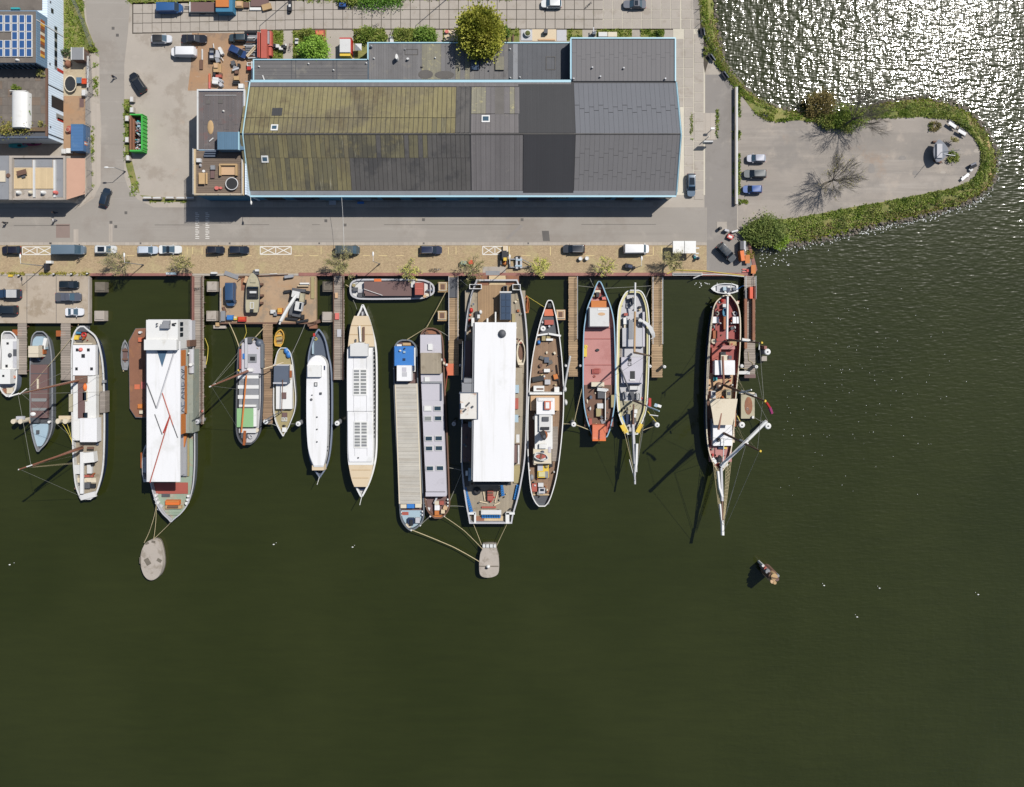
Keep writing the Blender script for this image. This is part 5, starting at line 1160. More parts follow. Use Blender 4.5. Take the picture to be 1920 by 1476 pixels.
O('sign_frame', 'folded sandwich sign in red and white by the concrete square', 'sign', 'panel red 1364 440 1375 448 .05 .7 @-25\npanel white 1366 442 1373 446 .7 .74 @-25\nframe ltgrey 1359 430 1367 434 .05 1 @-15\nframe offwhite 1372 432 1384 435 .05 .8 @15')
O('concrete_pad', 'pale concrete square set in the asphalt near the sandwich sign', 'pad', 'body slab 1344 416 1363 434 .02 .05')
O('litter_bin', 'dark bin standing on the pale concrete square', 'bin', 'body coatdark 1348 425 1354 431 .05 1 c\nlid black 1348.5 425.5 1353.5 430.5 1 1.1 d')
O('signpost', 'white post with dark board on the slab road east of the warehouse', 'sign', 'post white 1329 255 1330.2 256.2 0 2.4\nboard offwhite 1320 264 1337 266 1.2 2.6\nfoot dkgrey 1320 266 1337 268 .05 .4')
O('signpost', 'small white signpost on the concrete island', 'sign', 'post white 1337 240 1338 241 0 1.8\nboard white 1333 239 1340 242.5 1.6 2')
O('solar_strip', 'two long dark panels lying at the quay edge', 'panels', 'panel dkgrey 1262 512.5 1288 516 .1 .2\npanel dkgrey 1289 512.5 1316 516 .1 .2\nframe offwhite 1261 511.8 1317 516.6 .1 .24 n')
rope('yellow hose along the quay edge near the three-master', [(1250, 514, .15), (1262, 508, .15), (1268, 506.5, .15), (1320, 508, .15), (1395, 517, .15)], 'ropey', .09, .0, 'hose', 'hose', 'hoses')
rope('white hose curving along the quay edge to the last jetty', [(1300, 522, .15), (1316, 515, .15), (1340, 514.5, .15), (1370, 516.5, .15), (1396, 519, .15)], 'white', .1, .0, 'hose', 'hose', 'hoses')
rope('thin white cable crossing the street from the warehouse eave', [(640, 364, 6.4), (645, 470, 5.6)], 'offwhite', .035, .5, 'cable', 'cable', 'cables')
O('info_panel', 'small white information panel on the quay rim under a tree', 'sign', 'post steel 318 513 319 514 .05 1.6\nboard ltblue 311 511 329 515 1.2 1.7\nlogo white 312 512 317 514.5 1.7 1.72'); 
def bicycle(label, px, py, ang, z=0.03, mat='black', lying=False):
    c = W(px, py, .5); t = thing('bicycle', label, 'bicycle', (c[0], c[1], z), R(ang), 'bicycles', True)
    def wheel(x):
        return MB().tube([(x + .33 * math.cos(a), .12 * math.sin(a) if 1 else 0, .34 + .33 * math.sin(a)) for a in [2 * math.pi * k / 14 for k in range(15)]], .03, 4)
    wheel(-.52).build('wheel', 'rubber', t); wheel(.52).build('wheel', 'rubber', t)
    MB().tube([(-.52, 0, .34), (-.1, .0, .8), (.42, 0, .85), (.52, 0, .34)], .03, 4).tube([(-.1, 0, .8), (0, 0, .35), (.42, 0, .8)], .03, 4).build('frame', mat, t)
    MB().tube([(.38, -.3, 1.0), (.42, 0, 1.02), (.38, .3, 1.0)], .025, 4).build('handlebar', 'steel', t); MB().boxw(-.15, 0, .88, .95, .26, .16).build('saddle', 'black', t)
bicycle('bicycle lying on the brick strip near the leafy quay tree pair', 812, 505, 8); bicycle('grey bicycle beside another on the brick strip', 820, 506, 15, mat='ltgrey')
bicycle('bicycle near the shrubs north of the annex', 703, 49, 30); bicycle('dark bicycle leaning by the parasol', 668, 66, 70); bicycle('bicycle ridden along the back road at picture top', 1104, 9, 40)
bicycle('bicycle on the garden path near the scooters', 544, 88, 85, mat='brickred'); bicycle('bicycle beside the trees near the peninsula bank', 1433, 217, -20)
bicycle('bicycle parked across the first wooden jetty', 369, 541, 5); bicycle('bicycle parked by the grey van rear mirror', 149, 487, 50)
O('scooter', 'blue motor scooter on the back road', 'scooter', 'body coatblue 636 5 648 12 .3 .9\nseat black 638 7 643 10 .9 1\nwheel rubber 635 8 638 13 .05 .5\nwheel rubber 647 6 650 10 .05 .5')
O('motorbike', 'dark motorbike parked at the back road edge', 'motorbike', 'body coatdark 540 4 546 20 .3 .9\nseat offwhite 541 8 545 13 .9 1\nwheel rubber 540 18 544 24 .05 .6\nwheel rubber 542 0 546 5 .05 .6')
O('cargo_bike', 'black covered scooter beside the quay lamp near the white van', 'scooter', 'body coatdark 1172 495 1186 503 .2 1 @-12\nseat navy 1178 497 1186 502 1 1.15 @-12\nwheel rubber 1171 498 1174 503 .05 .6\nwheel rubber 1187 499 1191 504 .05 .6')
# ---------------------------------------------------------------- people
def person(label, px, py, ang, top, legs, stride=.25, seated=False):
    c = W(px, py, .9); t = thing('person', label, 'person', (c[0], c[1], .03), R(ang), 'people on foot', True)
    hip = .92
    V = [(0, 0, hip), (0, 0, 1.15), (0, 0, 1.42), (0, 0, 1.56), (0, 0, 1.7)]; E = [(0, 1), (1, 2), (2, 3), (3, 4)]; RR = [.15, .14, .16, .06, .1]
    for s in (1, -1):
        k = len(V); st = stride * s
        V += [(0, .1 * s, hip - .08), (st * .5 + .04, .1 * s, .5), (st, .1 * s, .08), (st + .16, .1 * s, .04)]; E += [(0, k), (k, k + 1), (k + 1, k + 2), (k + 2, k + 3)]; RR += [.1, .075, .05, .04]
        k = len(V)
        V += [(0, .2 * s, 1.4), (-st * .4, .27 * s, 1.12), (-st * .5 + .12, .25 * s, .9)]; E += [(2, k), (k, k + 1), (k + 1, k + 2)]; RR += [.075, .05, .04]
    me = bpy.data.meshes.new('body'); me.from_pydata(V, E, []); me.update()
    ob = bpy.data.objects.new('body', me); COL.objects.link(ob); ob.parent = t
    md = ob.modifiers.new('skin', 'SKIN'); sv = me.skin_vertices[0].data
    for i, r_ in enumerate(RR): sv[i].radius = (r_, r_ * (1.25 if i in (1, 2) else 1))
    sv[0].use_root = True
    ob.modifiers.new('sub', 'SUBSURF').levels = 1; ob.modifiers['sub'].render_levels = 1
    me.materials.append(M(top))
    MB().ball(0, 0, 1.74, .11, .1, .1, 8, 5).build('hair', 'brown', t, smooth=60)
    tr = MB()
    for s in (1, -1): tr.tube([(0, .1 * s, hip), (stride * s * .5 + .04, .1 * s, .5), (stride * s, .1 * s, .14)], .125, 6, r2=.075)
    tr.build('trousers', legs, t, smooth=60)
person('person in dark clothes walking up the side street', 213, 144, 150, 'coatdark', 'jean'); person('person in dark coat walking in the workshop shadow', 102, 399, 180, 'coatdark', 'jean')
person('person in white jacket walking behind a dark coat person', 101, 413, 170, 'coatwhite', 'jean'); person('person in black crossing the street at the left picture edge', 9, 418, 200, 'coatdark', 'black')
person('person in pale top standing at the market tent side', 1309, 483, 60, 'ltblue', 'jean', .05)
# ---------------------------------------------------------------- lamps
def lamp(label, px, py, h=8., dirs=(0, 1), arm=1.1):
    a = W(px, py, 0); t = thing('street_lamp', label, 'lamp', (a[0], a[1], 0), 0, 'street lamps')
    MB().cyl(a[0], a[1], 0, h, .09, .06, 8).build('pole', 'zinc', t, smooth=50)
    MB().cyl(a[0], a[1], 0, .9, .15, .13, 8).build('base', 'dkgrey', t, smooth=50)
    e = (a[0] + dirs[0] * arm, a[1] + dirs[1] * arm)
    MB().tube([(a[0], a[1], h - .03), (e[0], e[1], h + .12)], .045, 5).build('arm', 'white', t)
    MB().ball(e[0] + dirs[0] * .35, e[1] + dirs[1] * .35, h + .15, .2 + abs(dirs[0]) * .3, .2 + abs(dirs[1]) * .3, .1, 10, 5).build('lamp_head', 'white', t, smooth=60)
for a_ in (('street lamp on the quay west end by the crossed bay', 84, 499), ('street lamp on the quay between the first two trees', 269, 497), ('street lamp on the quay above the moored brown hatch barge', 712, 495), ('street lamp on the quay by the boat trailer', 955, 500), ('street lamp on the quay south of the white van', 1190, 503)): lamp(*a_)
lamp('tall street lamp at the back road top left of the garden', 548, -3, 11.5, (0, -1)); lamp('tall street lamp at the back road top above the annex', 840, -3, 11.5, (0, -1)); lamp('short street lamp at the courtyard corner of the side street', 235, 322, 4.5, (-1, 0), 1.2)
O('parking_meter', 'dark parking meter with paper sign by the quay west lamp', 'meter', 'body coatdark 82 494 87 506 .05 1.4\nsign white 86 489 96 494 .05 .9')
wl = O('wall_lamp', 'white street lamp hung on the warehouse south-west corner', 'lamp', '~arm offwhite .05 470 368 6.2 470 378 6.6\nlamp_head white 468.4 376 472 384 6.5 6.8 d')
for k, (x, y) in enumerate(((100, 514), (133, 514), (163, 513), (34, 516.5))): O('bollard', 'small dark mooring bollard on the platform quay rim, ' + ['third', 'second', 'first', 'fourth'][k] + ' from the open water', 'bollard', 'post black %g %g %g %g 0 .7 c\ncap offwhite %g %g %g %g .7 .8 c' % (x - 2, y - 1.5, x + 2, y + 1.5, x - 2, y - 1.5, x + 2, y + 1), 'mooring bollards')
O('yellow_cover', 'yellow plastic cover lying on the quay rim above the platform', 'cover', 'body yellow 15 515 23 519 .05 .3')
# ---------------------------------------------------------------- warehouse frontage clutter in the shade
O('table', 'grey garden table standing before the warehouse front', 'table', 'top ltgrey 617 376 630 384 .7 .8\nleg steel 618 377 619 378 0 .7\nleg steel 628 382 629 383 0 .7'); O('cart', 'pile of boards and a white trestle before the warehouse', 'trestle', 'board offwhite 676 373 695 375.5 .7 .9\nboard blue 670 378 682 382 .3 .7\nleg steel 680 375 681 378 .05 .7')
O('kerb_island', 'low raised pavement along the warehouse front', 'pavement', 'body kerb 355 378 520 388 0 .12\nbody kerb 520 379 1225 387 0 .12')
# ---------------------------------------------------------------- TREES
def bare_tree(name, label, bx, by, h, crad, seed, bark='bark', tw='twig', leaves=0, cols=None, spread=.9, lsize=(.1, .2), trunk=.2, lean=(0, 0), group='trees on the quay', limbs=9):
    rnd = random.Random(seed); b = Vector(W(bx, by, 0)); t = thing(name, label, 'tree', tuple(b), 0, group)
    tm, wm, lf = MB(), MB(), MB()
    th = h * .3; top = b + Vector((lean[0] * .4, lean[1] * .4, th))
    tm.tube([b, b + (top - b) * .5 + Vector((rnd.gauss(0, .05), rnd.gauss(0, .05), 0)), top], trunk, 7, r2=trunk * .75)
    tips = []
    def branch(p, d, L, r, lv):
        q1 = p + d * L * .5 + Vector((rnd.gauss(0, .05), rnd.gauss(0, .05), .02)) * L
        d2 = (d + Vector((rnd.gauss(0, .14), rnd.gauss(0, .14), .08))).normalized(); q2 = q1 + d2 * L * .5
        (tm if lv < 2 else wm).tube([p, q1, q2], r, 5 if lv < 2 else 3, r2=r * .6)
        if lv >= 4: tips.append((q1, d2)); tips.append((q2, d2)); return
        for k in range(4 if lv < 3 else 3):
            s = rnd.uniform(.2, 1); a = p.lerp(q1, s * 2) if s < .5 else q1.lerp(q2, s * 2 - 1)
            nd_ = (d2 + Vector((rnd.gauss(0, .42), rnd.gauss(0, .42), rnd.gauss(.12, .2)))).normalized()
            branch(a, nd_, L * rnd.uniform(.5, .78), max(.019, r * .48), lv + 1)
        branch(q2, (d2 + Vector((rnd.gauss(0, .2), rnd.gauss(0, .2), .1))).normalized(), L * .66, max(.019, r * .55), lv + 1)
    for k in range(limbs):
        a = 2 * math.pi * k / limbs + rnd.uniform(-.3, .3); el = rnd.uniform(.2, 1.25)
        d = Vector((math.cos(a) * math.cos(el) * spread, math.sin(a) * math.cos(el) * spread, math.sin(el))) + Vector((lean[0], lean[1], 0)) * .12
        branch(top - Vector((0, 0, rnd.uniform(0, th * .25))), d.normalized(), crad * rnd.uniform(.36, .52), trunk * .27, 1)
    tm.build('trunk', bark, t, smooth=60); wm.build('branches', tw, t)
    if leaves:
        for _ in range(int(leaves * .45)):
            p, d = rnd.choice(tips); lf.leaf(p + Vector((rnd.gauss(0, .12), rnd.gauss(0, .12), rnd.gauss(0, .1))), (rnd.gauss(0, 1), rnd.gauss(0, 1), rnd.gauss(.4, .5)), rnd.uniform(*lsize))
        lf.build('crown', leafmat('leaf_' + '_'.join(map(str, cols[0])), cols, .25, 2.2), t)
    return t
random.seed(77)
BUD = [(132, 126, 70), (152, 146, 84), (168, 162, 96), (140, 134, 92)]; OLV = [(118, 116, 70), (140, 136, 86), (156, 150, 100), (112, 108, 84)]; LIM = [(160, 162, 72), (182, 180, 88), (200, 194, 104), (150, 152, 76)]
bare_tree('quay_tree', 'sparse budding quay tree at the west end over the platform edge', 243, 490, 8, 4.0, 1, 'barkmoss', 'twig', 1500, OLV, lean=(-1.5, -.8))
bare_tree('quay_tree', 'sparse budding quay tree beside the white glass roof car', 351, 494, 7, 3.2, 2, 'barkmoss', 'twig', 1500, BUD)
bare_tree('quay_tree', 'leafiest quay tree half covering the dark grey van', 645, 497, 8, 4.2, 3, 'bark', 'twig', 3600, OLV + [(150, 158, 84)])
bare_tree('quay_tree', 'budding quay tree above the moored brown hatch barge', 771, 508, 7, 3.2, 4, 'barkmoss', 'twig', 1600, LIM)
bare_tree('quay_tree', 'grey budding quay tree beside the red and green bins', 886, 508, 8, 3.9, 5, 'bark', 'twig', 1700, OLV)
bare_tree('quay_tree', 'yellow green quay tree by the boat trailer drawbar', 1010, 500, 6.5, 3.0, 6, 'barkmoss', 'barkmoss', 2600, LIM)
bare_tree('quay_tree', 'small budding quay tree between the dark estate and white van', 1132, 503, 7, 2.9, 7, 'barkmoss', 'twig', 1400, LIM)
bare_tree('quay_tree', 'bushy budding quay tree over the market tent', 1255, 494, 8, 3.8, 8, 'barkmoss', 'twig', 2800, OLV)
bare_tree('bare_tree', 'bare spreading tree standing alone on the peninsula surface', 1545, 345, 9.5, 6.6, 9, 'bark', 'twiggrey', 500, BUD, trunk=.24, spread=1.1, limbs=15, lean=(2.0, .9), group='bare trees on the peninsula')
bare_tree('bare_tree', 'bare leaning tree on the north bank of the peninsula', 1575, 240, 12, 8.2, 10, 'bark', 'twiggrey', 0, None, trunk=.28, lean=(3.2, 2.6), limbs=12, group='bare trees on the peninsula')
bare_tree('sapling', 'thin sapling beside the beached boat on the peninsula', 1782, 266, 2.6, 1.3, 12, 'bark', 'twiggrey', 500, BUD, trunk=.07, group='saplings')
def leafy(name, label, cx, cy, z0, rx, ry, rz, n, cols, size, seed, clumps=60, key=None, cat='tree', group=None, trunk=True, rad=False):
    rnd = random.Random(seed); b = W(cx, cy, z0 + rz * .6); t = thing(name, label, cat, (b[0], b[1], 0), 0, group)
    mb = MB(); cl = []
    for k in range(clumps):
        u = rnd.uniform(-.25, 1); a = rnd.uniform(0, 2 * math.pi); s = math.sqrt(max(0, 1 - u * u)); rr = rnd.uniform(.55, 1.02)
        cl.append((b[0] + rx * rr * s * math.cos(a), b[1] + ry * rr * s * math.sin(a), z0 + rz * (.35 + .65 * u * rr), rnd.uniform(.5, 1.0)))
    cen = Vector((b[0], b[1], z0 + rz * .2))
    for i in range(n):
        c = cl[i % clumps]; r = .22 * rx * c[3]
        p = Vector((c[0] + rnd.gauss(0, r), c[1] + rnd.gauss(0, r), c[2] + rnd.gauss(0, r * .8)))
        p.z = max(p.z, .1)
        out = (p - cen).normalized()
        d = out * (1.0 if rad else .5) + Vector((rnd.gauss(0, .5), rnd.gauss(0, .5), rnd.gauss(.1, .5))) * (.6 if rad else 1)
        mb.leaf(p, d, rnd.uniform(*size))
    mb.build('crown', leafmat(key or 'crown_' + '_'.join(map(str, cols[0])), cols, .25, 1.95 if rad else 1.4), t)
    if trunk:
        tm = MB(); tm.tube([(b[0], b[1], 0), (b[0], b[1], z0 + rz * .5)], .18, 7, r2=.08)
        for c in cl[:14]: tm.tube([(b[0], b[1], z0 + .1), ((b[0] + c[0]) / 2, (b[1] + c[1]) / 2, (z0 + c[2]) / 2 + .3), c[:3]], .06, 4, r2=.02)
        tm.build('trunk', 'bark', t)
    return t
leafy('conifer', 'big yellow green conifer overhanging the annex roof', 899, 58, 1.2, 3.9, 4.4, 8.6, 24000, [(100, 108, 40), (130, 134, 50), (152, 152, 62), (174, 170, 84)], (.25, .55), 31, 190, rad=True)
leafy('green_tree', 'round bright green tree beside the annex garden path', 586, 91, 1.0, 2.6, 2.5, 3.6, 6500, [(84, 118, 40), (122, 160, 56), (148, 186, 72), (166, 200, 92)], (.2, .42), 32, 70)
leafy('bush', 'dark green bush growing out beside the yellow green conifer', 944, 57, .2, 1.2, 1.4, 1.5, 1500, [(60, 84, 34), (92, 120, 50), (110, 136, 62)], (.18, .35), 33, 20, cat='bush', group='garden bushes')
for k, (cx, cy, rx, ry, rz, n, cs, lb) in enumerate((
    (1540, 199, 2.9, 3.0, 3.6, 5000, [(92, 84, 48), (128, 112, 64), (140, 126, 76), (96, 110, 48)], 'brown olive round bush on the north bank waterline'),
    (1555, 226, 2.0, 1.6, 1.2, 2200, G1, 'low green bush under the brown bush on the north bank'), (1592, 222, 3.6, 2.4, 1.4, 4200, G1, 'wide green scrub under the leaning bare tree'),
    (1436, 432, 3.6, 3.0, 2.6, 7000, [(72, 92, 40), (104, 122, 56), (132, 144, 76), (92, 104, 48)], 'large green bush at the root of the peninsula'),
    (1412, 436, 2.0, 1.8, 1.6, 2600, [(84, 104, 44), (116, 136, 62), (136, 148, 80)], 'smaller pale green bush west of the large peninsula bush'),
    (1459, 450, 1.9, 1.7, 1.2, 2200, [(92, 120, 36), (130, 160, 56), (150, 176, 70)], 'bright green bush at the water corner of the peninsula root'),
    (687, 65, 1.9, 1.5, 1.5, 2200, G1, 'green shrub by the annex corner next to the parasol'), (712, 68, 1.4, 1.3, 1.0, 1200, G1, 'low green shrub left of the white low box'),
    (755, 66, 1.8, 1.3, 1.2, 1700, G1, 'green shrub right of the white low box'), (798, 64, 2.0, 1.5, 1.5, 2300, [(84, 116, 40), (120, 150, 60), (150, 170, 84)], 'fresh green shrub at the middle of the annex garden'),
    (712, -1, 5.0, .9, 1.2, 3400, [(66, 104, 28), (96, 140, 44), (116, 156, 60)], 'clipped green hedge along the back road top edge'), (655, -2, 2.4, .9, 1.0, 1400, G1, 'low green hedge by the blue scooter'),
    (576, 63, 1.6, 1.0, .8, 900, G1, 'low green plants beside the heap of orange bricks'), (1238, 62, .7, .6, .6, 300, G1, 'small round shrub at the last grass bed'),
    (125, 99, .9, .9, 1.1, 600, [(60, 80, 50), (84, 104, 64), (104, 120, 80)], 'grey green bush beside the garden shed'), (172, 88, .8, .8, 1.0, 500, G1, 'green bush at the fence bend by the street'),
    (241, 204, .6, .7, .9, 400, G1, 'green weed bush at the skip north end'), (1325, 96, .6, 1.0, .8, 500, G1, 'green bush at the bank fence between two benches'),
    (52, 206, .7, 3.2, .9, 900, [(80, 110, 40), (110, 140, 56), (130, 156, 76)], 'green planter strip beside the white tunnel tent'),
    (30, 163, .8, .6, .8, 300, G1, 'small green roof plant north of the white tunnel tent'), (76, 137, .8, .8, .9, 400, [(140, 140, 80), (170, 164, 100), (120, 124, 60)], 'pale palm-like roof plant on the office terrace'),
    (22, 242, 4.6, .6, .5, 1200, [(130, 128, 60), (160, 150, 76), (110, 116, 50)], 'yellowing planting in the long south roof planter'), (79, 233, .7, .7, .7, 300, BUD, 'dry shrub at the roof terrace south-east corner'),
    (1788, 293, 1.3, .9, .7, 700, G1, 'green weed clump beside the beached boat'), (1752, 236, 1.2, .8, .5, 500, G2, 'low weeds on the peninsula north edge near the tables'))):
    z0 = 5.7 if cx < 90 and cy > 130 and cy < 250 else 0.05
    if cx in (1540, 1459): z0 = -1.0
    b_ = leafy('bush', lb, cx, cy, z0, rx, ry, rz, n, cs, (.14, .34) if rx > 1 else (.12, .26), 40 + k, max(12, int(n / 70)), cat='bush', group='bushes and shrubs', trunk=False)
# ---------------------------------------------------------------- on the peninsula
bt = O('beached_boat', 'blue hulled sailing boat cradled ashore on the peninsula tip', 'boat', 'cabin ltgrey 1757 270 1767 296 1.6 2.2 t\nkeel dkgrey 1758 280 1762 286 0 1\nprop brown 1752 300 1766 304 0 .5 @-20\nprop brown 1750 264 1762 267 0 .5')
rows = catmull([(262, 1759, 1763), (270, 1753, 1772), (280, 1750, 1778), (290, 1750, 1776), (299, 1753, 1768), (304, 1756, 1760)], 4)
pts = [W(r[1], r[0], 1.8)[:2] for r in rows] + [W(r[2], r[0], 1.8)[:2] for r in rows[::-1]]
cxx = sum(p[0] for p in pts) / len(pts); cyy = sum(p[1] for p in pts) / len(pts)
MB().loft([[(cxx + (x - cxx) * k, cyy + (y - cyy) * k, z) for x, y in pts] for k, z in ((.35, .4), (.8, 1.0), (1, 1.8))]).build('hull', 'navy', bt, smooth=50)
MB().prism([(cxx + (x - cxx) * .93, cyy + (y - cyy) * .93) for x, y in pts], 1.8, 1.86).build('deck', 'slate', bt)
kit(bt, '~mast offwhite .06 1763 286 1.9 1800 281 8.0\n~bowsprit white .08 1770 289 1.9 1791 292 2.2')
for k, (x, y, a) in enumerate(((1786, 234, -35), (1804, 248, -30))): O('picnic_table', ['upper', 'lower'][k] + ' one of two grey picnic tables on the peninsula tip', 'table', 'tabletop zinc %g %g %g %g .75 .85 @%d\nbench dkgrey %g %g %g %g .4 .5 @%d\nbench dkgrey %g %g %g %g .4 .5 @%d\nleg steel %g %g %g %g 0 .75' % (x - 8, y - 3, x + 8, y + 3, a, x - 7, y - 7, x + 5, y - 5, a, x - 5, y + 5, x + 7, y + 7, a, x - 1, y - 1, x + 1, y + 1), 'picnic tables on the peninsula')
O('bench', 'white straight bench by the south grass of the peninsula tip', 'bench', 'seat white 1801 329 1819 334 .4 .55 @40\nleg steel 1804 331 1806 333 0 .4\nleg steel 1814 330 1816 332 0 .4'); O('bench', 'dark curved bench with pale end on the peninsula tip', 'bench', 'seat coatdark 1818 309 1832 315 .4 .6 @25\nbackrest navy 1820 306 1831 309 .4 1 @25\nend offwhite 1818 315 1824 321 .1 .5 @40\nleg steel 1824 312 1826 314 0 .4')
for x, y, lb in ((1853, 272, 'pale weathered plank standing among the peninsula tip growth'), (1856, 321, 'pinkish plank lying among the peninsula tip stones')): O('board', lb, 'board', 'plank pallet %g %g %g %g -.6 -.3 @12' % (x - 2.5, y - 7, x + 2.5, y + 7))
for x0, y0, rx, ry, m_ in ((1831, 283, 5, 4.5, 'seampale'), (1768, 323, 5, 3.5, 'seampale'), (1692, 296, 7, 5, 'tar'), (1634, 316, 6, 11, 'tar'), (1716, 324, 5, 5, 'tar'), (1653, 245, 6, 3, 'asphalt2')):
    tag(MB().add([W(x0 + rx * math.cos(a) * (1 + .15 * math.sin(3 * a)), y0 + ry * math.sin(a) * (1 + .2 * math.cos(2 * a)), .024) for a in [2 * math.pi * k / 18 for k in range(18)]][::-1], [tuple(range(18))]).build('ground_stain', 'asphalt2' if m_ == 'tar' else 'slab'), kind='structure')
# ================================================================ PLATFORMS, JETTIES, MOORINGS
def islandmat(key, rgb, var=.28, rough=.85):
    m, nt, P = new_mat(key); geo = nd(nt, 'ShaderNodeNewGeometry')
    n = noise_(nt, geo.outputs['Position'], .35, 5, .6)
    f = math_(nt, 'ADD', math_(nt, 'MULTIPLY_ADD', geo.outputs['Random Per Island'], var, 1 - var / 2), math_(nt, 'MULTIPLY_ADD', n, .6, -.3))
    nt.links.new(scalec(nt, S(rgb), f), P.inputs['Base Color']); P.inputs['Roughness'].default_value = rough; MATS[key] = m
islandmat('plankgrey', (166, 154, 142)); islandmat('planktan', (178, 150, 116)); islandmat('plankbrown', (160, 132, 104))
cp = thing('concrete_platform', 'concrete parking platform over the water at the left edge', 'platform', W(84, 560, 0))
MB().box(-60, 517.6, 166, 606, -.9, 0).build('slab', 'platform', cp)
for x in (50, 105): MB().box(x, 518, x + .8, 606, 0, .015).build('joint', 'tar', cp)
MB().box(165, 517.6, 167.6, 606, -.9, .12).build('edge_beam', 'concrete', cp)
wp = thing('work_platform', 'brown steel work platform with crane truck over the water', 'platform', W(502, 560, 0))
MB().box(412, 517.6, 593, 606.5, -.9, 0).build('slab', 'workdeck', wp)
MB().box(583, 519, 589, 560, 0, .25).build('channel', 'olive', wp); MB().box(412, 540, 415, 606, 0, .1).build('edge_beam', 'concrete', wp); MB().box(412, 604.5, 593, 607.5, -.9, .1).build('edge_beam', 'brown', wp)
for pl in (cp, wp):
    for k in range(5):
        q = ORG[pl.name]; MB().cyl(q[0] - 8 + k * 4, W(0, 604, 0)[1], -3.5, -.9, .3, n=10).build('pile', 'brown', pl)
def jetty(label, x0, y0, x1, y1, mat='plankgrey', rails=('L', 'R'), railmat='brown', z=.12, rail_y=None, pitch=3.2):
    c = W((x0 + x1) / 2, (y0 + y1) / 2, z); t = thing('jetty', label, 'jetty', c, 0, 'jetties along the quay')
    mb = MB(); y = y0
    while y < y1:
        mb.box(x0 + random.uniform(-.4, .4), y, x1 + random.uniform(-.4, .4), min(y1, y + pitch - .45), z - .12, z + random.uniform(0, .03)); y += pitch
    mb.build('planking', mat, t, kind='stuff')
    MB().box(x0 + 1, y0, x0 + 3, y1, z - .4, z - .13).box(x1 - 3, y0, x1 - 1, y1, z - .4, z - .13).build('bearer', 'brown', t)
    a, b = rail_y or (y0, y1)
    for s in rails:
        x = x0 + 1 if s == 'L' else x1 - 1
        rail(t, [(x, a, z), (x, b, z)], 1.0, .05, railmat, 2.2, 'railing')
    n_ = max(2, int((y1 - y0) / 45))
    for i in range(n_ + 1):
        for x in (x0 + 2, x1 - 2):
            p = W(x, y0 + 6 + (y1 - y0 - 12) * i / n_, z - .4); MB().cyl(p[0], p[1], -3.5, p[2], .17, n=8).build('pile', 'brown', t)
    return t
jetty('short grey jetty between the white barge and blue-decked barge', 33, 606.5, 50, 702, rails=())
jetty('short grey jetty beside the two-masted white barge', 114, 606.5, 132, 713, rails=())
j = jetty('long grey jetty beside the white-roofed ship', 361, 517.5, 382, 795, railmat='brown')
kit(j, 'landing woodgrey 378 668 386 690 -.05 .1\nlife_ring pinkish 376 768 381 774 .5 .7 o\nplatform_end slab 358 768 382 790 -.1 .13\nrail_board ironred 360 518 361.5 633 .1 1.0')
jetty('brown wooden jetty between the grey sailing barge and the tan boat', 493, 607.5, 511, 796, 'plankbrown', ())
j = jetty('grey jetty with rusty railings between the white launch and the white ship', 626, 517.5, 645.5, 712, railmat='brown')
kit(j, 'cover ltgrey 632 617.5 640 632 .15 .35\nbox pinkish 628 587 635.5 599 .15 .5\nbox cardboard 628 549 633 559 .15 .5')
jetty('tan wooden jetty with steel gangway beside the grey-roofed barge', 841, 517.5, 860, 704, 'planktan', ('L', 'R'), 'offwhite', rail_y=(519, 638))
kit(bpy.data.objects['jetty.005'], 'gangway dkgrey 842.5 520 857.5 558 .14 .3\nstage orangepale 838 682 851 704 0 .2\nside_stage planktan 858 636 867 645 -.1 .15')
jetty('plain tan wooden jetty between the steam tug and the red-decked ship', 1066, 519, 1083, 706, 'planktan', ('R',), 'offwhite', rail_y=(519, 635))
jetty('grey wooden jetty with truss railing right of the yellow-rimmed schooner', 1222, 519, 1242, 708, 'planktan', ('L', 'R'), 'offwhite', rail_y=(520, 645))
j = jetty('last jetty with orange railings beside the three-master', 1395.5, 518, 1416, 708, 'plankgrey', ('L', 'R'), 'offwhite', rail_y=(518, 560))
kit(j, '''orange_rail rust 1396 560 1401 654 .2 1.0
orange_rail rust 1411 560 1416 638 .2 1.0
gate_frame orangeplastic 1406 538 1412 560 .2 1.4
side_rail ironred 1415 536 1417.5 562 .2 1
end_plate offwhite 1384 696 1406 702 .2 .5
end_board hatchbrown 1396 702 1417 709 0 .2''')
rope('white hose looped on the last jetty', [(1403, 660, .25), (1404, 676, .25), (1411, 680, .25), (1412, 688, .25), (1404, 693, .25), (1388, 690, .3)], 'rope', .06, 0, 'hose', 'hose', 'hoses')
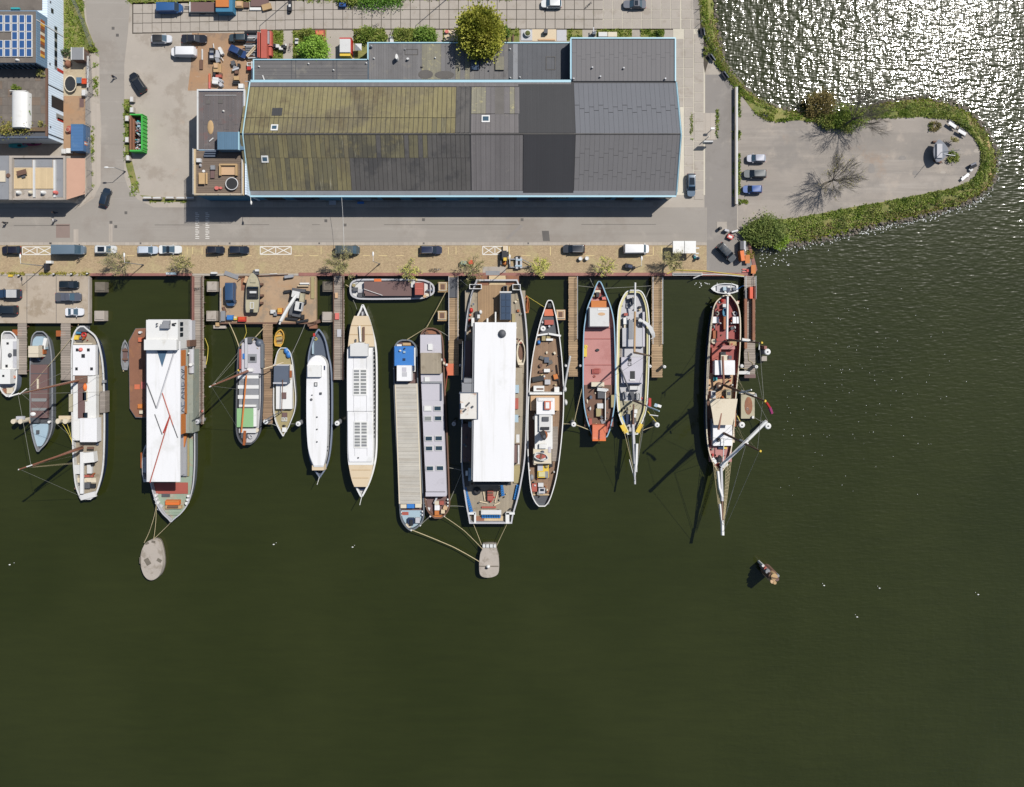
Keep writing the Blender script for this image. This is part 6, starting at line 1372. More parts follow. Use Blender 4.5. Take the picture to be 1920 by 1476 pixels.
for k, (x, y, m_, lb) in enumerate(((187, 538, 'stone', 'grey mossy block close under the quay west of the white-roofed ship'), (186, 592, 'concrete', 'pale block beside the concrete platform corner'), (397, 537, 'concrete', 'block close under the quay at the work platform west side'), (396, 592, 'concrete', 'block with pink patch at the work platform south-west corner'),
     (614, 537, 'stone', 'dark block close under the quay east of the work platform'), (613, 594, 'concrete', 'pale block beside the grey jetty with rusty railings'), (830, 538, 'pallet', 'square block with hollow top near the quay by the gangway'), (829, 592, 'pallet', 'square block with hollow top south of its twin by the gangway'), (1051, 590, 'cardboard', 'square block with hollow top beside the steam tug bow'))):
    w = 9
    o = O('mooring_block', lb, 'mooring block', 'body %s %g %g %g %g -3 .3 \ntop %s %g %g %g %g .3 .5 t' % (m_, x - w, y - 9, x + w, y + 10, m_, x - w + 1.5, y - 8, x + w - 1.5, y + 7), 'mooring blocks by the quay')
    if m_ in ('pallet', 'cardboard'): kit(o, 'cavity brown %g %g %g %g .5 .54\nrim cream %g %g %g %g .5 .62 n' % (x - 4, y - 5, x + 4, y + 5, x - 7.5, y - 8, x + 7.5, y + 7))
# the two dolphins of grey concrete
def dolphin(label, prof, zt, extra):
    pts = [W(x, y, zt)[:2] for x, y in catmull(prof, 4)[:-1]]
    c = (sum(p[0] for p in pts) / len(pts), sum(p[1] for p in pts) / len(pts))
    t = thing('mooring_dolphin', label, 'mooring dolphin', (c[0], c[1], WATER), 0, 'concrete mooring dolphins')
    n = len(pts); rnd = random.Random(4)
    R_ = lambda k, z: [(c[0] + (x - c[0]) * k * (1 + rnd.uniform(-.01, .01)), c[1] + (y - c[1]) * k, z) for x, y in pts]
    MB().loft([R_(.96, WATER - 2), R_(1, zt - .3), R_(.98, zt)]).build('body', 'concrete', t, smooth=50); MB().loft([R_(1.015, WATER - .5), R_(1.02, WATER + .35)], caps=False).build('waterline', 'stone', t); kit(t, extra); return t
dolphin('oval concrete dolphin in open water off the white-roofed ship', [(272, 1018), (284, 1012), (296, 1015), (302, 1030), (305, 1050), (304, 1066), (297, 1082), (284, 1089), (272, 1083), (265, 1068), (263, 1050), (265, 1033), (272, 1018)], .1, '''
hollow stone 272 1047 281 1060 .1 .14 @30
chip stone 261.5 1045 264.5 1057 -.6 .12
crack stone 294 1048 303 1054 .1 .13 @-30
scar stone 272 1017 279 1021 .1 .13 @20
scar stone 284 1014 291 1018 .1 .13 @-10''')
dolphin('square-shouldered concrete dolphin in open water off the ferry', [(905, 1022), (917, 1021), (930, 1022), (931, 1030), (935, 1045), (936, 1062), (933, 1078), (917, 1084), (901, 1080), (898, 1062), (900, 1040), (904, 1030), (905, 1022)], .3, '''
crenel offwhite 905 1021 910 1027 .3 .6
crenel offwhite 911.5 1021 917 1027 .3 .6
crenel offwhite 918.5 1021 924 1027 .3 .6
crenel offwhite 925.5 1021 930 1027 .3 .6
bollard white 911 1061 919 1067 .3 1.0 d
bollard_base black 909 1063 915 1068 .3 .4 c
crack stone 899 1061 935 1063 .3 .32''')
pc = thing('pile_cluster', 'broken timber pile cluster alone in open water', 'piles', W(1445, 1080, WATER), 0)
for x, y, zt, r, m_ in ((1431, 1061, 1.4, .28, 'offwhite'), (1436, 1067, 1.9, .38, 'brickred'), (1440, 1072, 2.6, .5, 'grey'), (1452, 1082, 4.0, .7, 'pallet'), (1449, 1090, 3.8, .5, 'cardboard'), (1457, 1086, 3.7, .45, 'hatchbrown'), (1446, 1080, 3.6, .5, 'brown'), (1453, 1093, 3.9, .35, 'pallet'), (1459, 1080, 3.3, .3, 'grey')):
    p = W(x, y, zt); MB().cyl(p[0], p[1], -4, zt, r * .9, r, 9).build('pile', m_, pc, smooth=40)
MB().cyl(*W(1447, 1078, 2)[:2], -4, 2.4, 1.25, 1.1, 12).build('pile', 'brown', pc); rail(pc, [(1447, 1082, 4), (1459, 1084, 4)], .5, .05, 'brown', 1)
def pile(label, x, y, zt=2.2, r=.42, cap='white', grp='white-capped mooring piles', arm=True):
    p = W(x, y, zt); t = thing('mooring_pile', label, 'mooring pile', (p[0], p[1], WATER), 0, grp)
    MB().cyl(p[0], p[1], -4, zt, r, r, 14).build('post', 'zinc', t, smooth=40)
    MB().cyl(p[0], p[1], zt, zt + .15, r * 1.06, r * .8, 14).build('cap', cap, t, smooth=40)
    MB().cyl(p[0], p[1], zt + .15, zt + .2, r * .3, r * .3, 8).build('hole', 'dkgrey', t)
    return t
for x, y, r, lb in ((369, 791, .5, 'white mooring pile at the end of the long grey jetty'), (568 - 70, 791, .5, 'white mooring pile at the end of the brown wooden jetty'), (559, 795, .5, 'white mooring pile between the tan boat and the white launch'), (632, 794, .5, 'white mooring pile between the white launch and the tall white ship'),
   (851, 795, .4, 'grey mooring pile left of the rusty ferry wheelhouse'), (1075.5, 796, .5, 'white ringed mooring pile between tug and red-decked ship'), (1232, 797, .5, 'white mooring pile right of the schooner stern'), (1391, 797, .6, 'white mooring pile tied to the three-master middle'), (1440, 799, .62, 'outermost white mooring pile at the furled yard end'),
   (1439, 660, .62, 'large white mooring pile east of the last jetty'), (1418, 688, .35, 'small white mooring pile at the last jetty end'), (1391, 686.5, .35, 'small white mooring pile between three-master and last jetty'), (1219, 687, .3, 'small white pile left of the truss-railed jetty'), (1246, 688, .32, 'small white pile right of the truss-railed jetty'), (1061, 686, .25, 'small white pile left of the plain tan jetty'), (1088, 686, .25, 'small grey pile right of the plain tan jetty'), (863, 685, .25, 'small grey pile right of the tan jetty end')):
    pile(lb, x, y, 2.0 if r > .3 else 1.2, r, 'white' if 'grey' not in lb else 'ltgrey')
O('timber_fender', 'pair of orange-topped timber piles at the blue-decked barge stern', 'piles', 'pile cream 20 786 29 795 -3 2 c\npile cream 33.5 786 42 795 -3 2 c\nbrace ltgrey 30 781 44 787 1 1.6', 'timber pile pairs'); O('timber_fender', 'pair of orange-topped timber piles beside the two-masted barge', 'piles', 'pile cream 104 785 112 795 -3 2 c\npile cream 117 785 127 795 -3 2 c\nbrace tan 110 780 131 787 1 1.6', 'timber pile pairs')
for x, y, lb in ((113, 626, 'orange timber fender left of the second short jetty'), (31, 624, 'orange timber fender crossing the first short jetty')): O('fender_beam', lb, 'beam', 'beam varnish %g %g %g %g -.8 .1' % (x - 8, y - 6, x + 10, y + 5))
O('floating_pontoon', 'pale worn floating pontoon beside the three-master', 'pontoon', 'body camo 1389.5 738 1415 785 -1.8 -.3\nrust rust 1396 744 1411 778 -.3 -.27 c\nfender cream 1389 736 1415 739 -.5 0\nring steel 1399 763 1404 771 -.27 -.17 o\nbollard white 1410 780 1414 785 -.3 .2 c')
O('pile_guard', 'rusty bracket and concrete foot by the large white pile', 'bracket', 'bracket ironred 1433 649 1438 655 -1 2\nfoot slab 1428 668 1438 677 -2 -.2')
# ================================================================ BOATS
FL = 'boats moored along the quay'
# 1 small white barge at the left edge
b = boat('white_barge', 'small white barge cut by the left picture edge', [(621, 8, 20), (627, 3, 27), (640, 2, 32), (690, -2, 32), (722, -1, 31), (735, 3, 27), (744, 12, 18)], -.2, .5, 'hullblue', 'ltgrey')
kit(b, '''
cabin_roof white 3.5 636 31 693 0 .9
cabin_side ltgrey 24 640 31 690 .9 .95
wheelhouse white -6 693 19 720 0 2.2
hatch black 12 642 16 646 .9 1
hatch black 10 684 14 689 .9 1
winch dkgrey 13 662 21 671 .9 1.2 d
window dkgrey 24.5 655 31 668 .95 1
window dkgrey 18.5 697 21 704 1 1.6
window dkgrey 18.5 707 21 714 1 1.6
hatch_cover black 4 703 8 707 2.2 2.25
seat rust 3 729 12 738 -.2 .3
stern_grating cream 12 727 24 738 -.2 .2
life_ring orange 24 704 29 710 .95 1.1 o''')
# 2 blue decked barge
b = boat('cargo_barge', 'grey barge with light blue end decks and brown hold cover', [(621, 69, 80), (627, 62, 87), (640, 58, 93), (680, 56, 98), (780, 56, 99), (808, 58, 97), (830, 63, 88), (842, 67, 77), (847, 69, 73)], -.5, .2, 'hullgrey', 'dkgrey', 'grey')
kit(b, '''
coaming white 80 634 86 655 -.3 .6 @-12
wheelhouse cream 53 649 72 670 -.4 2.0
roof cream 53 649 72 663 2.0 2.1
engine_box varnish 73 648 82 664 -.4 .6
life_ring red 75 666 81 672 .1 .25 o
hold_cover hatchbrown 57 684 89 784 -.3 .35
cover_joint dkgrey 57 700 89 701.5 .35 .4
cover_joint dkgrey 57 730 89 731.5 .35 .4
window glassgrey 59 747 87 753 .35 .42
window glassgrey 59 765 87 770 .35 .42
spar cream 69 711 72 731 .4 .6
anchor_winch dkgrey 57 783 72 793 -.3 .5
bag white 55 773 66 781 .35 .6 d
hatch dkgrey 67.5 807 72.5 814 -.25 .1
bollard white 89 789 94 794 -.2 .3 c
bollard cardboard 54 788 60 794 -.2 .3 c
skylight slate 70 671 74 677 -.3 .2''')
pane(b, 'foredeck', 'ltblue', [(795, 58.5, 90), (808, 59, 89.5), (822, 62, 86), (834, 67, 80), (837, 70, 76)], -.5, -.2)
pane(b, 'after_deck', 'ltblue', [(631, 68, 79), (635, 63.5, 83), (642, 61, 85), (655, 60, 86)], -.5, .4)
# 3 white two-masted barge
b = boat('sailing_barge', 'white two-masted sailing barge with red brown masts lowered left', [(611, 150, 158), (618, 142, 166), (632, 136, 181), (660, 133, 190), (700, 133, 195), (780, 134, 197), (850, 136, 196), (885, 138, 193), (910, 141, 187), (928, 147, 180), (937, 151, 170)], -.1, .7, 'navy', 'deckgrey', 'offwhite', rimw=.3)
kit(b, '''
cabin_roof whiter 136.5 647 179 705 0 1.2
cabin_roof white 137 704 180 826 0 1.2
side_walk slate 180 645 184 835 0 .3
window black 142 653.5 146.5 659 1.2 1.26
window black 163 653.5 168 659 1.2 1.26
window black 152.5 664 159 671 1.2 1.26
window black 141 689 145.5 694.5 1.2 1.26
window black 169 689 174 694.5 1.2 1.26
flower_tub pinkish 145 652 153 660 1.2 1.7 d
roof_strip cream 138 643 172 646 .6 1.22
mast_case hatchbrown 146 711 158 784 1.2 1.5
mast_foot brown 140 705 162 718 1.2 1.7
buoy orange 153.5 719 161 734 1.5 2 d
skylight glass 155 735 161.5 751 1.2 1.5
skylight_frame cream 153.5 733 163 752.5 1.2 1.42
skylight glass 155.5 774 163 783 1.2 1.5
deckhouse whiter 150 784.5 181.5 829 .2 2.0
deckhouse white 151 849 176 868 .2 1.7 @6
hatch brown 163 838 176 842 1 1.15
boom sail 150 848 156 926 1.4 1.8
foredeck_box offwhite 138 872 150 889 0 .7
foredeck_box offwhite 163 872 172 888 0 .6
windlass dkgrey 158 905 168 916 0 .7
windlass black 164 908 178 915 0 .5
hatch brickred 158 891 174 895 0 .5
plank cream 142 896 180 905 0 .15
coil dkgrey 142 905 149 912 0 .25 o
anchor offwhite 150 925 179 935 .5 1.0 @14
leeboard woodgrey 187 734 197 774 -.8 1.0
leeboard camo 129 739 136 772 -.8 1.0
stern_gear dkgrey 145 611 165 622 0 .7
coil red 151 624 162 632 0 .4 o
crate teal 142 620 151 626 0 .6
cover yellow 137 629 147 637 0 .6
hatch tar 143 634 154 642 0 .4
fender white 131.5 634 136 639 .2 .7 d
lamp_box grey 191 713 197 718 .6 1.2''')
mast(b, 149, 713, 1.2, 34, 739, 19.7, .3, 'spar'); mast(b, 155, 840, 1.2, 37, 880, 20.8, .28, 'spar')
kit(b, '''
~gaff sail .14 160 1 0 160 1 0''') if 0 else None
kit(b, '''
~topmast white .14 36 738 19.5 16 744 21
~spreader sail .12 60 872 18 34 881 20.5 46 878 19
~sprit brown .16 156 836 1.5 62 874 15
~stay rope .035 137 855 .8 60 873 17
~stay rope .035 137 868 .8 58 876 17
~stay rope .035 137 870 .8 55 877 17.5
~stay ropeg .03 150 930 1 37 880 20.5
~stay ropeg .03 194 700 .8 36 738 19.5
~stay ropeg .03 194 735 .8 34 739 19.5
~stay ropeg .03 135 690 .8 36 738 19.4
~stay ropeg .03 156 838 2 40 738 19
~stay ropeg .03 58 872 17 34 740 19.5
~yard white .1 50 729 17 37 739 19.6''')
rope('pale rope from the two-masted barge stern to the platform', [(138, 630, .8), (147, 608, .1)]); rope('long pale rope crossing from the short jetty pile to the barge mast', [(135, 632, .9), (56, 725, .5)], 'rope', .05); rope('yellow rope from timber piles down to the barge side, left strand', [(117, 795, 1.4), (137, 835, .7)], 'ropey', .05); rope('yellow rope from timber piles down to the barge side, right strand', [(126, 796, 1.4), (136, 842, .7)], 'ropey', .05)
gear(b, 14, 140, 870, 184, 925, .0, 16); gear(b, 8, 141, 614, 168, 640, .0, 17)
# 4 white-roofed ship with rusty side pontoon
pn = thing('steel_pontoon', 'rusty steel pontoon along the white-roofed ship', 'pontoon', W(257, 700, -.5))
MB().poly([(254, 616), (275, 615), (276, 784), (254, 783), (243, 766), (241, 640)], -2.2, -.3).build('body', 'hullgrey', pn); MB().poly([(254.5, 616.5), (275, 615.5), (276, 783), (254.5, 782), (243.5, 766), (241.8, 640)], -.3, -.26).build('deck', 'rust', pn)
kit(pn, 'bollard offwhite 259 621 265 626 -.26 .3 c\nbox orangepale 259 633 267 641 -.26 .2\npatch orangepale 252 721 262 730 -.26 -.2\nbox orangeply 258 758 266 766 -.26 .2\npatch pinkish 265 716 272 729 -.26 -.2\nbollard cream 261 770 268 776 -.26 .3\nhatch rust 260 680 268 705 -.26 -.2')
O('rowing_boat', 'grey rowing boat tied beside the rusty steel pontoon', 'rowing boat', 'hull grey 226.5 637 242 694 -1.7 -.7 b\nfloor hatchbrown 230 652 239 680 -1.5 -1.2 c\nthwart brown 229 655 240 659 -1 -.85\nthwart brown 229 672 240 675 -1 -.85\nprow_line rope 230.5 692 231.5 697 -1 -.7', 'small rowing boats')
b = boat('restaurant_ship', 'big white-roofed restaurant ship with orange side and green bow', [(599, 278, 357), (612, 275, 360), (650, 274, 363), (760, 274, 365), (850, 276, 366), (895, 280, 364.5), (920, 285, 361), (945, 293, 353), (962, 303, 341), (974, 315, 327), (979, 319, 322)], .2, 1.2, 'hullgrey', 'palegreen', 'ltgrey')
kit(b, '''
side_deck tankgreen 347 655 362 812 .2 3.4
house ltgrey 275 650 337 815 .2 6.6
house ltgrey 275 815 324 900 .2 6.6
roof whiter 275 640 337.5 903.5 6.6 7.0
upper_house white 274.5 600.5 333 655 .2 7.9
upper_roof white 274 600 333.4 650 7.9 8.0
roof_edge white 270 637 331 656.5 7.9 8.6
entrance brown 347 638 356 650 .3 3.6
stern_deck ltgrey 347 601 360 640 .3 2.0
roof_unit grey 305 601 317 608 8 8.8
roof_unit grey 300 608 316 616 8 8.9
roof_unit dkgrey 292 606 294.5 608 8 8.5 c
roof_unit dkgrey 292 610.5 294.5 612.5 8 8.5 c
antenna black 322 606 330 608 8 8.2 @8
antenna black 322 609 328 611 8 8.2 @-8
fore_hatch brickred 288 905 352 926 .2 .35
hold_grille dkgrey 303 926 318 932 .25 .4
locker orange 310 938.5 336 947 .2 1.1
locker_lid orangeply 311 938.5 335 942 1.1 1.15
winch pallet 310 948 340 954 .2 .8
winch brown 313 949 333 953 .8 1.1 v
bollard white 287.5 927 294 932 .3 1.1 c
bollard white 288.5 934 294.5 939 .3 1.1 c
bollard white 291 940.5 297.5 946.5 .3 1.1 c
bollard white 350 928 355.5 933 .3 1.1 c
bollard white 349 935 354 940 .3 1.1 c
bollard white 346.5 941.5 352 947 .3 1.1 c
green_bow palegreen 305 962 338 966 .25 .5
plank ltgrey 297 946 303 958 .2 .5 @-35
deck_tank ltgrey 353 655 362 700 3.4 4.0 v
bollard white 351 661 355 665 3.9 4.3 d
mast_base white 354 681 361 687 3.6 4.5 c
trough zinc 337 815 350 893 .3 1.0
bench olive 350 815 354 893 .3 .6
bench tankgreen 356 775 360 810 3.4 3.6
orange_board orangeply 341 812 348 838 1.0 1.4 @-12''')
xe = W(337, 0, 7)[0] + .03; xu = W(333.4, 0, 8)[0] + .03
def wallrow(name, mat, y0, y1, z0, z1, x=xe, th=.08): ya, yb = W(0, y0, z1)[1], W(0, y1, z1)[1]; return MB().boxw(x, (ya + yb) / 2, z0, z1, th, abs(ya - yb)).build(name, mat, b)
for y0, y1 in ((657, 687), (777, 815)): wallrow('orange_wall', 'orangeply', y0, y1, 4.2, 6.6)
wallrow('orange_wall', 'orangeply', 687, 777, 3.6, 4.9); wallrow('name_board', 'ltgrey', 687, 777, 4.9, 6.6)
for y0 in (604, 614, 624): wallrow('side_window', 'glass', y0, y0 + 7, 5.6, 6.9, xu)
mb = MB(); zz = lambda u: 5.0 + u * 1.5
for k, strokes in enumerate((((0, 0, 1, .5), (1, .5, 0, 1)), ((0, 0, 1, 0), (1, 0, 1, .8), (0, 0, 0, .8)), ((0, 0, 1, .5), (1, .5, 0, 1), (.4, .2, .4, .8)), ((0, 0, 1, 0), (1, 0, 0, .8), (0, .8, 1, .8)), ((0, 0, 1, 0), (0, 0, .3, .8), (1, 0, .7, .8)), ((0, 0, 1, .5), (1, .5, 0, 1)), ((0, 0, 1, .3), (0, .3, 1, .8)))):
    yb = W(0, 774 - k * 12.4, 5.8)[1]
    for z0, y0, z1, y1 in strokes: mb.tube([(xe + .05, yb + y0 * 1.05, zz(z0)), (xe + .05, yb + y1 * 1.05, zz(z1))], .11, 4)
mb.build('lettering', 'slate', b)
mb = MB(); mb.add([W(294.5, 657.5, 7.1), W(313.5, 657.5, 7.1), W(304, 688.5, 7.1)], [(0, 1, 2)]); mb.build('roof_window', 'darkblue_x', b)
for k, (p, q, m_, r_) in enumerate((((275, 718), (293, 766), 'dkgrey', .12), ((304, 737), (325, 800), 'brickred', .12), ((319, 779), (306, 812), 'red', .14), ((290, 777), (304, 815), 'dkgrey', .1), ((319, 779), (281, 905), 'brickred', .12), ((333, 821), (318, 780), 'dkgrey', .1), ((327, 659), (294, 765), 'ltgrey', .18))):
    MB().tube([W(*p, 7.05), W(*q, 7.05)], r_, 4).build('roof_seam', m_, b)
O('lifeboat', 'small white workboat under the white roof west edge', 'boat', 'hull offwhite 266 834 281 904 -1.6 .2 b\ncabin ltgrey 268 858 274 886 -.6 .8\nfender varnish 263.5 849 266.5 878 -1.4 -.4')
rope('left mooring rope from the green bow to the oval dolphin', [(293, 945, 1.2), (284, 985, .4), (270, 1018, .1)]); rope('middle mooring rope from the green bow to the oval dolphin', [(293, 947, 1.2), (288, 1012, .2)]); rope('right mooring rope from the bow tip to the oval dolphin', [(321, 979, 1.0), (287, 1012, .2)])
rope('yellow hose hanging beside the long grey jetty', [(384, 634, .2), (390, 650, -.6), (389, 668, -.6), (386, 684, .2)], 'ropey', .07, .1, 'hose', 'hose', 'hoses')
# 5 grey tjalk
b = boat('sailing_barge', 'grey flat-bottomed sailing barge with green hatch and lowered mast', [(632, 464, 480), (638, 454, 487), (648, 448, 491), (670, 445, 493), (740, 442.5, 494), (790, 442, 491), (812, 443, 488), (826, 448, 480), (834, 455, 470)], -.1, .7, 'rubber', 'ltgrey', 'dkgrey', rimw=.3)
kit(b, '''
cabin lavgrey 453 645 488 700 -.1 .7 t
cabin_hatch grey 465 664 481 680 .7 .85
hatch_pane black 469 669 478 676 .85 .95
tiller ltgrey 459 634 464 690 .8 1.1
tarp blue 455 663 461 673 .7 .95
winch dkgrey 464 634 472 644 .7 1.2
hatch_cover grey 448 700 485 768 -.1 .6
hatch_beam white 446 704 485 710 .6 .75
hatch_beam white 446 722.5 485 729 .6 .75
hatch_beam white 446 741 485 748 .6 .75
hatch_rack white 448 759 480 763 .6 1.0
green_hatch hatchgreen 444 766 475 801 -.1 1.1
side_board white 475 765 481 800 0 1
fore_cabin offwhite 448 804 480 812 -.1 .7
windlass dkgrey 452 812 462 822 0 .8
cable_drum cream 477 803 485 811 0 .6 c
coil ltgrey 465 814 474 824 0 .3 o
mast_step white 463 691 474 697 .6 1.2
leeboard hullgrey 489 645 494 690 -.5 1.0
leeboard_line brickred 448.5 655 451.5 692 .2 1.0
fender yellow 443 691 448 698 .2 .8 d
rudder varnish 456 808 460 835 .2 1.0 @-4
bow_tube slate 476 636 492 652 .2 1.2 d
~boom orangeply .17 462 704 1.6 452.5 811 1.6''')
mast(b, 464, 696, 1.2, 396, 724, 20, .28, 'spar')
kit(b, '~stay ropeg .03 447 660 .8 398 722 19.5\n~stay ropeg .03 448 668 .8 398 723 19.5\n~stay ropeg .03 446 695 .8 397 724 19.8\n~stay ropeg .03 446 730 .8 397 724 19.8\n~stay ropeg .03 444 800 .9 396 724 19.8\n~masthead white .12 404 720 18 393 725.5 20.5')
rope('pale rope from the work platform corner to the grey sailing barge bow', [(429, 605, .1), (448, 650, .8)], 'rope', .09); rope('pale rope from the work platform to the grey sailing barge winch', [(501, 607, .1), (471, 640, 1)], 'rope', .09); rope('yellow hose from the work platform to the grey sailing barge', [(458, 603, .1), (462, 624, -.5), (451, 648, .8)], 'ropey', .05, .2, 'hose', 'hose', 'hoses'); rope('rope from the grey sailing barge side to the brown jetty', [(482, 652, .9), (497, 675, .2)], 'rope', .08)
# 6 yellow rowing boat
O('rowing_boat', 'yellow rowing boat floating off the work platform', 'rowing boat', 'hull boatyellow 514.5 617 533 650 -1.8 -.7 b@-10\nfloor olive 518 625 529 645 -1.5 -1.25 @8\nthwart boatyellow 517 628 528 631 -1.1 -.95 @8\nthwart brown 519 637 531 640 -1.1 -.95 @8', 'small rowing boats')
# 7 tan decked boat
b = boat('motor_cutter', 'tan decked motor cutter with white cabin and blue tarp', [(652, 526, 536), (660, 520, 544), (680, 515, 549), (710, 513, 552), (745, 512, 555), (770, 512.5, 553), (790, 516, 546), (804, 522, 540), (813, 527, 534), (818, 530, 532)], .0, .5, 'hullgrey', 'olive', 'white', rimw=.15)
kit(b, '''
cabin_trunk white 517.5 684 547.5 767 0 1.1
trunk_side cream 541 683 546 712 1.1 1.3
wheelhouse_roof slate 513.5 685 541 719 1.1 2.3
roof_trim ltgrey 512 683.5 542 686 2.2 2.36
roof_trim ltgrey 512 717 538 720 2.2 2.36
hatch hatchbrown 528 736 536.5 748 1.1 1.3
hatch hatchbrown 529 774 538 782.5 .05 .35
window_frame white 528 783 532.5 790 .05 .25 n
window_frame white 533.5 783 538 790 .05 .25 n
locker white 529 802 537 810 .05 .5
vent black 528 797 535 801 .05 .4 d
tarp tarp 531 652 540 664 .3 .75 d@-20
tarp tarp 535 659 545 672 .3 .8 d@-20
bench varnish 543 695 547 708 1.3 1.5
~boom brown .09 530 712 2.6 528 771 2.2
~spar dkgrey .1 533 768 1.5 497 788 5
~spar tan .1 531 680 1.2 494 692 4.5''')
rope('dark rope from the tan cutter to the work platform edge', [(545, 668, .5), (572, 608, .1)], 'ropeg', .06); rope('rope from the tan cutter bow to the pile right of it', [(546, 795, .4), (556, 796, 1.6)], 'ropeg', .06); rope('rope from the tan cutter bow to the brown jetty pile', [(521, 800, .4), (503, 794, 1.6)], 'ropeg', .06)
# 8 white passenger launch
b = boat('passenger_launch', 'slim white passenger launch with round-ended roof and grey foredeck', [(617, 596, 599), (626, 590, 606), (640, 584, 612), (665, 578, 617), (700, 576, 623), (780, 575, 624), (830, 577, 622), (860, 580, 618), (880, 588, 611), (892, 596, 603), (897, 598, 600)], -.4, .5, 'hullblue', 'slate', 'hullblue', rimw=.3)
mb = MB(); rows = catmull([(667, 591, 598), (672, 583, 606), (682, 576.5, 611.5), (700, 574.5, 613), (780, 574, 614), (830, 576, 613), (855, 580, 611), (876, 588, 606)], 5)
pts = [W(r[1], r[0], 2.2)[:2] for r in rows] + [W(r[2], r[0], 2.2)[:2] for r in rows[::-1]]
mb.prism(pts, .2, 2.1).build('cabin', 'offwhite', b); MB().prism([p for p in pts], 2.1, 2.25, top=.97).build('roof', 'whiter', b)
kit(b, '''
roof_end tan 585 873 607 882 .3 2.0 t
wheelhouse_roof white 576.5 685.5 602 707 2.2 3.1
roof_lamp dkgrey 583 740 586 742.5 2.25 2.5 d
roof_lamp dkgrey 599 736 603 740 2.25 2.5
roof_lamp dkgrey 581 747 586 752 2.25 2.45 o
roof_lamp dkgrey 592 781 595.5 784 2.25 2.5 d
roof_lamp dkgrey 592 804 595.5 807 2.25 2.5 d
roof_lamp dkgrey 592 827.5 595.5 830.5 2.25 2.5 d
roof_hatch offwhite 589 717 595 724.5 2.25 2.4
hatch_rim dkgrey 589 717 595 724.5 2.4 2.46 n
coil ropey 589 632.5 595 639 -.35 -.2 o
side_coping ltblue 585 633 588 664 -.3 .2
name_board navy 607 686 609.5 694 2.0 2.3
bow_post red 587 625 591 631 0 .6
~flagstaff white .06 599 894 .6 594.5 909 2.2''')
for k in range(16): MB().boxw(W(614, 0, 1.2)[0] + .02 - (.05 * max(0, k - 11) ** 1.9), W(0, 756 + k * 7.3, 1.2)[1], .9, 1.7, .12, .62).build('window', 'glass', b)
for k in range(15): MB().boxw(W(617.6, 0, .6)[0], W(0, 700 + k * 9.7, .6)[1], .5, .62, .1, .12).build('cleat', 'dkgrey', b)
# 9 tall white ship with tan canopies
b = boat('passenger_ship', 'long white passenger ship with tan canopies and roof skylights', [(571, 678, 682), (580, 675, 686), (600, 666, 694), (625, 658, 701), (650, 653, 706), (690, 651, 708), (800, 651, 708), (850, 653, 707), (880, 656, 702), (905, 663, 694), (925, 672, 684), (932, 676, 680)], .2, 1.2, 'hullgrey', 'ltgrey', 'white', rimw=.35)
pane(b, 'canopy', 'tan', [(592.5, 664, 690), (610, 658, 696), (630, 654.5, 700), (650, 652.5, 702)], 2.0, 2.3)
pane(b, 'cabin', 'white', [(652, 651, 699), (700, 650.5, 699.5), (800, 651, 700), (850, 651.5, 700), (872, 653.5, 699)], .3, 2.5)
pane(b, 'canopy', 'tan', [(871, 653.5, 699.5), (890, 657, 696), (905, 661, 691), (913, 664.5, 688)], 2.1, 2.45)
pane(b, 'roof', 'whiter', [(655, 651, 698), (700, 650.5, 698.5), (771, 650.8, 698.8)], 2.5, 2.95); pane(b, 'roof', 'whiter', [(771.5, 652, 697), (800, 652, 698), (850, 653, 698.5), (866, 655, 697)], 2.5, 2.75)
kit(b, '''
wheelhouse_roof offwhite 656.5 645 689.5 668 2.5 4.0
front_arch offwhite 662 642.5 684 646 2.5 3.9 c
canopy_seam sandstrip 658 610 697 611 2.3 2.36
canopy_seam sandstrip 655 627 700 628 2.3 2.36
canopy_seam sandstrip 659 881 695 882 2.45 2.5
canopy_seam sandstrip 661 896 691 897 2.45 2.5
mast_spar white 673.5 611 676.5 641 2.4 2.9 @4
canopy_bar brown 680 613 683.5 640 2.4 2.7
canopy_bar dkgrey 665.5 636 668 641 2.4 2.7
roof_lamp dkgrey 669.5 857.5 673 860.5 2.75 3 d
bow_winch dkgrey 676 583 684 591 .3 1
bow_winch ltgrey 678 585 681 592 1 1.3
stern_box navy 671 913.5 684 919 .3 .8
deck_gear dkgrey 693 647 702 652 .3 1.2
roof_seam ltgrey 663 670 663.6 772 2.95 3.0
roof_seam ltgrey 687 670 687.6 772 2.95 3.0
roof_seam ltgrey 665 774 665.6 855 2.75 2.8
roof_seam ltgrey 688 774 688.6 855 2.75 2.8
~flagstaff white .07 678 932 1 674.5 947 3''')
for y0, x0, x1, z_ in ((694, 663.5, 686.5, 2.95), (792.5, 665, 687.5, 2.75)):
    fr = MB().box(x0 - 1.5, y0 - 2, x1 + 1.5, y0 + 48, z_, z_ + .12).build('skylight', 'white', b)
    for k in range(8):
        for xa, xb in ((x0, x0 + 9.8), (x0 + 12.8, x1)):
            y = y0 + k * 5.6 + (1.6 if k > 3 else 0); MB().box(xa, y, xb, y + 3.9, z_ + .12, z_ + .16).build('pane', 'glassgrey' if (k + int(xa)) % 3 else 'grey', fr)
for k in range(26):
    y = 655 + k * 7.8; MB().boxw(W(701.2, y, 1.6)[0] - (.03 * max(0, k - 20) ** 2), W(0, y, 1.6)[1], 1.2, 2.1, .12, .55).build('window', 'glass', b)
rope('mooring rope from the white passenger ship bow up to the brown hatch barge', [(669, 580, 1.0), (662, 563, .5)], 'ropeg', .05)
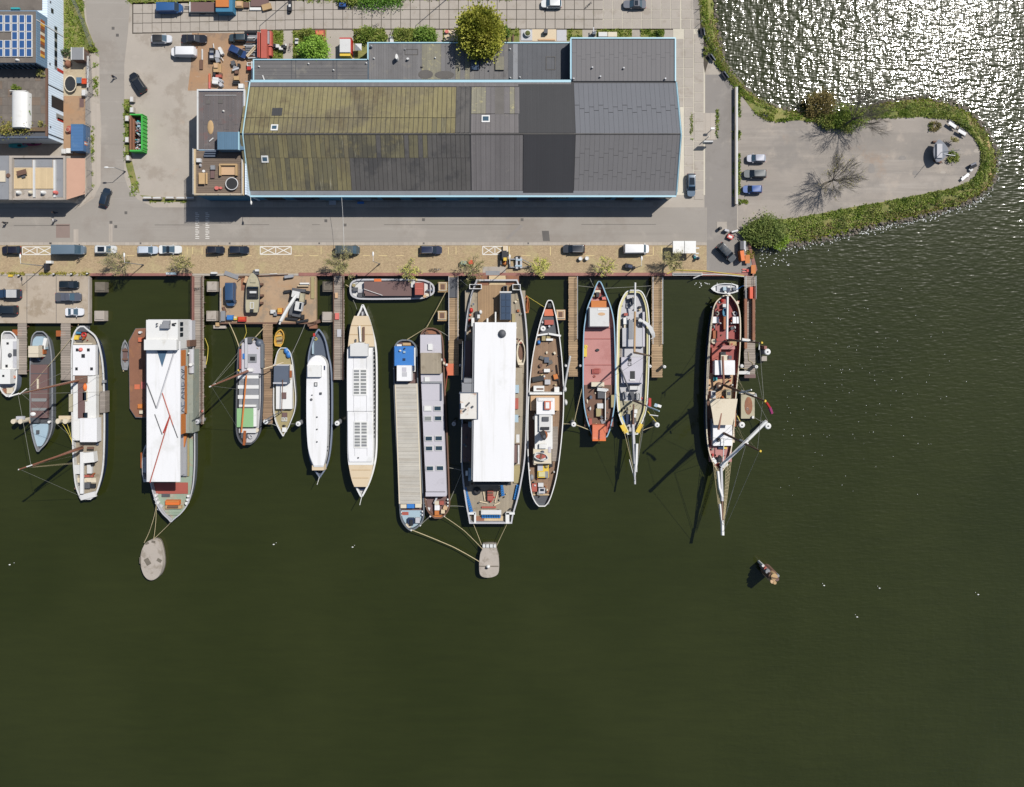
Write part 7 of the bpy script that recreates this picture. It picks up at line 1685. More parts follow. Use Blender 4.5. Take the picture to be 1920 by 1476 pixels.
# 10 brown hatch barge along the quay
b = boat('quay_barge', 'barge with brown hold cover moored lengthwise under the quay', [(655.5, 537, 546), (658, 530, 554), (665, 525, 559), (680, 523, 562), (740, 523, 562), (785, 523.5, 561), (800, 526, 558), (811, 532, 553), (815, 539, 547)], -.5, -.05, 'hullgrey', 'offwhite', 'ltgrey', horizontal=True, rimw=.35)
kit(b, '''
hold_cover hatchbrown 682.5 528 771.5 555 -.5 .6
cover_edge dkgrey 683 554.5 771 557 -.5 .2
fore_edge tar 682 550 684.5 555.5 -.4 .6
wheelhouse brickred 778 530 793.5 553 -.4 1.8
roof_seam pinkish 778 541 793.5 541.8 1.8 1.86
house_base offwhite 770.5 527 778 539 -.4 .9
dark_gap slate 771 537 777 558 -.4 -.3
deck_seat orange 701.5 523 715 528 -.4 .1
winch dkgrey 662 539 670 546 -.4 .4
cable_drum olive 660 532 666 538 -.4 .2 c
anchor_gear dkgrey 671 550 679 557 -.4 .1
hatch ltgrey 671 542 682 549 -.4 -.2
rudder_gear slate 800 543 812 546 -.4 .3
crate cardboard 793.5 553 799 558 -.4 .2
crate cream 799 551 804 556 -.4 .2
tarp ylwrim 776.5 522 783 528 -.3 .5 d
hatch grey 777.5 553 790 557 -.4 -.1
stern_rail ltgrey 806 529 807.5 555 -.3 .4
~pole white .06 682 542 .9 717 554 .9''')
rope('rope from the brown hatch barge bow to the quay', [(657, 540, 0), (648, 534, -.6)], 'rope', .08); rope('long mooring rope from the square block to the barge sterns', [(836, 547, .4), (800, 614, .8), (763, 637, .6)], 'rope', .06, .5)
# 11 barge with blue stern roof
b = boat('cargo_barge', 'long grey-hatched barge with bright blue stern roof', [(636.5, 754, 766), (640, 746, 774), (650, 739, 781), (665, 737, 783), (720, 738, 785), (800, 741, 788), (900, 746, 793), (955, 749, 796), (975, 752, 794), (988, 760, 785), (995, 768, 774)], -.4, .3, 'hullgrey', 'hatchbrown', 'hullgrey', rimw=.3)
kit(b, '''
stern_roof blue 739.5 649.5 775.5 686 -.3 1.5
roof_box blue 740 652 744 686 1.5 1.55
vent white 747 656 752 660 1.5 2 d
vent black 757 652 760 655 1.5 1.9 c
vent ltblue 756 658.5 760 662 1.5 1.8
hatch navy 755 672 760 676.5 1.5 1.6
stern_boards pallet 755 643 770 648 -.3 .2
stern_box white 744 646 753 649 -.3 .5
side_coping white 775 652 779 697 -.2 .4
blue_bulkhead navy 772 686 777 695 -.3 1
wheelhouse whiter 744 685.5 771.5 714.5 -.3 2.4
roof_panel lavgrey 754 689 762 697 2.4 2.46
roof_panel ltgrey 754 698 763 706 2.4 2.46
house_end slate 742 715 765 719 -.3 .9
bow_strip cream 751 946 762 953 -.3 .7
bow_strip blue 763 945.5 777 953 -.3 .72
bow_strip cream 778.5 945 790 952 -.3 .7
anchor_winch navy 765 972 776 983 -.3 .5
anchor_winch black 768 975 774 986 -.3 .7
drum cream 760 981 772 990 -.3 .2 c
locker ltgrey 779 971 787 981 -.3 .3
bollard white 750 959 753.5 962.5 -.3 .3 c
bollard white 750 965 753.5 968.5 -.3 .3 c
bollard white 790.5 957.5 794 961 -.3 .3 c
bollard white 790.5 964 794 967.5 -.3 .3 c
bollard white 786 984 789.5 987 -.3 .3 c
bollard white 769.5 993 773 996 -.2 .4 c
foredeck_patch brickred 752 960 766 966 -.33 -.28''')
pane(b, 'foredeck', 'ltblue', [(957, 751, 794), (968, 752, 793), (978, 755.5, 790.5), (987, 761, 784), (992, 767, 776)], -.45, -.32)
random.seed(6)
for k in range(32):      # hold cover boards, one by one
    y = 719.5 + k * 7.05; s = (y - 719) * .034
    MB().box(742 + s, y, 781 + s, y + 6.8, .3, .62 + random.uniform(0, .04)).build('hatch_board', 'hatchgrey', b)
for s0, s1, w in ((740, 748, 2), (780.5, 788.5, 2.4)): MB().add([W(s0, 719, .66), W(s0 + w, 719, .66), W(s1 + w, 945, .66), W(s1, 945, .66)], [(0, 1, 2, 3)]).build('coaming', 'cream', b)
# 12 barge with flat grey roof and skylights
b = boat('houseboat_barge', 'brown barge with pale grey flat roof and dark skylights', [(614.5, 803, 812), (618, 795, 821), (626, 789, 828), (645, 785.5, 832), (700, 786, 834), (760, 787.5, 837), (850, 791, 841), (925, 795, 843.5), (945, 797, 844), (958, 801, 841), (968, 809, 833), (972.5, 815, 827)], -.4, .3, 'brown', 'hatchbrown', 'brown', rimw=.3)
for (xa, ya, xb, yb, xc, xd, z1) in ((788, 628, 826, 663, 788, 827.5, 1.6), (788.5, 662, 826, 701, 789, 827, 2.3), (789, 700, 829, 930, 799, 837.5, 1.6)):
    p = [W(x, y, z1)[:2] for x, y in ((xa, ya), (xb, ya), (xd, yb), (xc, yb))]
    MB().prism(p, -.3, z1).build('roof', 'lavgrey' if z1 < 2 else 'deckgrey', b)
kit(b, '''
roof_well lavgrey 791.5 717 827.5 751 1.6 1.63
well_rim grey 791 715.5 828.5 719 1.6 1.9
well_rim slate 825.5 719 828.5 751 1.6 1.9
skylight white 802.5 645 811 656.5 1.6 1.9
skylight white 796 707 805.5 716 1.6 1.9
roof_step lavgrey 798 923 836 931 1.6 1.66
seam dkgrey 798 922 835 923 1.6 1.7
stern_patch rust 799 619 818 626.5 -.35 -.2
drum brown 797 622 803 629 -.35 .3 c
barrel offwhite 824 672 829.5 679 0 .9 d
barrel cream 829 678 834.5 686 0 .9 d
barrel white 833.5 682 839.5 688 0 1.1 d
tank brown 822 678 828 688 0 .7
fore_box cream 815 940 823 947 -.3 .5
fore_box whiter 815 947.5 824 957 -.3 .5
fore_box orangeply 815 957.5 823 966 -.3 .3
fore_box orangeply 811 967 830 971 -.3 .2
gear brickred 824 940 832 947 -.3 .4
pallet cardboard 831 949 839 956 -.3 .2 @-20
pallet tan 827 956 834 963 -.3 .3
plank offwhite 801 952 806 959 -.3 .1 @-15
pole ltgrey 815 932 818 945 0 .4 @-25
bollard white 796 936 799 939 -.3 .3 c
bollard white 796 942 799 945 -.3 .3 c
bollard white 797 948 800 951 -.3 .3 c
bollard white 838 935 841.5 938.5 -.3 .3 c
bollard white 838.5 941 842 944.5 -.3 .3 c
bollard white 838.5 947 842 950.5 -.3 .3 c
bollard white 805 967 808.5 970 -.3 .3 c
bollard white 831 966.5 834.5 969.5 -.3 .3 c''')
for x, y, m_ in ((802, 766, 'white'), (820.5, 766, 'skylight'), (802.5, 785, 'glassgrey'), (821.5, 784.5, 'skylight'), (804, 822.5, 'skylight'), (822.5, 822, 'skylight'), (804.5, 841, 'skylight'), (823, 840.5, 'skylight'), (806, 878.5, 'skylight'), (825, 878, 'skylight')):
    fr = MB().box(x - 7.2, y - 5, x + 7.2, y + 5, 1.6, 1.78).build('skylight', 'offwhite', b); MB().box(x - 6, y - 3.7, x + 6, y + 3.7, 1.78, 1.82).build('pane', m_, fr)
rope('red hose pair from the tan jetty along the grey-roofed barge', [(833, 672, .4), (839, 700, .3), (834, 740, .3)], 'brickred', .08, 0, 'hose', 'hose', 'hoses')
rope('rope from the grey-roofed barge stern to the tan jetty', [(823, 620, .4), (841, 631, .3)], 'ropeg', .07); rope('short rope from the blue-roofed barge bow to its neighbour', [(788, 985, .3), (806, 969, .3)], 'ropeg', .07); rope('long yellow rope from the blue-roofed barge to the square-shouldered dolphin', [(772, 994, .4), (850, 1026, -.2), (898, 1053, .3)], 'rope', .09, .2); rope('long pale rope from the grey-roofed barge bow to the dolphin', [(833, 969, .4), (870, 995, -.1), (905, 1030, .4)], 'rope', .06, .2); rope('rope from the grey-roofed barge to the ferry flank, upper', [(839, 877, .3), (868, 883, 1)], 'ropeg', .06); rope('rope from the grey-roofed barge to the ferry flank, slanting', [(843, 940, .3), (867, 884, 1)], 'ropeg', .07); rope('rope from the grey-roofed barge to the ferry corner, lowest', [(844, 949, .3), (876, 951, 1)], 'ropeg', .06)
# 13 the old double-ended ferry
b = boat('ferry', 'wide old ferry with long white canopy roof and blue seat rows', [(524, 893, 970), (540, 887, 976), (560, 881, 981), (600, 874, 987), (650, 870.5, 990), (720, 867, 990), (800, 865, 988), (860, 864.5, 985), (900, 867, 979), (930, 871, 973), (955, 875, 966), (965, 877, 963), (982, 880, 960)], .5, 1.5, 'hullblue', 'deckgrey', 'ltgrey', rimw=.3)
kit(b, '''
fore_deck wood 896 520 958 606 .5 .7
ramp plank 917 517 948 534 .3 .72
ramp_flap rust 893 517 917 535 .3 .75
ramp_flap rust 949 517 973 534 .3 .75
left_deck deckgrey 872 545 892 640 .5 .62
right_deck deckgrey 966 545 985 700 .5 .62
left_walk hatchbrown 872 640 884 720 .5 2.6
left_walk hatchbrown 867 795 883 866 .5 2.6
right_walk deckgrey 964 690 979 780 .5 2.2
right_walk hatchbrown 962 835 975 868 .5 2.6
white_post white 880 533 903 542 .6 2 n
white_post white 961 533 976 544 .6 2 n
saloon offwhite 893 612 962 898 .6 5.5
roof_dome dkgrey 934 618 949 634 7.5 8.3 d
beam black 890 902 958 910 4.5 5.2
panel_house slate 937.5 549 958.5 600 .6 3.0
panel_frame offwhite 937 546.5 959.5 549 3 3.2
rust_house slate 861 736 896.5 786.5 2.6 7.7
bridge_roof rustwhite 863 738 893.5 785.5 7.7 8.1
bridge_tail grey 866 718 888 738 2.4 7.0
bridge_neck grey 870 710 885 719 2.4 7.0
roof_box white 864.5 756 871 766 8.1 8.5
roof_gear dkgrey 872 757 882 760 8.1 8.3 @45
roof_gear dkgrey 868 768 875 771 8.1 8.4 @45
roof_gear dkgrey 884 761 888 765 8.1 8.5 c
crate ltblue 966 722 973 737 2.2 2.7
crate brickred 964.5 747 972 767 2.2 2.6
crate ltblue 964.5 778 972 792 2.2 2.8
crate ltblue 878 791 885 800 2.6 3.2
table white 872 775 880 780 2.6 3.0
locker offwhite 968 815 974 830 2.2 2.6
pipe offwhite 971 835 974 870 2.6 2.9
mossy_deck olive 963 873 975 906 .6 .8
stern_deck plank 886 968 950 981 .5 .72
stern_deck rust 893 968 908 980 .72 .76
gate white 878 961 891 965 .6 1.6
gate white 949 961 965 965 .6 1.6
gate white 889 962 892.5 981 .6 1.6
gate white 948 962 955 982 .6 1.6
gate_foot offwhite 880 977 889 981.5 .4 .9
bulwark_bag white 873 883 877 892 1 1.5
deck_box tar 867 869 880 912 .5 .7
gangway ltblue 878 878 883 902 .7 1.1
fender_boards white 950 571 953 594 .6 1.5
derrick white 928 585 930.5 606 .7 3
derrick white 912.5 597 915.5 606 .7 2
stair white 884 596 889 612 .7 3
tank offwhite 897 581 904 590 .7 1.5 d
tank black 891 584 897 601 .7 1.4
tank offwhite 895 590 900 597 .9 1.5
ladder dkgrey 944 536 951 548 .7 1.6 n
moss_strip olive 960 588 966 605 .6 .9''')
MB().poly([(890.3, 604.5), (968.3, 604.5), (963.2, 903), (887, 903)], 6.9, 7.5).build('canopy_roof', 'whiter', b); MB().poly([(886.5, 606), (890, 606), (886.6, 900), (884, 900)], 5, 7.2).build('canopy_edge', 'grey', b)
for k in range(8): MB().box(939.5 + (k % 2) * 9.2, 551 + (k // 2) * 12.2, 948 + (k % 2) * 9.2, 562.5 + (k // 2) * 12.2, 3.0, 3.12).build('solar_panel', 'solardark', b)
rail(b, [(897, 525, .7), (882, 560, .7), (873, 640, .7)], 1, .05, 'steel'); rail(b, [(893, 622, 7.5), (893, 612, 7.5)], .3, .03, 'white') if 0 else None
mb = MB()
for k in range(15): mb.box(881.5 + (k % 2) * 1.5 if 0 else 893, 0, 894, 1, 0, .01) if 0 else None
gear(b, 14, 884, 905, 960, 960, .7, 12, hmax=.5); gear(b, 12, 874, 560, 892, 635, .65, 13); gear(b, 12, 966, 545, 982, 690, .65, 14, hmax=.6); gear(b, 8, 868, 800, 882, 864, 2.6, 15, hmax=.5)
def seatrow(label, x0, y0, x1, y1, n, z=.55):
    a, c = W(x0, y0, z), W(x1, y1, z); t = thing('seat_row', label, 'seats', a, 0, 'blue seat rows on the ferry')
    d = Vector(c) - Vector(a); ang = math.atan2(d.y, d.x)
    for k in range(n):
        p = Vector(a) + d * ((k + .5) / n); w = d.length / n * .82; q = rot2(0, .3, ang)
        MB().boxw(p.x, p.y, z + .3, z + .45, w, .55, ang).boxw(p.x + q[0], p.y + q[1], z + .45, z + .95, w, .12, ang).build('seat', 'seatblue', t)
    MB().tube([Vector(a) + Vector((0, 0, .2)), Vector(c) + Vector((0, 0, .2))], .06, 4).build('frame', 'dkgrey', t)
    return t
seatrow('long row of blue seats along the ferry left bulwark', 885, 959, 872, 913, 11); seatrow('row of blue seats leaning across the ferry after deck', 944, 929, 940, 904, 6); seatrow('row of blue seats along the ferry right bulwark', 971, 908, 965, 936, 7); seatrow('row of blue seats behind the white stern table', 903, 968, 939, 968, 8)
O('table', 'long white table across the ferry stern before blue seats', 'table', 'top offwhite 902 956.5 940 965 1.2 1.3\nleg steel 904 958 905 959 .6 1.2\nleg steel 936 962 937 963 .6 1.2')
O('tyre', 'big black tyre lying on the ferry after deck', 'tyre', 'ring rubber 886.5 914 901.5 928.5 .6 1.3 o'); O('pallet_boxes', 'dark red stacked crates in the ferry after deck middle', 'crates', 'box brickred 914 921 925 928 .6 1.3\nbox brickred 914 929.5 925 939 .6 1.3\nlid brown 915 922 924 926 1.3 1.4')
O('trestle', 'folded pale trestle frames lying round the red crates', 'frame', 'bar tan 899 941 914 943 .6 .8 @-12\nbar tan 907 922 909 940 .6 .8 @10\nbar tan 926 944 938 946 .6 .8 @25\nbar tan 930 921 932 943 .6 .8 @-15\nbar brickred 903 950 930 953 .6 .8')
O('table', 'grey folding chair group on the ferry right deck', 'table', 'top offwhite 971 812 976 828 2.2 2.4\nleg steel 972 813 973 814 2.2 2.3') if 0 else None
O('lifeboat', 'open pale wooden lifeboat slung at the ferry right side', 'lifeboat', 'hull cream 968.5 637 985 684.5 1.2 2.6 b\nfloor brown 972 645 982 675 1.5 1.9 c\nbow_seat brickred 972 639 980 644 2.2 2.5'); O('buoy', 'red and pink round buoys piled on the ferry left deck', 'buoys', 'buoy red 879 577 887 587 .7 1.6 d\nbuoy orangepale 878 588 884 594 .7 1.3 d\nbuoy red 877 598 883 605 .7 1.4 d')
O('rowing_boat', 'narrow orange wooden boat hanging by the ferry right bow', 'rowing boat', 'hull orangeply 983 554 992.5 587 -.8 .6 b\nthwart brown 985 562 991 564 .2 .5\nkeelson varnish 988 556 990 586 .4 .7', 'small rowing boats')
rail(b, [(868, 640, 2.6), (866, 720, 2.6)], .9, .04, 'white', 2.5); rail(b, [(866, 796, 2.6), (865, 866, 2.6)], .9, .04, 'white', 2.5)
rope('left rope from the ferry stern to the square-shouldered dolphin', [(887, 981, .8), (903, 1022, .5)], 'rope', .05, .15); rope('right rope from the ferry stern to the square-shouldered dolphin', [(951, 982, .8), (931, 1024, .5)], 'rope', .05, .15); rope('rope from the ferry bow to the quay left', [(884, 542, 1.3), (862, 524, .3)], 'ropeg', .06); rope('rope from the ferry bow across to the tug', [(989, 556, 1.3), (1022, 577, 1)], 'ropey', .05)
# 14 steam tug
b = boat('steam_tug', 'white-railed steam tug with long wooden deck and white superstructure', [(562.5, 1028, 1034), (567, 1024.5, 1037), (580, 1020, 1040.5), (605, 1012, 1046), (640, 1003.5, 1051), (680, 996.5, 1055), (730, 991.5, 1057.5), (780, 989, 1057), (840, 989, 1052), (890, 991.5, 1045), (925, 996, 1036), (942, 1003, 1029), (950, 1010, 1022)], .2, 1.2, 'hullgrey', 'deckwood', 'white', rimw=.2, inner='brown')
kit(b, '''
foredeck dkgrey 1013 594 1043 626 .2 .6
windlass brickred 1021 600 1038 609 .6 1.3
hatch orangepale 1020.5 580 1038 592.5 .5 .8
bow_gear black 1027 569 1034 577 .4 1
life_raft white 1012.5 611 1023.5 622 .6 1.1 o
life_raft_core dkgrey 1015 614 1021 619 .6 .9 c
bollard ltgrey 1015.5 602.5 1019 606.5 .6 1.2 c
bollard ltgrey 1028 610 1032 614 .6 1.2 c
bulkhead white 1006 626 1029 629 .3 1.3 @8
bulkhead white 1027 626 1052 629.5 .3 1.3 @-10
locker white 1024 635 1037 639 .3 .9
crate olive 1016 628 1023 639 .3 .9
crate olive 1025 628 1032 635 .3 .7
barrel tarp 1006.5 638 1014 647 .3 1.1 d
engine_hatch slate 1020.5 670 1029.5 680 .3 .8
bench tar 1012 668 1020 674 .3 .7 @-20
bench tar 1028 676 1036 683 .3 .7 @25
cable_drum brown 1011 682 1017 689 .3 .8 c
skylight white 1020 692 1031 698 .4 1.1
skylight_base brown 1011 695 1028 699 .3 .8
winch black 998 706 1020 715 .3 .9 @10
crate ltgrey 1021.5 712 1032 721 .3 .9
chair orangeply 1038 702 1046 711 .3 .9 @15
engine black 1040 704 1048 713 .3 .8
deck_house white 1000.5 724 1020.5 734 .3 1.5
house_slit brown 1006 728 1019 731 1.5 1.55
deck_house white 1039.5 726 1048.5 737 .3 1.4
bridge_front white 993 736 1054 740 .3 2.2
bridge_deck cardboard 995 741 1048 770 .3 1.6
wheelhouse whiter 1006 747 1040 777 1.6 3.4
wheelhouse_roof white 1009 746.5 1037 752 3.4 3.6
roof_raft orangepale 1021 752.5 1033 768 3.4 4.0
roof_raft_top white 1023 754.5 1030 766 4.0 4.1
casing white 1003 777 1036 842 .3 2.6
casing_top offwhite 1011 775 1034 809 2.6 3.2
grating dkgrey 1017 782 1029 790 3.2 3.5
vent_row black 1014 801 1030 806 3.2 3.5
funnel_base varnish 1014 808 1027 824 2.6 3.6 c
funnel black 1015.5 811 1024.5 826 3.6 6.6 c
funnel_top dkgrey 1018 816 1023 822 6.6 6.7 c
skylight white 1011 833 1025 841 2.6 3.2
side_stripe lavgrey 1028 838 1033 849 2.6 2.7
after_house cream 1000 842 1034 870 .3 2.6
after_roof cream 1001 862 1033 869 2.6 2.8
vent cream 999 864 1006 872 .4 2.4 c
vent slate 1014 846 1021 851 2.6 3.4 d
canvas yellow 1008 872 1029 896 .4 1.2
canvas_patch ltgrey 1008 871 1018 883 1.2 1.25
canvas_patch grey 1022 884 1028 896 1.2 1.25
canvas_fold ylwrim 1010 885 1022 894 1.2 1.4
tarp olive 1021 872 1028 879 1.2 1.6 d
hatch_box black 1029 867 1036 876 .4 1.2
hatch brickred 997 907 1007 922 .3 .7
winch offwhite 1009 906 1019 913 .4 1
deck_box ltgrey 1010 915.5 1022 925.5 .4 1.2
deck_pane glass 1013 917 1020 921 1.2 1.26
stool cream 1023.5 917 1028 925 .4 .8 d
stern_rail plank 998 927 1031 929 .3 .5
after_deck dkgrey 1000 930 1030 946 .25 .35
bollard white 991.5 881 995 885 .5 1.2 d
bollard white 1037 884 1040.5 888 .5 1.2 d
side_vent white 999 781 1005 789 .4 2 d
inner_walk woodgrey 1035 800 1046 865 .25 .4
dark_walk brown 991 790 1002.5 875 .25 .4
gear_heap grey 993 890 1001 902 .3 .7 d
bollard black 1010.5 930 1013 933 .4 .8 c
~derrick offwhite .22 1057 733 1.6 1069 668 4.5''')
O('rowing_boat', 'open brown wooden boat stowed on the steam tug after house', 'rowing boat', 'hull offwhite 1002 849 1029 864 2.9 3.7 b@-15\nfloor brickred 1005 852 1024 860 3.2 3.5 c@-15\nthwart brown 1013 851 1016 862 3.5 3.62 @-15', 'small rowing boats')
for x, y, lb in ((1059.5, 731, 'upper pale round fender at the steam tug side'), (1061, 756, 'lower pale round fender at the steam tug side')): O('fender', lb, 'fender', 'body offwhite %g %g %g %g -.4 .9 d' % (x - 4, y - 6, x + 4, y + 6))
rope('rope from the steam tug to the ringed mooring pile', [(1055, 795, 1), (1073, 796, 1.9)], 'rope', .06); rope('rope from the ringed pile up to the red ship bow side', [(1077, 790, 1.9), (1093, 722, 1)], 'rope', .06); rope('rope from the ringed pile to the red ship stern', [(1080, 797, 1.9), (1108, 808, 1)], 'rope', .09)
gear(b, 16, 1003, 640, 1048, 722, .3, 3, hmax=.6); gear(b, 8, 1000, 895, 1034, 930, .3, 4)
# 15 red decked ship
b = boat('red_ship', 'red-decked ship with light blue rail and orange stern ramp', [(527, 1121.5, 1126), (534, 1117.5, 1130), (550, 1111.5, 1136.5), (575, 1101.5, 1146), (600, 1096.5, 1151.5), (630, 1093.5, 1153.5), (700, 1092.5, 1155), (750, 1093.5, 1154), (780, 1098, 1150), (800, 1104, 1146), (815, 1109, 1141), (820, 1112, 1138)], .2, 1.2, 'hullblue', 'deckpink', 'skyrim', rimw=.22, inner='brickred')
kit(b, '''
bow_deck deckred 1116 542 1132 560 .2 .3
hatch_boards orangeply 1108.5 564 1137 578 .3 .9
deck_house offwhite 1106 578 1142 612 .3 2.4 t
roof_stain cardboard 1121 586 1135 592 2.4 2.42 c
roof_panel white 1121 578.5 1138 582 2.4 2.46
winch black 1118 548 1124 557 .4 1.2
winch cream 1115 544 1126 549 .4 1
box pinkish 1129 557 1137 562 .4 1
drum olive 1110 552 1116 558 .4 1 d
plank_heap varnish 1108 565 1118 575 .3 .6 @15
hatch black 1117 654 1124 659 .25 .5 c@30
hatch deckred 1110 692 1124 701 .25 .5
hatch_rail brickred 1114 691 1126 699 .5 .6 n
fitting brickred 1112 703 1117 709 .25 .4 o
hatch_rim deckred 1097 615 1148 616 .25 .3
hatch_rim deckred 1097 635 1148 636 .25 .3
hatch_rim deckred 1097 684 1148 685 .25 .3
buoy_line yellow 1094.5 647 1100.5 669 .4 1.2
coil yellow 1095 647 1102 653 1.0 1.3 o
after_deck brown 1096 722 1150 800 .22 .4
after_hatch cream 1109 717 1133 725 .4 1.6
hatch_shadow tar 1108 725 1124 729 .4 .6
sheet offwhite 1120 728 1138 734 .4 1.4 @-6
engine dkgrey 1121 733 1134 747 .4 1.1
skylight offwhite 1120 757 1131 766 .4 1.3
skylight_box olive 1118 766 1127 781 .4 1.2
bag offwhite 1104 762 1109 771 .4 .9 d
bag cream 1099 748 1103 758 .4 .8 d
pole white 1134.5 736 1136 788 .5 1.2
side_locker olive 1146 741 1152 764 .4 1.2
brown_walk brown 1143 736 1147 764 .4 .6
hatch_plate grey 1127 786 1135 796 .4 .6 @20
stern_ramp orangepale 1111 797 1136 827 .6 2.4
ramp_mark pinkish 1122 810 1125 821 2.4 2.43
ramp_edge orange 1111 824.5 1136 827 2.4 2.5
stern_walk brickred 1137 790 1146 812 .4 .9 @-20
red_box brickred 1104 785 1110 797 .4 1.2''')
gear(b, 14, 1098, 730, 1146, 800, .4, 5); gear(b, 5, 1113, 540, 1136, 562, .3, 6)
# 16 schooner with yellow rim
b = boat('schooner', 'grey-decked schooner with yellow white rim and two masts', [(543.5, 1182, 1197), (547, 1174, 1204), (557, 1167, 1210), (575, 1160, 1215.5), (605, 1157, 1218), (660, 1156, 1218), (720, 1155, 1216), (765, 1157.5, 1213), (785, 1162, 1207), (803, 1170, 1200), (815, 1176, 1196)], .2, 1.2, 'offwhite', 'ltgrey', 'white', rimw=.2, inner='ylwrim', ring=('ylwrim', .42))
kit(b, '''
side_walk woodgrey 1158 600 1166 700 .25 .4
side_walk woodgrey 1207 600 1213 760 .25 .4
after_house ltgrey 1167 615 1207 650 .3 1.2
house_side lavgrey 1205 585 1209 650 .4 1.3
engine_box grey 1178 600 1187 636 .3 1.3
deck_locker white 1169 596 1176.5 608 .4 1.2
deck_locker cream 1170 608 1176 620 .4 1.0
red_cover brickred 1170 587 1177 592 .4 1.0
helm dkgrey 1182 559 1191 570 .4 1.5
helm_wheel offwhite 1181 564 1190 573 1.3 1.5 o
winch dkgrey 1192 595 1199 600 .4 1.1
tank offwhite 1197 597 1204 606 .4 1.2 c
hatch black 1166 647 1173 652 .4 .8
stove tar 1168 621 1177 632 .4 1.1 n
box offwhite 1175 569 1184 577 .4 .6 n
main_hatch lavgrey 1165 670 1205 720 .3 1.5
hatch_pane black 1178 672.5 1184 678 1.5 1.6
hatch_rim dkgrey 1177.5 680 1184 686 1.5 1.6 n
hatch_pane black 1181.5 696 1190.5 711 1.5 1.56
hatch_trim white 1180.5 711 1191 714 1.5 1.7
bench navy 1166 718 1203 720 1.5 1.9
gear_row offwhite 1181 724 1200 731 .5 1.3
cover grey 1168 736 1175 749 .5 1.1
cover dkgrey 1183 736 1189 748 .5 1.1
life_raft offwhite 1194 737 1202 750 .5 1.2
life_raft_frame dkgrey 1196 738 1200 749 1.2 1.3 n
foredeck camo 1162 752 1207 790 .25 .45
sail_bag blue 1164.5 781 1171 797 .5 1.0 @22
rim_panel yellow 1166 796 1174 813 .4 1.3 @28
rim_panel yellow 1195.5 794 1203 812 .4 1.3 @-28
windlass navy 1174 777 1182 796 .5 1.3
windlass tar 1188 785 1193 793 .5 1.2
box white 1188 768 1195 775 .5 1.3
box white 1188 776 1193 783 .5 1.2
bollard olive 1200 788 1207 795 .5 1.2 d
red_fender red 1216 747 1221 763 .2 1
orange_plate varnish 1186 783 1190 800 .5 .8
~boom mastwood .22 1189.5 660 3.2 1190.5 584 3.2
~stern_spar white .2 1190 584 2 1191 530 3
~bowsprit ltgrey .34 1186.5 796 1.6 1190 870 3.2
~bowsprit_end ltgrey .2 1190 870 3.2 1190.5 908 4.2
~jib sail .3 1194 832 3 1192 885 3.6
~net_edge offwhite .08 1180 862 2.6 1189 895 3.6
~net_edge rope .05 1170 808 1.4 1190 890 3.6
~net_edge rope .05 1202 806 1.4 1192 886 3.6
~net_edge ropeg .04 1176 815 1.4 1190 895 3.8
~net_edge ropeg .04 1207 790 1.4 1192 890 3.7
~spar dkgrey .15 1163 689 1.5 1187 751 3
~boom brown .18 1188 758 2.2 1187 795 2.4
~stay ropeg .03 1213 749 1 1233 784 10
~stay ropeg .03 1217 745 1 1213 762 12
~stay ropeg .03 1160 700 1 1217 664 14
~stay ropeg .03 1190 905 4 1213 762 14
~stay ropeg .03 1187 751 2 1217 665 15''')
mast(b, 1189, 661, 1, 1222, 668, 17, .26, 'mastwood'); mast(b, 1187.5, 751, 1, 1214, 762, 15, .26, 'hatchbrown')
kit(b, '~topmast ltblue .14 1213 762 15 1236 771 18\n~yard offwhite .1 1218 778 14 1234 780 14')
gear(b, 12, 1160, 555, 1212, 600, .3, 7, hmax=.6); gear(b, 16, 1162, 715, 1208, 795, .45, 8)
single('sail_cloth', 'white sail cloth hanging over the schooner rail by the jetty', 'sail', MB().loft([[W(x - w, y, z), W(x + w, y, z + .1)] for x, y, w, z in [(1203, 600, 3, 1.8), (1212, 606, 4, 2), (1219, 614, 4.5, 2), (1224, 625, 4, 1.8), (1226, 632, 2.5, 1.5), (1220, 636, 1, 1.2)]], closed=False, caps=False), 'sail')
O('flag', 'pale blue and white flag at the schooner mast top', 'flag', 'cloth ltblue 1227 757 1233 763 13 13.1 @-20\ncloth white 1233 759 1240 764 13 13.1 @-20')
rope('yellow ropes from the schooner to the right mooring pile', [(1214, 771, 1.2), (1230, 791, 1.9)], 'ropey', .08); rope('pale rope from the right mooring pile back to the schooner bow', [(1230, 799, 1.9), (1206, 807, 1.2)], 'rope', .06); rope('long rope across the slip between the tan and truss-railed jetties', [(1084, 536, .5), (1130, 541, .9), (1190, 538, .9), (1222, 536, .5)], 'ropeg', .05, .1); rope('rope from the schooner stern to the truss-railed jetty', [(1212, 558, 1.1), (1219, 540, .4)], 'ropeg', .06); rope('rope from the quay to the red ship bow', [(1106, 522, .2), (1115, 540, 1.1)], 'ropeg', .05)
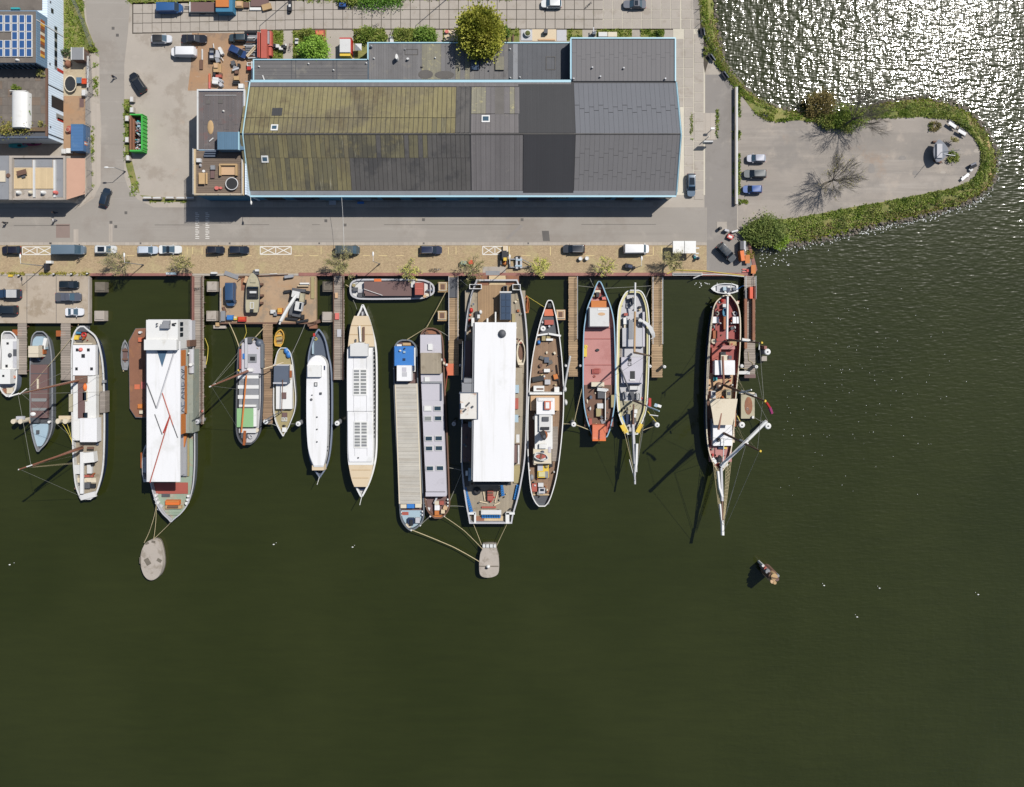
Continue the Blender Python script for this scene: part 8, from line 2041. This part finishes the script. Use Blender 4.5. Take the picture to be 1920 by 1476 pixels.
# 17 three-master
b = boat('tall_ship', 'three-masted tall ship with red deck, cream rail and long bowsprit', [(553, 1358, 1371), (557, 1352, 1374), (565, 1343, 1380), (578, 1337, 1386), (600, 1333, 1389), (640, 1328.5, 1389), (690, 1325.5, 1386), (740, 1324, 1381), (790, 1323.5, 1378), (830, 1326, 1374), (855, 1331, 1369), (872, 1338, 1363), (884, 1345, 1355)], .4, 1.6, 'navy', 'deckred', 'cream', rimw=.22, inner='brickred')
kit(b, '''
mid_deck cardboard 1327 700 1376 748 .42 .55
waist_deck brown 1326 748 1378 830 .42 .5
fore_deck deckpink 1330 836 1372 866 .45 .9
skylight varnish 1357 592 1364 618 .5 1.4
skylight varnish 1337 620 1345 635 .5 1.1
deck_house brickred 1335 652 1352 676 .5 1.8
deck_house deckpink 1351 648 1378 655 .5 1.6
chart_house whiter 1340.5 676 1378 703 .5 2.6
chart_front cream 1352 666 1365 682 .5 2.4
helm_box offwhite 1355.5 570 1363 576 .5 1.3
life_boat teal 1355 577 1363.5 593 .7 1.6 b
white_locker whiter 1335 594 1341 606 .5 1.3
white_locker white 1341 594 1348 606 .5 1.3
white_locker whiter 1374 594 1380.5 606.5 .5 1.4
white_locker whiter 1381.5 594 1388 606.5 .5 1.4
coil ropeg 1340 583 1349 593 .5 .8 o
coil ltgrey 1374 583 1383.5 593 .5 .8 o
net_coil cream 1333 634 1344.5 646 .5 .9 o
net_core ropeg 1335.5 637 1342 643 .5 .8 c
tank grey 1337 609 1342 618 .5 1.2 d
bench orangeply 1382 572 1385 584 .5 1
table pallet 1368 640 1381 648 .5 1.2
capstan dkgrey 1370 612 1376 619 .5 1.3 c
buoy white 1370 604.5 1374 608.5 .6 1.3 d
buoy white 1349.5 604.5 1353.5 608.5 .6 1.3 d
gear offwhite 1376 611 1381 618 .5 1.2 d
gear camo 1341 570 1346 579 .5 1.2 d
gear red 1351 561 1358 567 .5 1.1 o
gear red 1366 556 1373 562 .5 1.1 o
mizzen_gear black 1351 660 1361 672 1.8 2.2
hatch_pane dkgrey 1366 667 1372 674 2.4 2.7
deck_box turq 1338 707 1345 714 .6 1.3
deck_box magenta 1344 703 1354 709 .6 1.2
deck_box navy 1361 703 1369 708 .6 1.1
winch brown 1342 717 1358 734 .6 1.4 d
winch black 1341 723 1351 733 .6 1.2
galley offwhite 1333.5 733.5 1342 747 .6 1.8
galley_top navy 1335.5 735 1341 740 1.8 1.86
locker camo 1362 731 1371 747 .6 1.7
locker_top dkgrey 1364 735 1370 741 1.7 1.8
life_raft orange 1353 743 1358 748 .6 1.2 d
fore_house whiter 1337 795 1373 836 .5 2.2
side_rack grey 1333 786 1336.5 825 .6 1.6
fore_hatch navy 1347 836 1356 842 .9 1.3
fore_locker yellow 1357 836 1363 842 .9 1.4
windlass black 1344 858 1354 866 .9 1.7
anchor white 1333.5 861 1346 867 1 1.6 @-50
anchor_pipe tar 1344 820 1352 830 2.2 2.6 o
bow_plate offwhite 1353 866 1365 876 1 1.6 @25
leeboard cream 1370 810 1377 830 .6 1.2
side_bench varnish 1374 768 1380 800 .6 1.4
~bowsprit ltgrey .32 1352 875 1.8 1354 940 4.2
~bowsprit_end brown .22 1354 940 4.2 1354.5 985 5.4
~furled_jib sail .3 1346 884 2.2 1349 915 3.6 1354.5 932 4.2
~furled_jib sail .26 1350 945 4.2 1354 982 5.3
~furled_jib sail .34 1354.5 976 5.4 1355 1004 6.2
~spanker_boom white .26 1363 636 3.4 1364 556 3.6
~main_boom spar .24 1357 720 3.2 1355 668 3.4
~fore_boom spar .24 1357 746 3.6 1347 806 4.0
~inner_forestay white .1 1357.5 822 3 1356 866 3''')
mb = MB()
for s in (-1, 1):
    for k in range(4):
        a_ = Vector(W(1354 + s * (17 - k * 3.2), 866 + k * 4, 1.7)); e_ = Vector(W(1354.5 + s * (3 - k * .3), 985 - k * 4, 5.2)); mb.tube([a_, e_], .05, 3)
    for k in range(16):
        t = k / 16; a_ = Vector(W(1354 + s * 17, 866, 1.7)).lerp(Vector(W(1354.5 + s * 3, 985, 5.2)), t); e_ = Vector(W(1354 + s * 7.4, 878, 1.7)).lerp(Vector(W(1354.5 + s * 2.1, 973, 5.2)), t); mb.tube([a_, e_], .03, 3)
mb.build('bowsprit_net', 'rope', b)
pane(b, 'awning', 'cream', [(748, 1330, 1383), (770, 1334.5, 1379.5), (794, 1338, 1374), (797, 1338, 1374)], 3.9, 4.0)
mast(b, 1364, 637, 1, 1428.5, 643.5, 21, .26, 'brown'); mast(b, 1357, 722, 1, 1434, 752, 26, .3, 'brown'); mast(b, 1354, 811, 1, 1425, 846, 23.7, .3, 'brown')
kit(b, '''
~topmast offwhite .2 1391 733 14 1415 743 20
~crosstree white .14 1386 737 15 1409 731 18
~crosstree ltgrey .16 1416 738 18 1418 744 18
~top_platform white .3 1391 637 14 1406 639 14
~furled_yard sail .34 1351 875 15.5 1396 831 15.5
~furled_yard sail .34 1396 831 15.5 1437.5 789.5 15.5
~yard_spar brown .22 1349 877 15.2 1438 788 15.2
~crosstree white .2 1388 825 13 1402 832 16
~truck yellow .22 1427 643 21 1430 643.3 21
~truck yellow .26 1433 752 26 1436 753 26
~truck yellow .22 1424 845.5 23.7 1427 847 23.7
~stay rope .035 1380 700 1.6 1398 739 17
~stay rope .035 1380 707 1.6 1400 740 17
~stay rope .035 1380 716 1.6 1396 738 16
~stay rope .035 1378 790 1.6 1398 832 15
~stay rope .035 1377 800 1.6 1398 833 15
~stay rope .035 1376 812 1.6 1400 834 15
~stay rope .035 1374 850 1.6 1398 838 15
~stay rope .035 1382 800 8 1420 843 22
~stay rope .035 1404 828 15 1421 844 22
~stay ropeg .035 1424 642 20.5 1432 750 24.5
~stay ropeg .035 1418 690 2 1430 750 24
~stay ropeg .035 1420 844 22 1430 752 25
~stay ropeg .035 1354.5 985 5.4 1398 836 15
~stay ropeg .035 1354.5 990 5.6 1397 838 15
~stay ropeg .035 1355 1000 6 1423 847 23
~stay ropeg .035 1331 640 1.6 1400 640 14
~stay ropeg .035 1389 640 1.6 1410 641 15
~stay ropeg .035 1326 730 1.6 1392 735 14
~stay ropeg .035 1326 820 1.6 1386 826 13
~gaff white .1 1424 643 20 1423 656 20
~stay ropeg .035 1416 745 20 1440 790 16''')
rail(b, [(1337, 580, 1.6), (1330, 640, 1.6), (1326, 740, 1.6)], .6, .04, 'cream', 3)
gear(b, 26, 1334, 565, 1386, 660, .5, 9, ('red', 'brickred', 'brown', 'offwhite', 'ltgrey', 'dkgrey', 'varnish', 'orangepale', 'cream')); gear(b, 16, 1328, 702, 1376, 748, .6, 10); gear(b, 8, 1336, 840, 1366, 868, .9, 11, hmax=.5)
O('flag', 'dark red furled pennant at the three-master main mast top', 'flag', '~cloth red .22 1437 755 25.5 1443 764 25\n~cloth magenta .3 1443 764 25 1447 775 24.6'); O('flag', 'blue and white ensign at the three-master stern', 'flag', 'cloth navy 1361 543 1372 546 3 3.2 @55\ncloth white 1358 548 1370 551 3 3.2 @-25\n~staff white .07 1364 556 2 1372 531 4')
O('fender', 'yellow and red fender rope by the three-master pile', 'fender', '~body ropey .14 1382 780 1.2 1387 790 .9\n~body brickred .2 1386 790 .9 1391 794 .6')
O('inflatable_boat', 'white inflatable dinghy at the three-master stern', 'dinghy', '''
tube foam 1333 531 1384 551 -1.7 -.7 b@180
floor ltgrey 1344 535 1380 547 -1.4 -1.0
console ltblue 1356 538 1362 545 -1.2 -.2
seat white 1364 537 1371 546 -1.2 -.5
engine slate 1374 539 1381 544 -1.4 -.2
cover navy 1362 540 1369 548 -.5 -.3 @40''')
rope('blue rope from the inflatable dinghy to the last jetty', [(1382, 543, -.6), (1394, 536, .2)], 'tarp', .09); rope('rope from the three-master to its mooring pile', [(1380, 775, 1.4), (1390, 795, 1.9)], 'ropeg', .06); rope('rope from the pontoon to the outermost pile', [(1413, 782, 0), (1438, 797, 1.9)], 'ropeg', .05)
# 18 work boat on the platform
rows = catmull([(512, 472, 475), (520, 466, 483), (532, 462, 487), (545, 460.5, 487.5), (575, 459.5, 486), (586, 461, 484)], 4)
gb = thing('patrol_boat', 'grey khaki motor boat set ashore on the work platform', 'boat', W(473, 552, 0))
P_ = lambda k, z, zz: [(p[0], p[1], z) for p in [W(474 + (r[1] - 474) * k, r[0], zz) for r in rows] + [W(474 + (r[2] - 474) * k, r[0], zz) for r in rows[::-1]]]
MB().loft([P_(.4, .3, 1.5), P_(.9, .9, 1.5), P_(1, 1.5, 1.5)]).build('hull', 'dkgrey', gb, smooth=40); MB().prism([p[:2] for p in P_(.92, 1.5, 1.5)], 1.5, 1.56).build('deck', 'camo', gb)
kit(gb, 'cockpit black 463 537.5 483.5 560 1.56 2.0\nwindscreen glass 464 537.5 483 541 2.0 2.3\nseat offwhite 468 546 480 550 2 2.4\nseat black 467 552 479 558 2 2.3\nhatch offwhite 468.5 567 476 579 1.56 1.65 n\nengine black 469 580 474 585 1.56 2\nbow_hatch camo 469 523 479 530 1.56 1.75\nprop brown 487 531 491 535 0 1.2\nprop brown 487 552 492 556 0 1.2\nprop brown 487 566 491 570 0 1.2')
for o_ in (('crate', 'blue plastic crate at the work platform south-west edge', 'crate', 'body blue 425 591 436 600 0 .9\nrim tarp 425 591 436 599 .9 1'), ('crate', 'small yellow crate between blue and red ones on the work platform', 'crate', 'body yellow 438 593.5 444 600 0 .7\nlid cream 438.5 594 443.5 597 .7 .75'), ('crate', 'red plastic crate at the work platform south edge', 'crate', 'body red 446 594 460 603 0 .8\nlid orangeplastic 447 594.5 459 600 .8 .9'), ('crate', 'orange yellow box left of the crane boom', 'crate', 'body orangeply 520 577.5 529 589 0 .9\nlid boatyellow 520.5 578 528.5 586 .9 1'), ('box', 'white and grey boxes left of the crane boom', 'box', 'box offwhite 507 581 516 588 0 .7\nbox grey 513 586 519 592 0 .7'), ('pipes', 'white cylinders stacked at the work platform east side', 'pipes', 'tube white 562 530 579 534 .1 .8 v\ntube tan 558 535 578 538 .1 .6 v'), ('wheelbarrow', 'grey wheeled cart at the quay side of the work platform', 'cart', 'body zinc 533 516 550 521 .3 .8 @8\nwheel rubber 532 519 535 524 0 .5'), ('wood_stack', 'rusty timber and bracket at the work platform south-east corner', 'timber', 'beam brown 576 603 600 609 -.6 .1 @20\nbeam rust 580 608 594 616 -1.2 -.2'), ('scrap_heap', 'grey mooring gear at the work platform west edge', 'scrap', 'gear grey 414 583 422 602 0 .6\ngear brown 418 575 422 586 0 .4 @20'), ('float_raft', 'concrete raft at the work platform south-west foot', 'raft', 'raft concrete 400 610 423 616 -1.8 -.7\nblock pallet 404 605 411 612 -1.8 -.2'), ('boat_mast', 'dark mast and rigging lying across the quay rim by the work platform', 'mast', '~spar brown .1 447 519 .3 540 515 .3\n~spar offwhite .1 506 514 .4 520 513.5 .4\n~brace brown .08 445 528 .2 457 517 .3\nhead dkgrey 474 507 484 515 .2 .9\nhead offwhite 478 505 485 509 .9 1.3'), ('white_box', 'white box on the quay rim west of the work platform', 'box', 'body white 395 510 406 513.5 .1 .7\nlid offwhite 395 510 406 512 .7 .75'), ('pallet_sheet', 'tan board leaning on the motor boat bow', 'board', 'panel cardboard 458 519 467 531 0 .9 @-20')): O(*o_)
kit(wp, 'rust_patch rust 452 520 464 545 0 .01\nrust_patch workdeck 500 525 540 560 0 .008')
for k, (x, y) in enumerate(((513, 1021), (661, 1026), (18, 1059), (1545, 1098), (1834, 1115), (1607, 1157), (1649, 1103))): single('gull', 'tiny white gull floating on open water, ' + ['below the tan cutter', 'below the white passenger ship', 'near the left picture edge', 'right of the timber pile cluster', 'far right of the open water', 'lower right of the pile cluster', 'between two other gulls right of the pile cluster'][k], 'gull', MB().ball(*W(x, y, WATER + .05), .22, .12, .12, 8, 5).ball(W(x, y)[0] + .18, W(x, y)[1], WATER + .2, .07, m=0), 'white', 'gulls on the water')

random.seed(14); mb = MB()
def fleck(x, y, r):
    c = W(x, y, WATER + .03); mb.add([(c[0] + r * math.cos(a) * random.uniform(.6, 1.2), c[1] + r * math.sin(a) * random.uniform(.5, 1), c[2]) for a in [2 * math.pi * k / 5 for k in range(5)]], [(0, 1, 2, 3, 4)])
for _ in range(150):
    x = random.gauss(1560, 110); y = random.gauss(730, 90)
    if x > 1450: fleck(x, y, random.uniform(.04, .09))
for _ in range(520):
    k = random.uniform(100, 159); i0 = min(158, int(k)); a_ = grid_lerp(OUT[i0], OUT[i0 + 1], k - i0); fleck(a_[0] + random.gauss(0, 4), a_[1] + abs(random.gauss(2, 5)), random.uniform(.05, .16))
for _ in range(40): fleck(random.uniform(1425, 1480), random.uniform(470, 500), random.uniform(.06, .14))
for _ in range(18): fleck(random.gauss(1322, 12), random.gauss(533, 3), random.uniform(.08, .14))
tag(mb.build('glint_flecks', 'mattwhite'), kind='stuff')  # sun glitter on the water and along the bank, painted as flat white discs
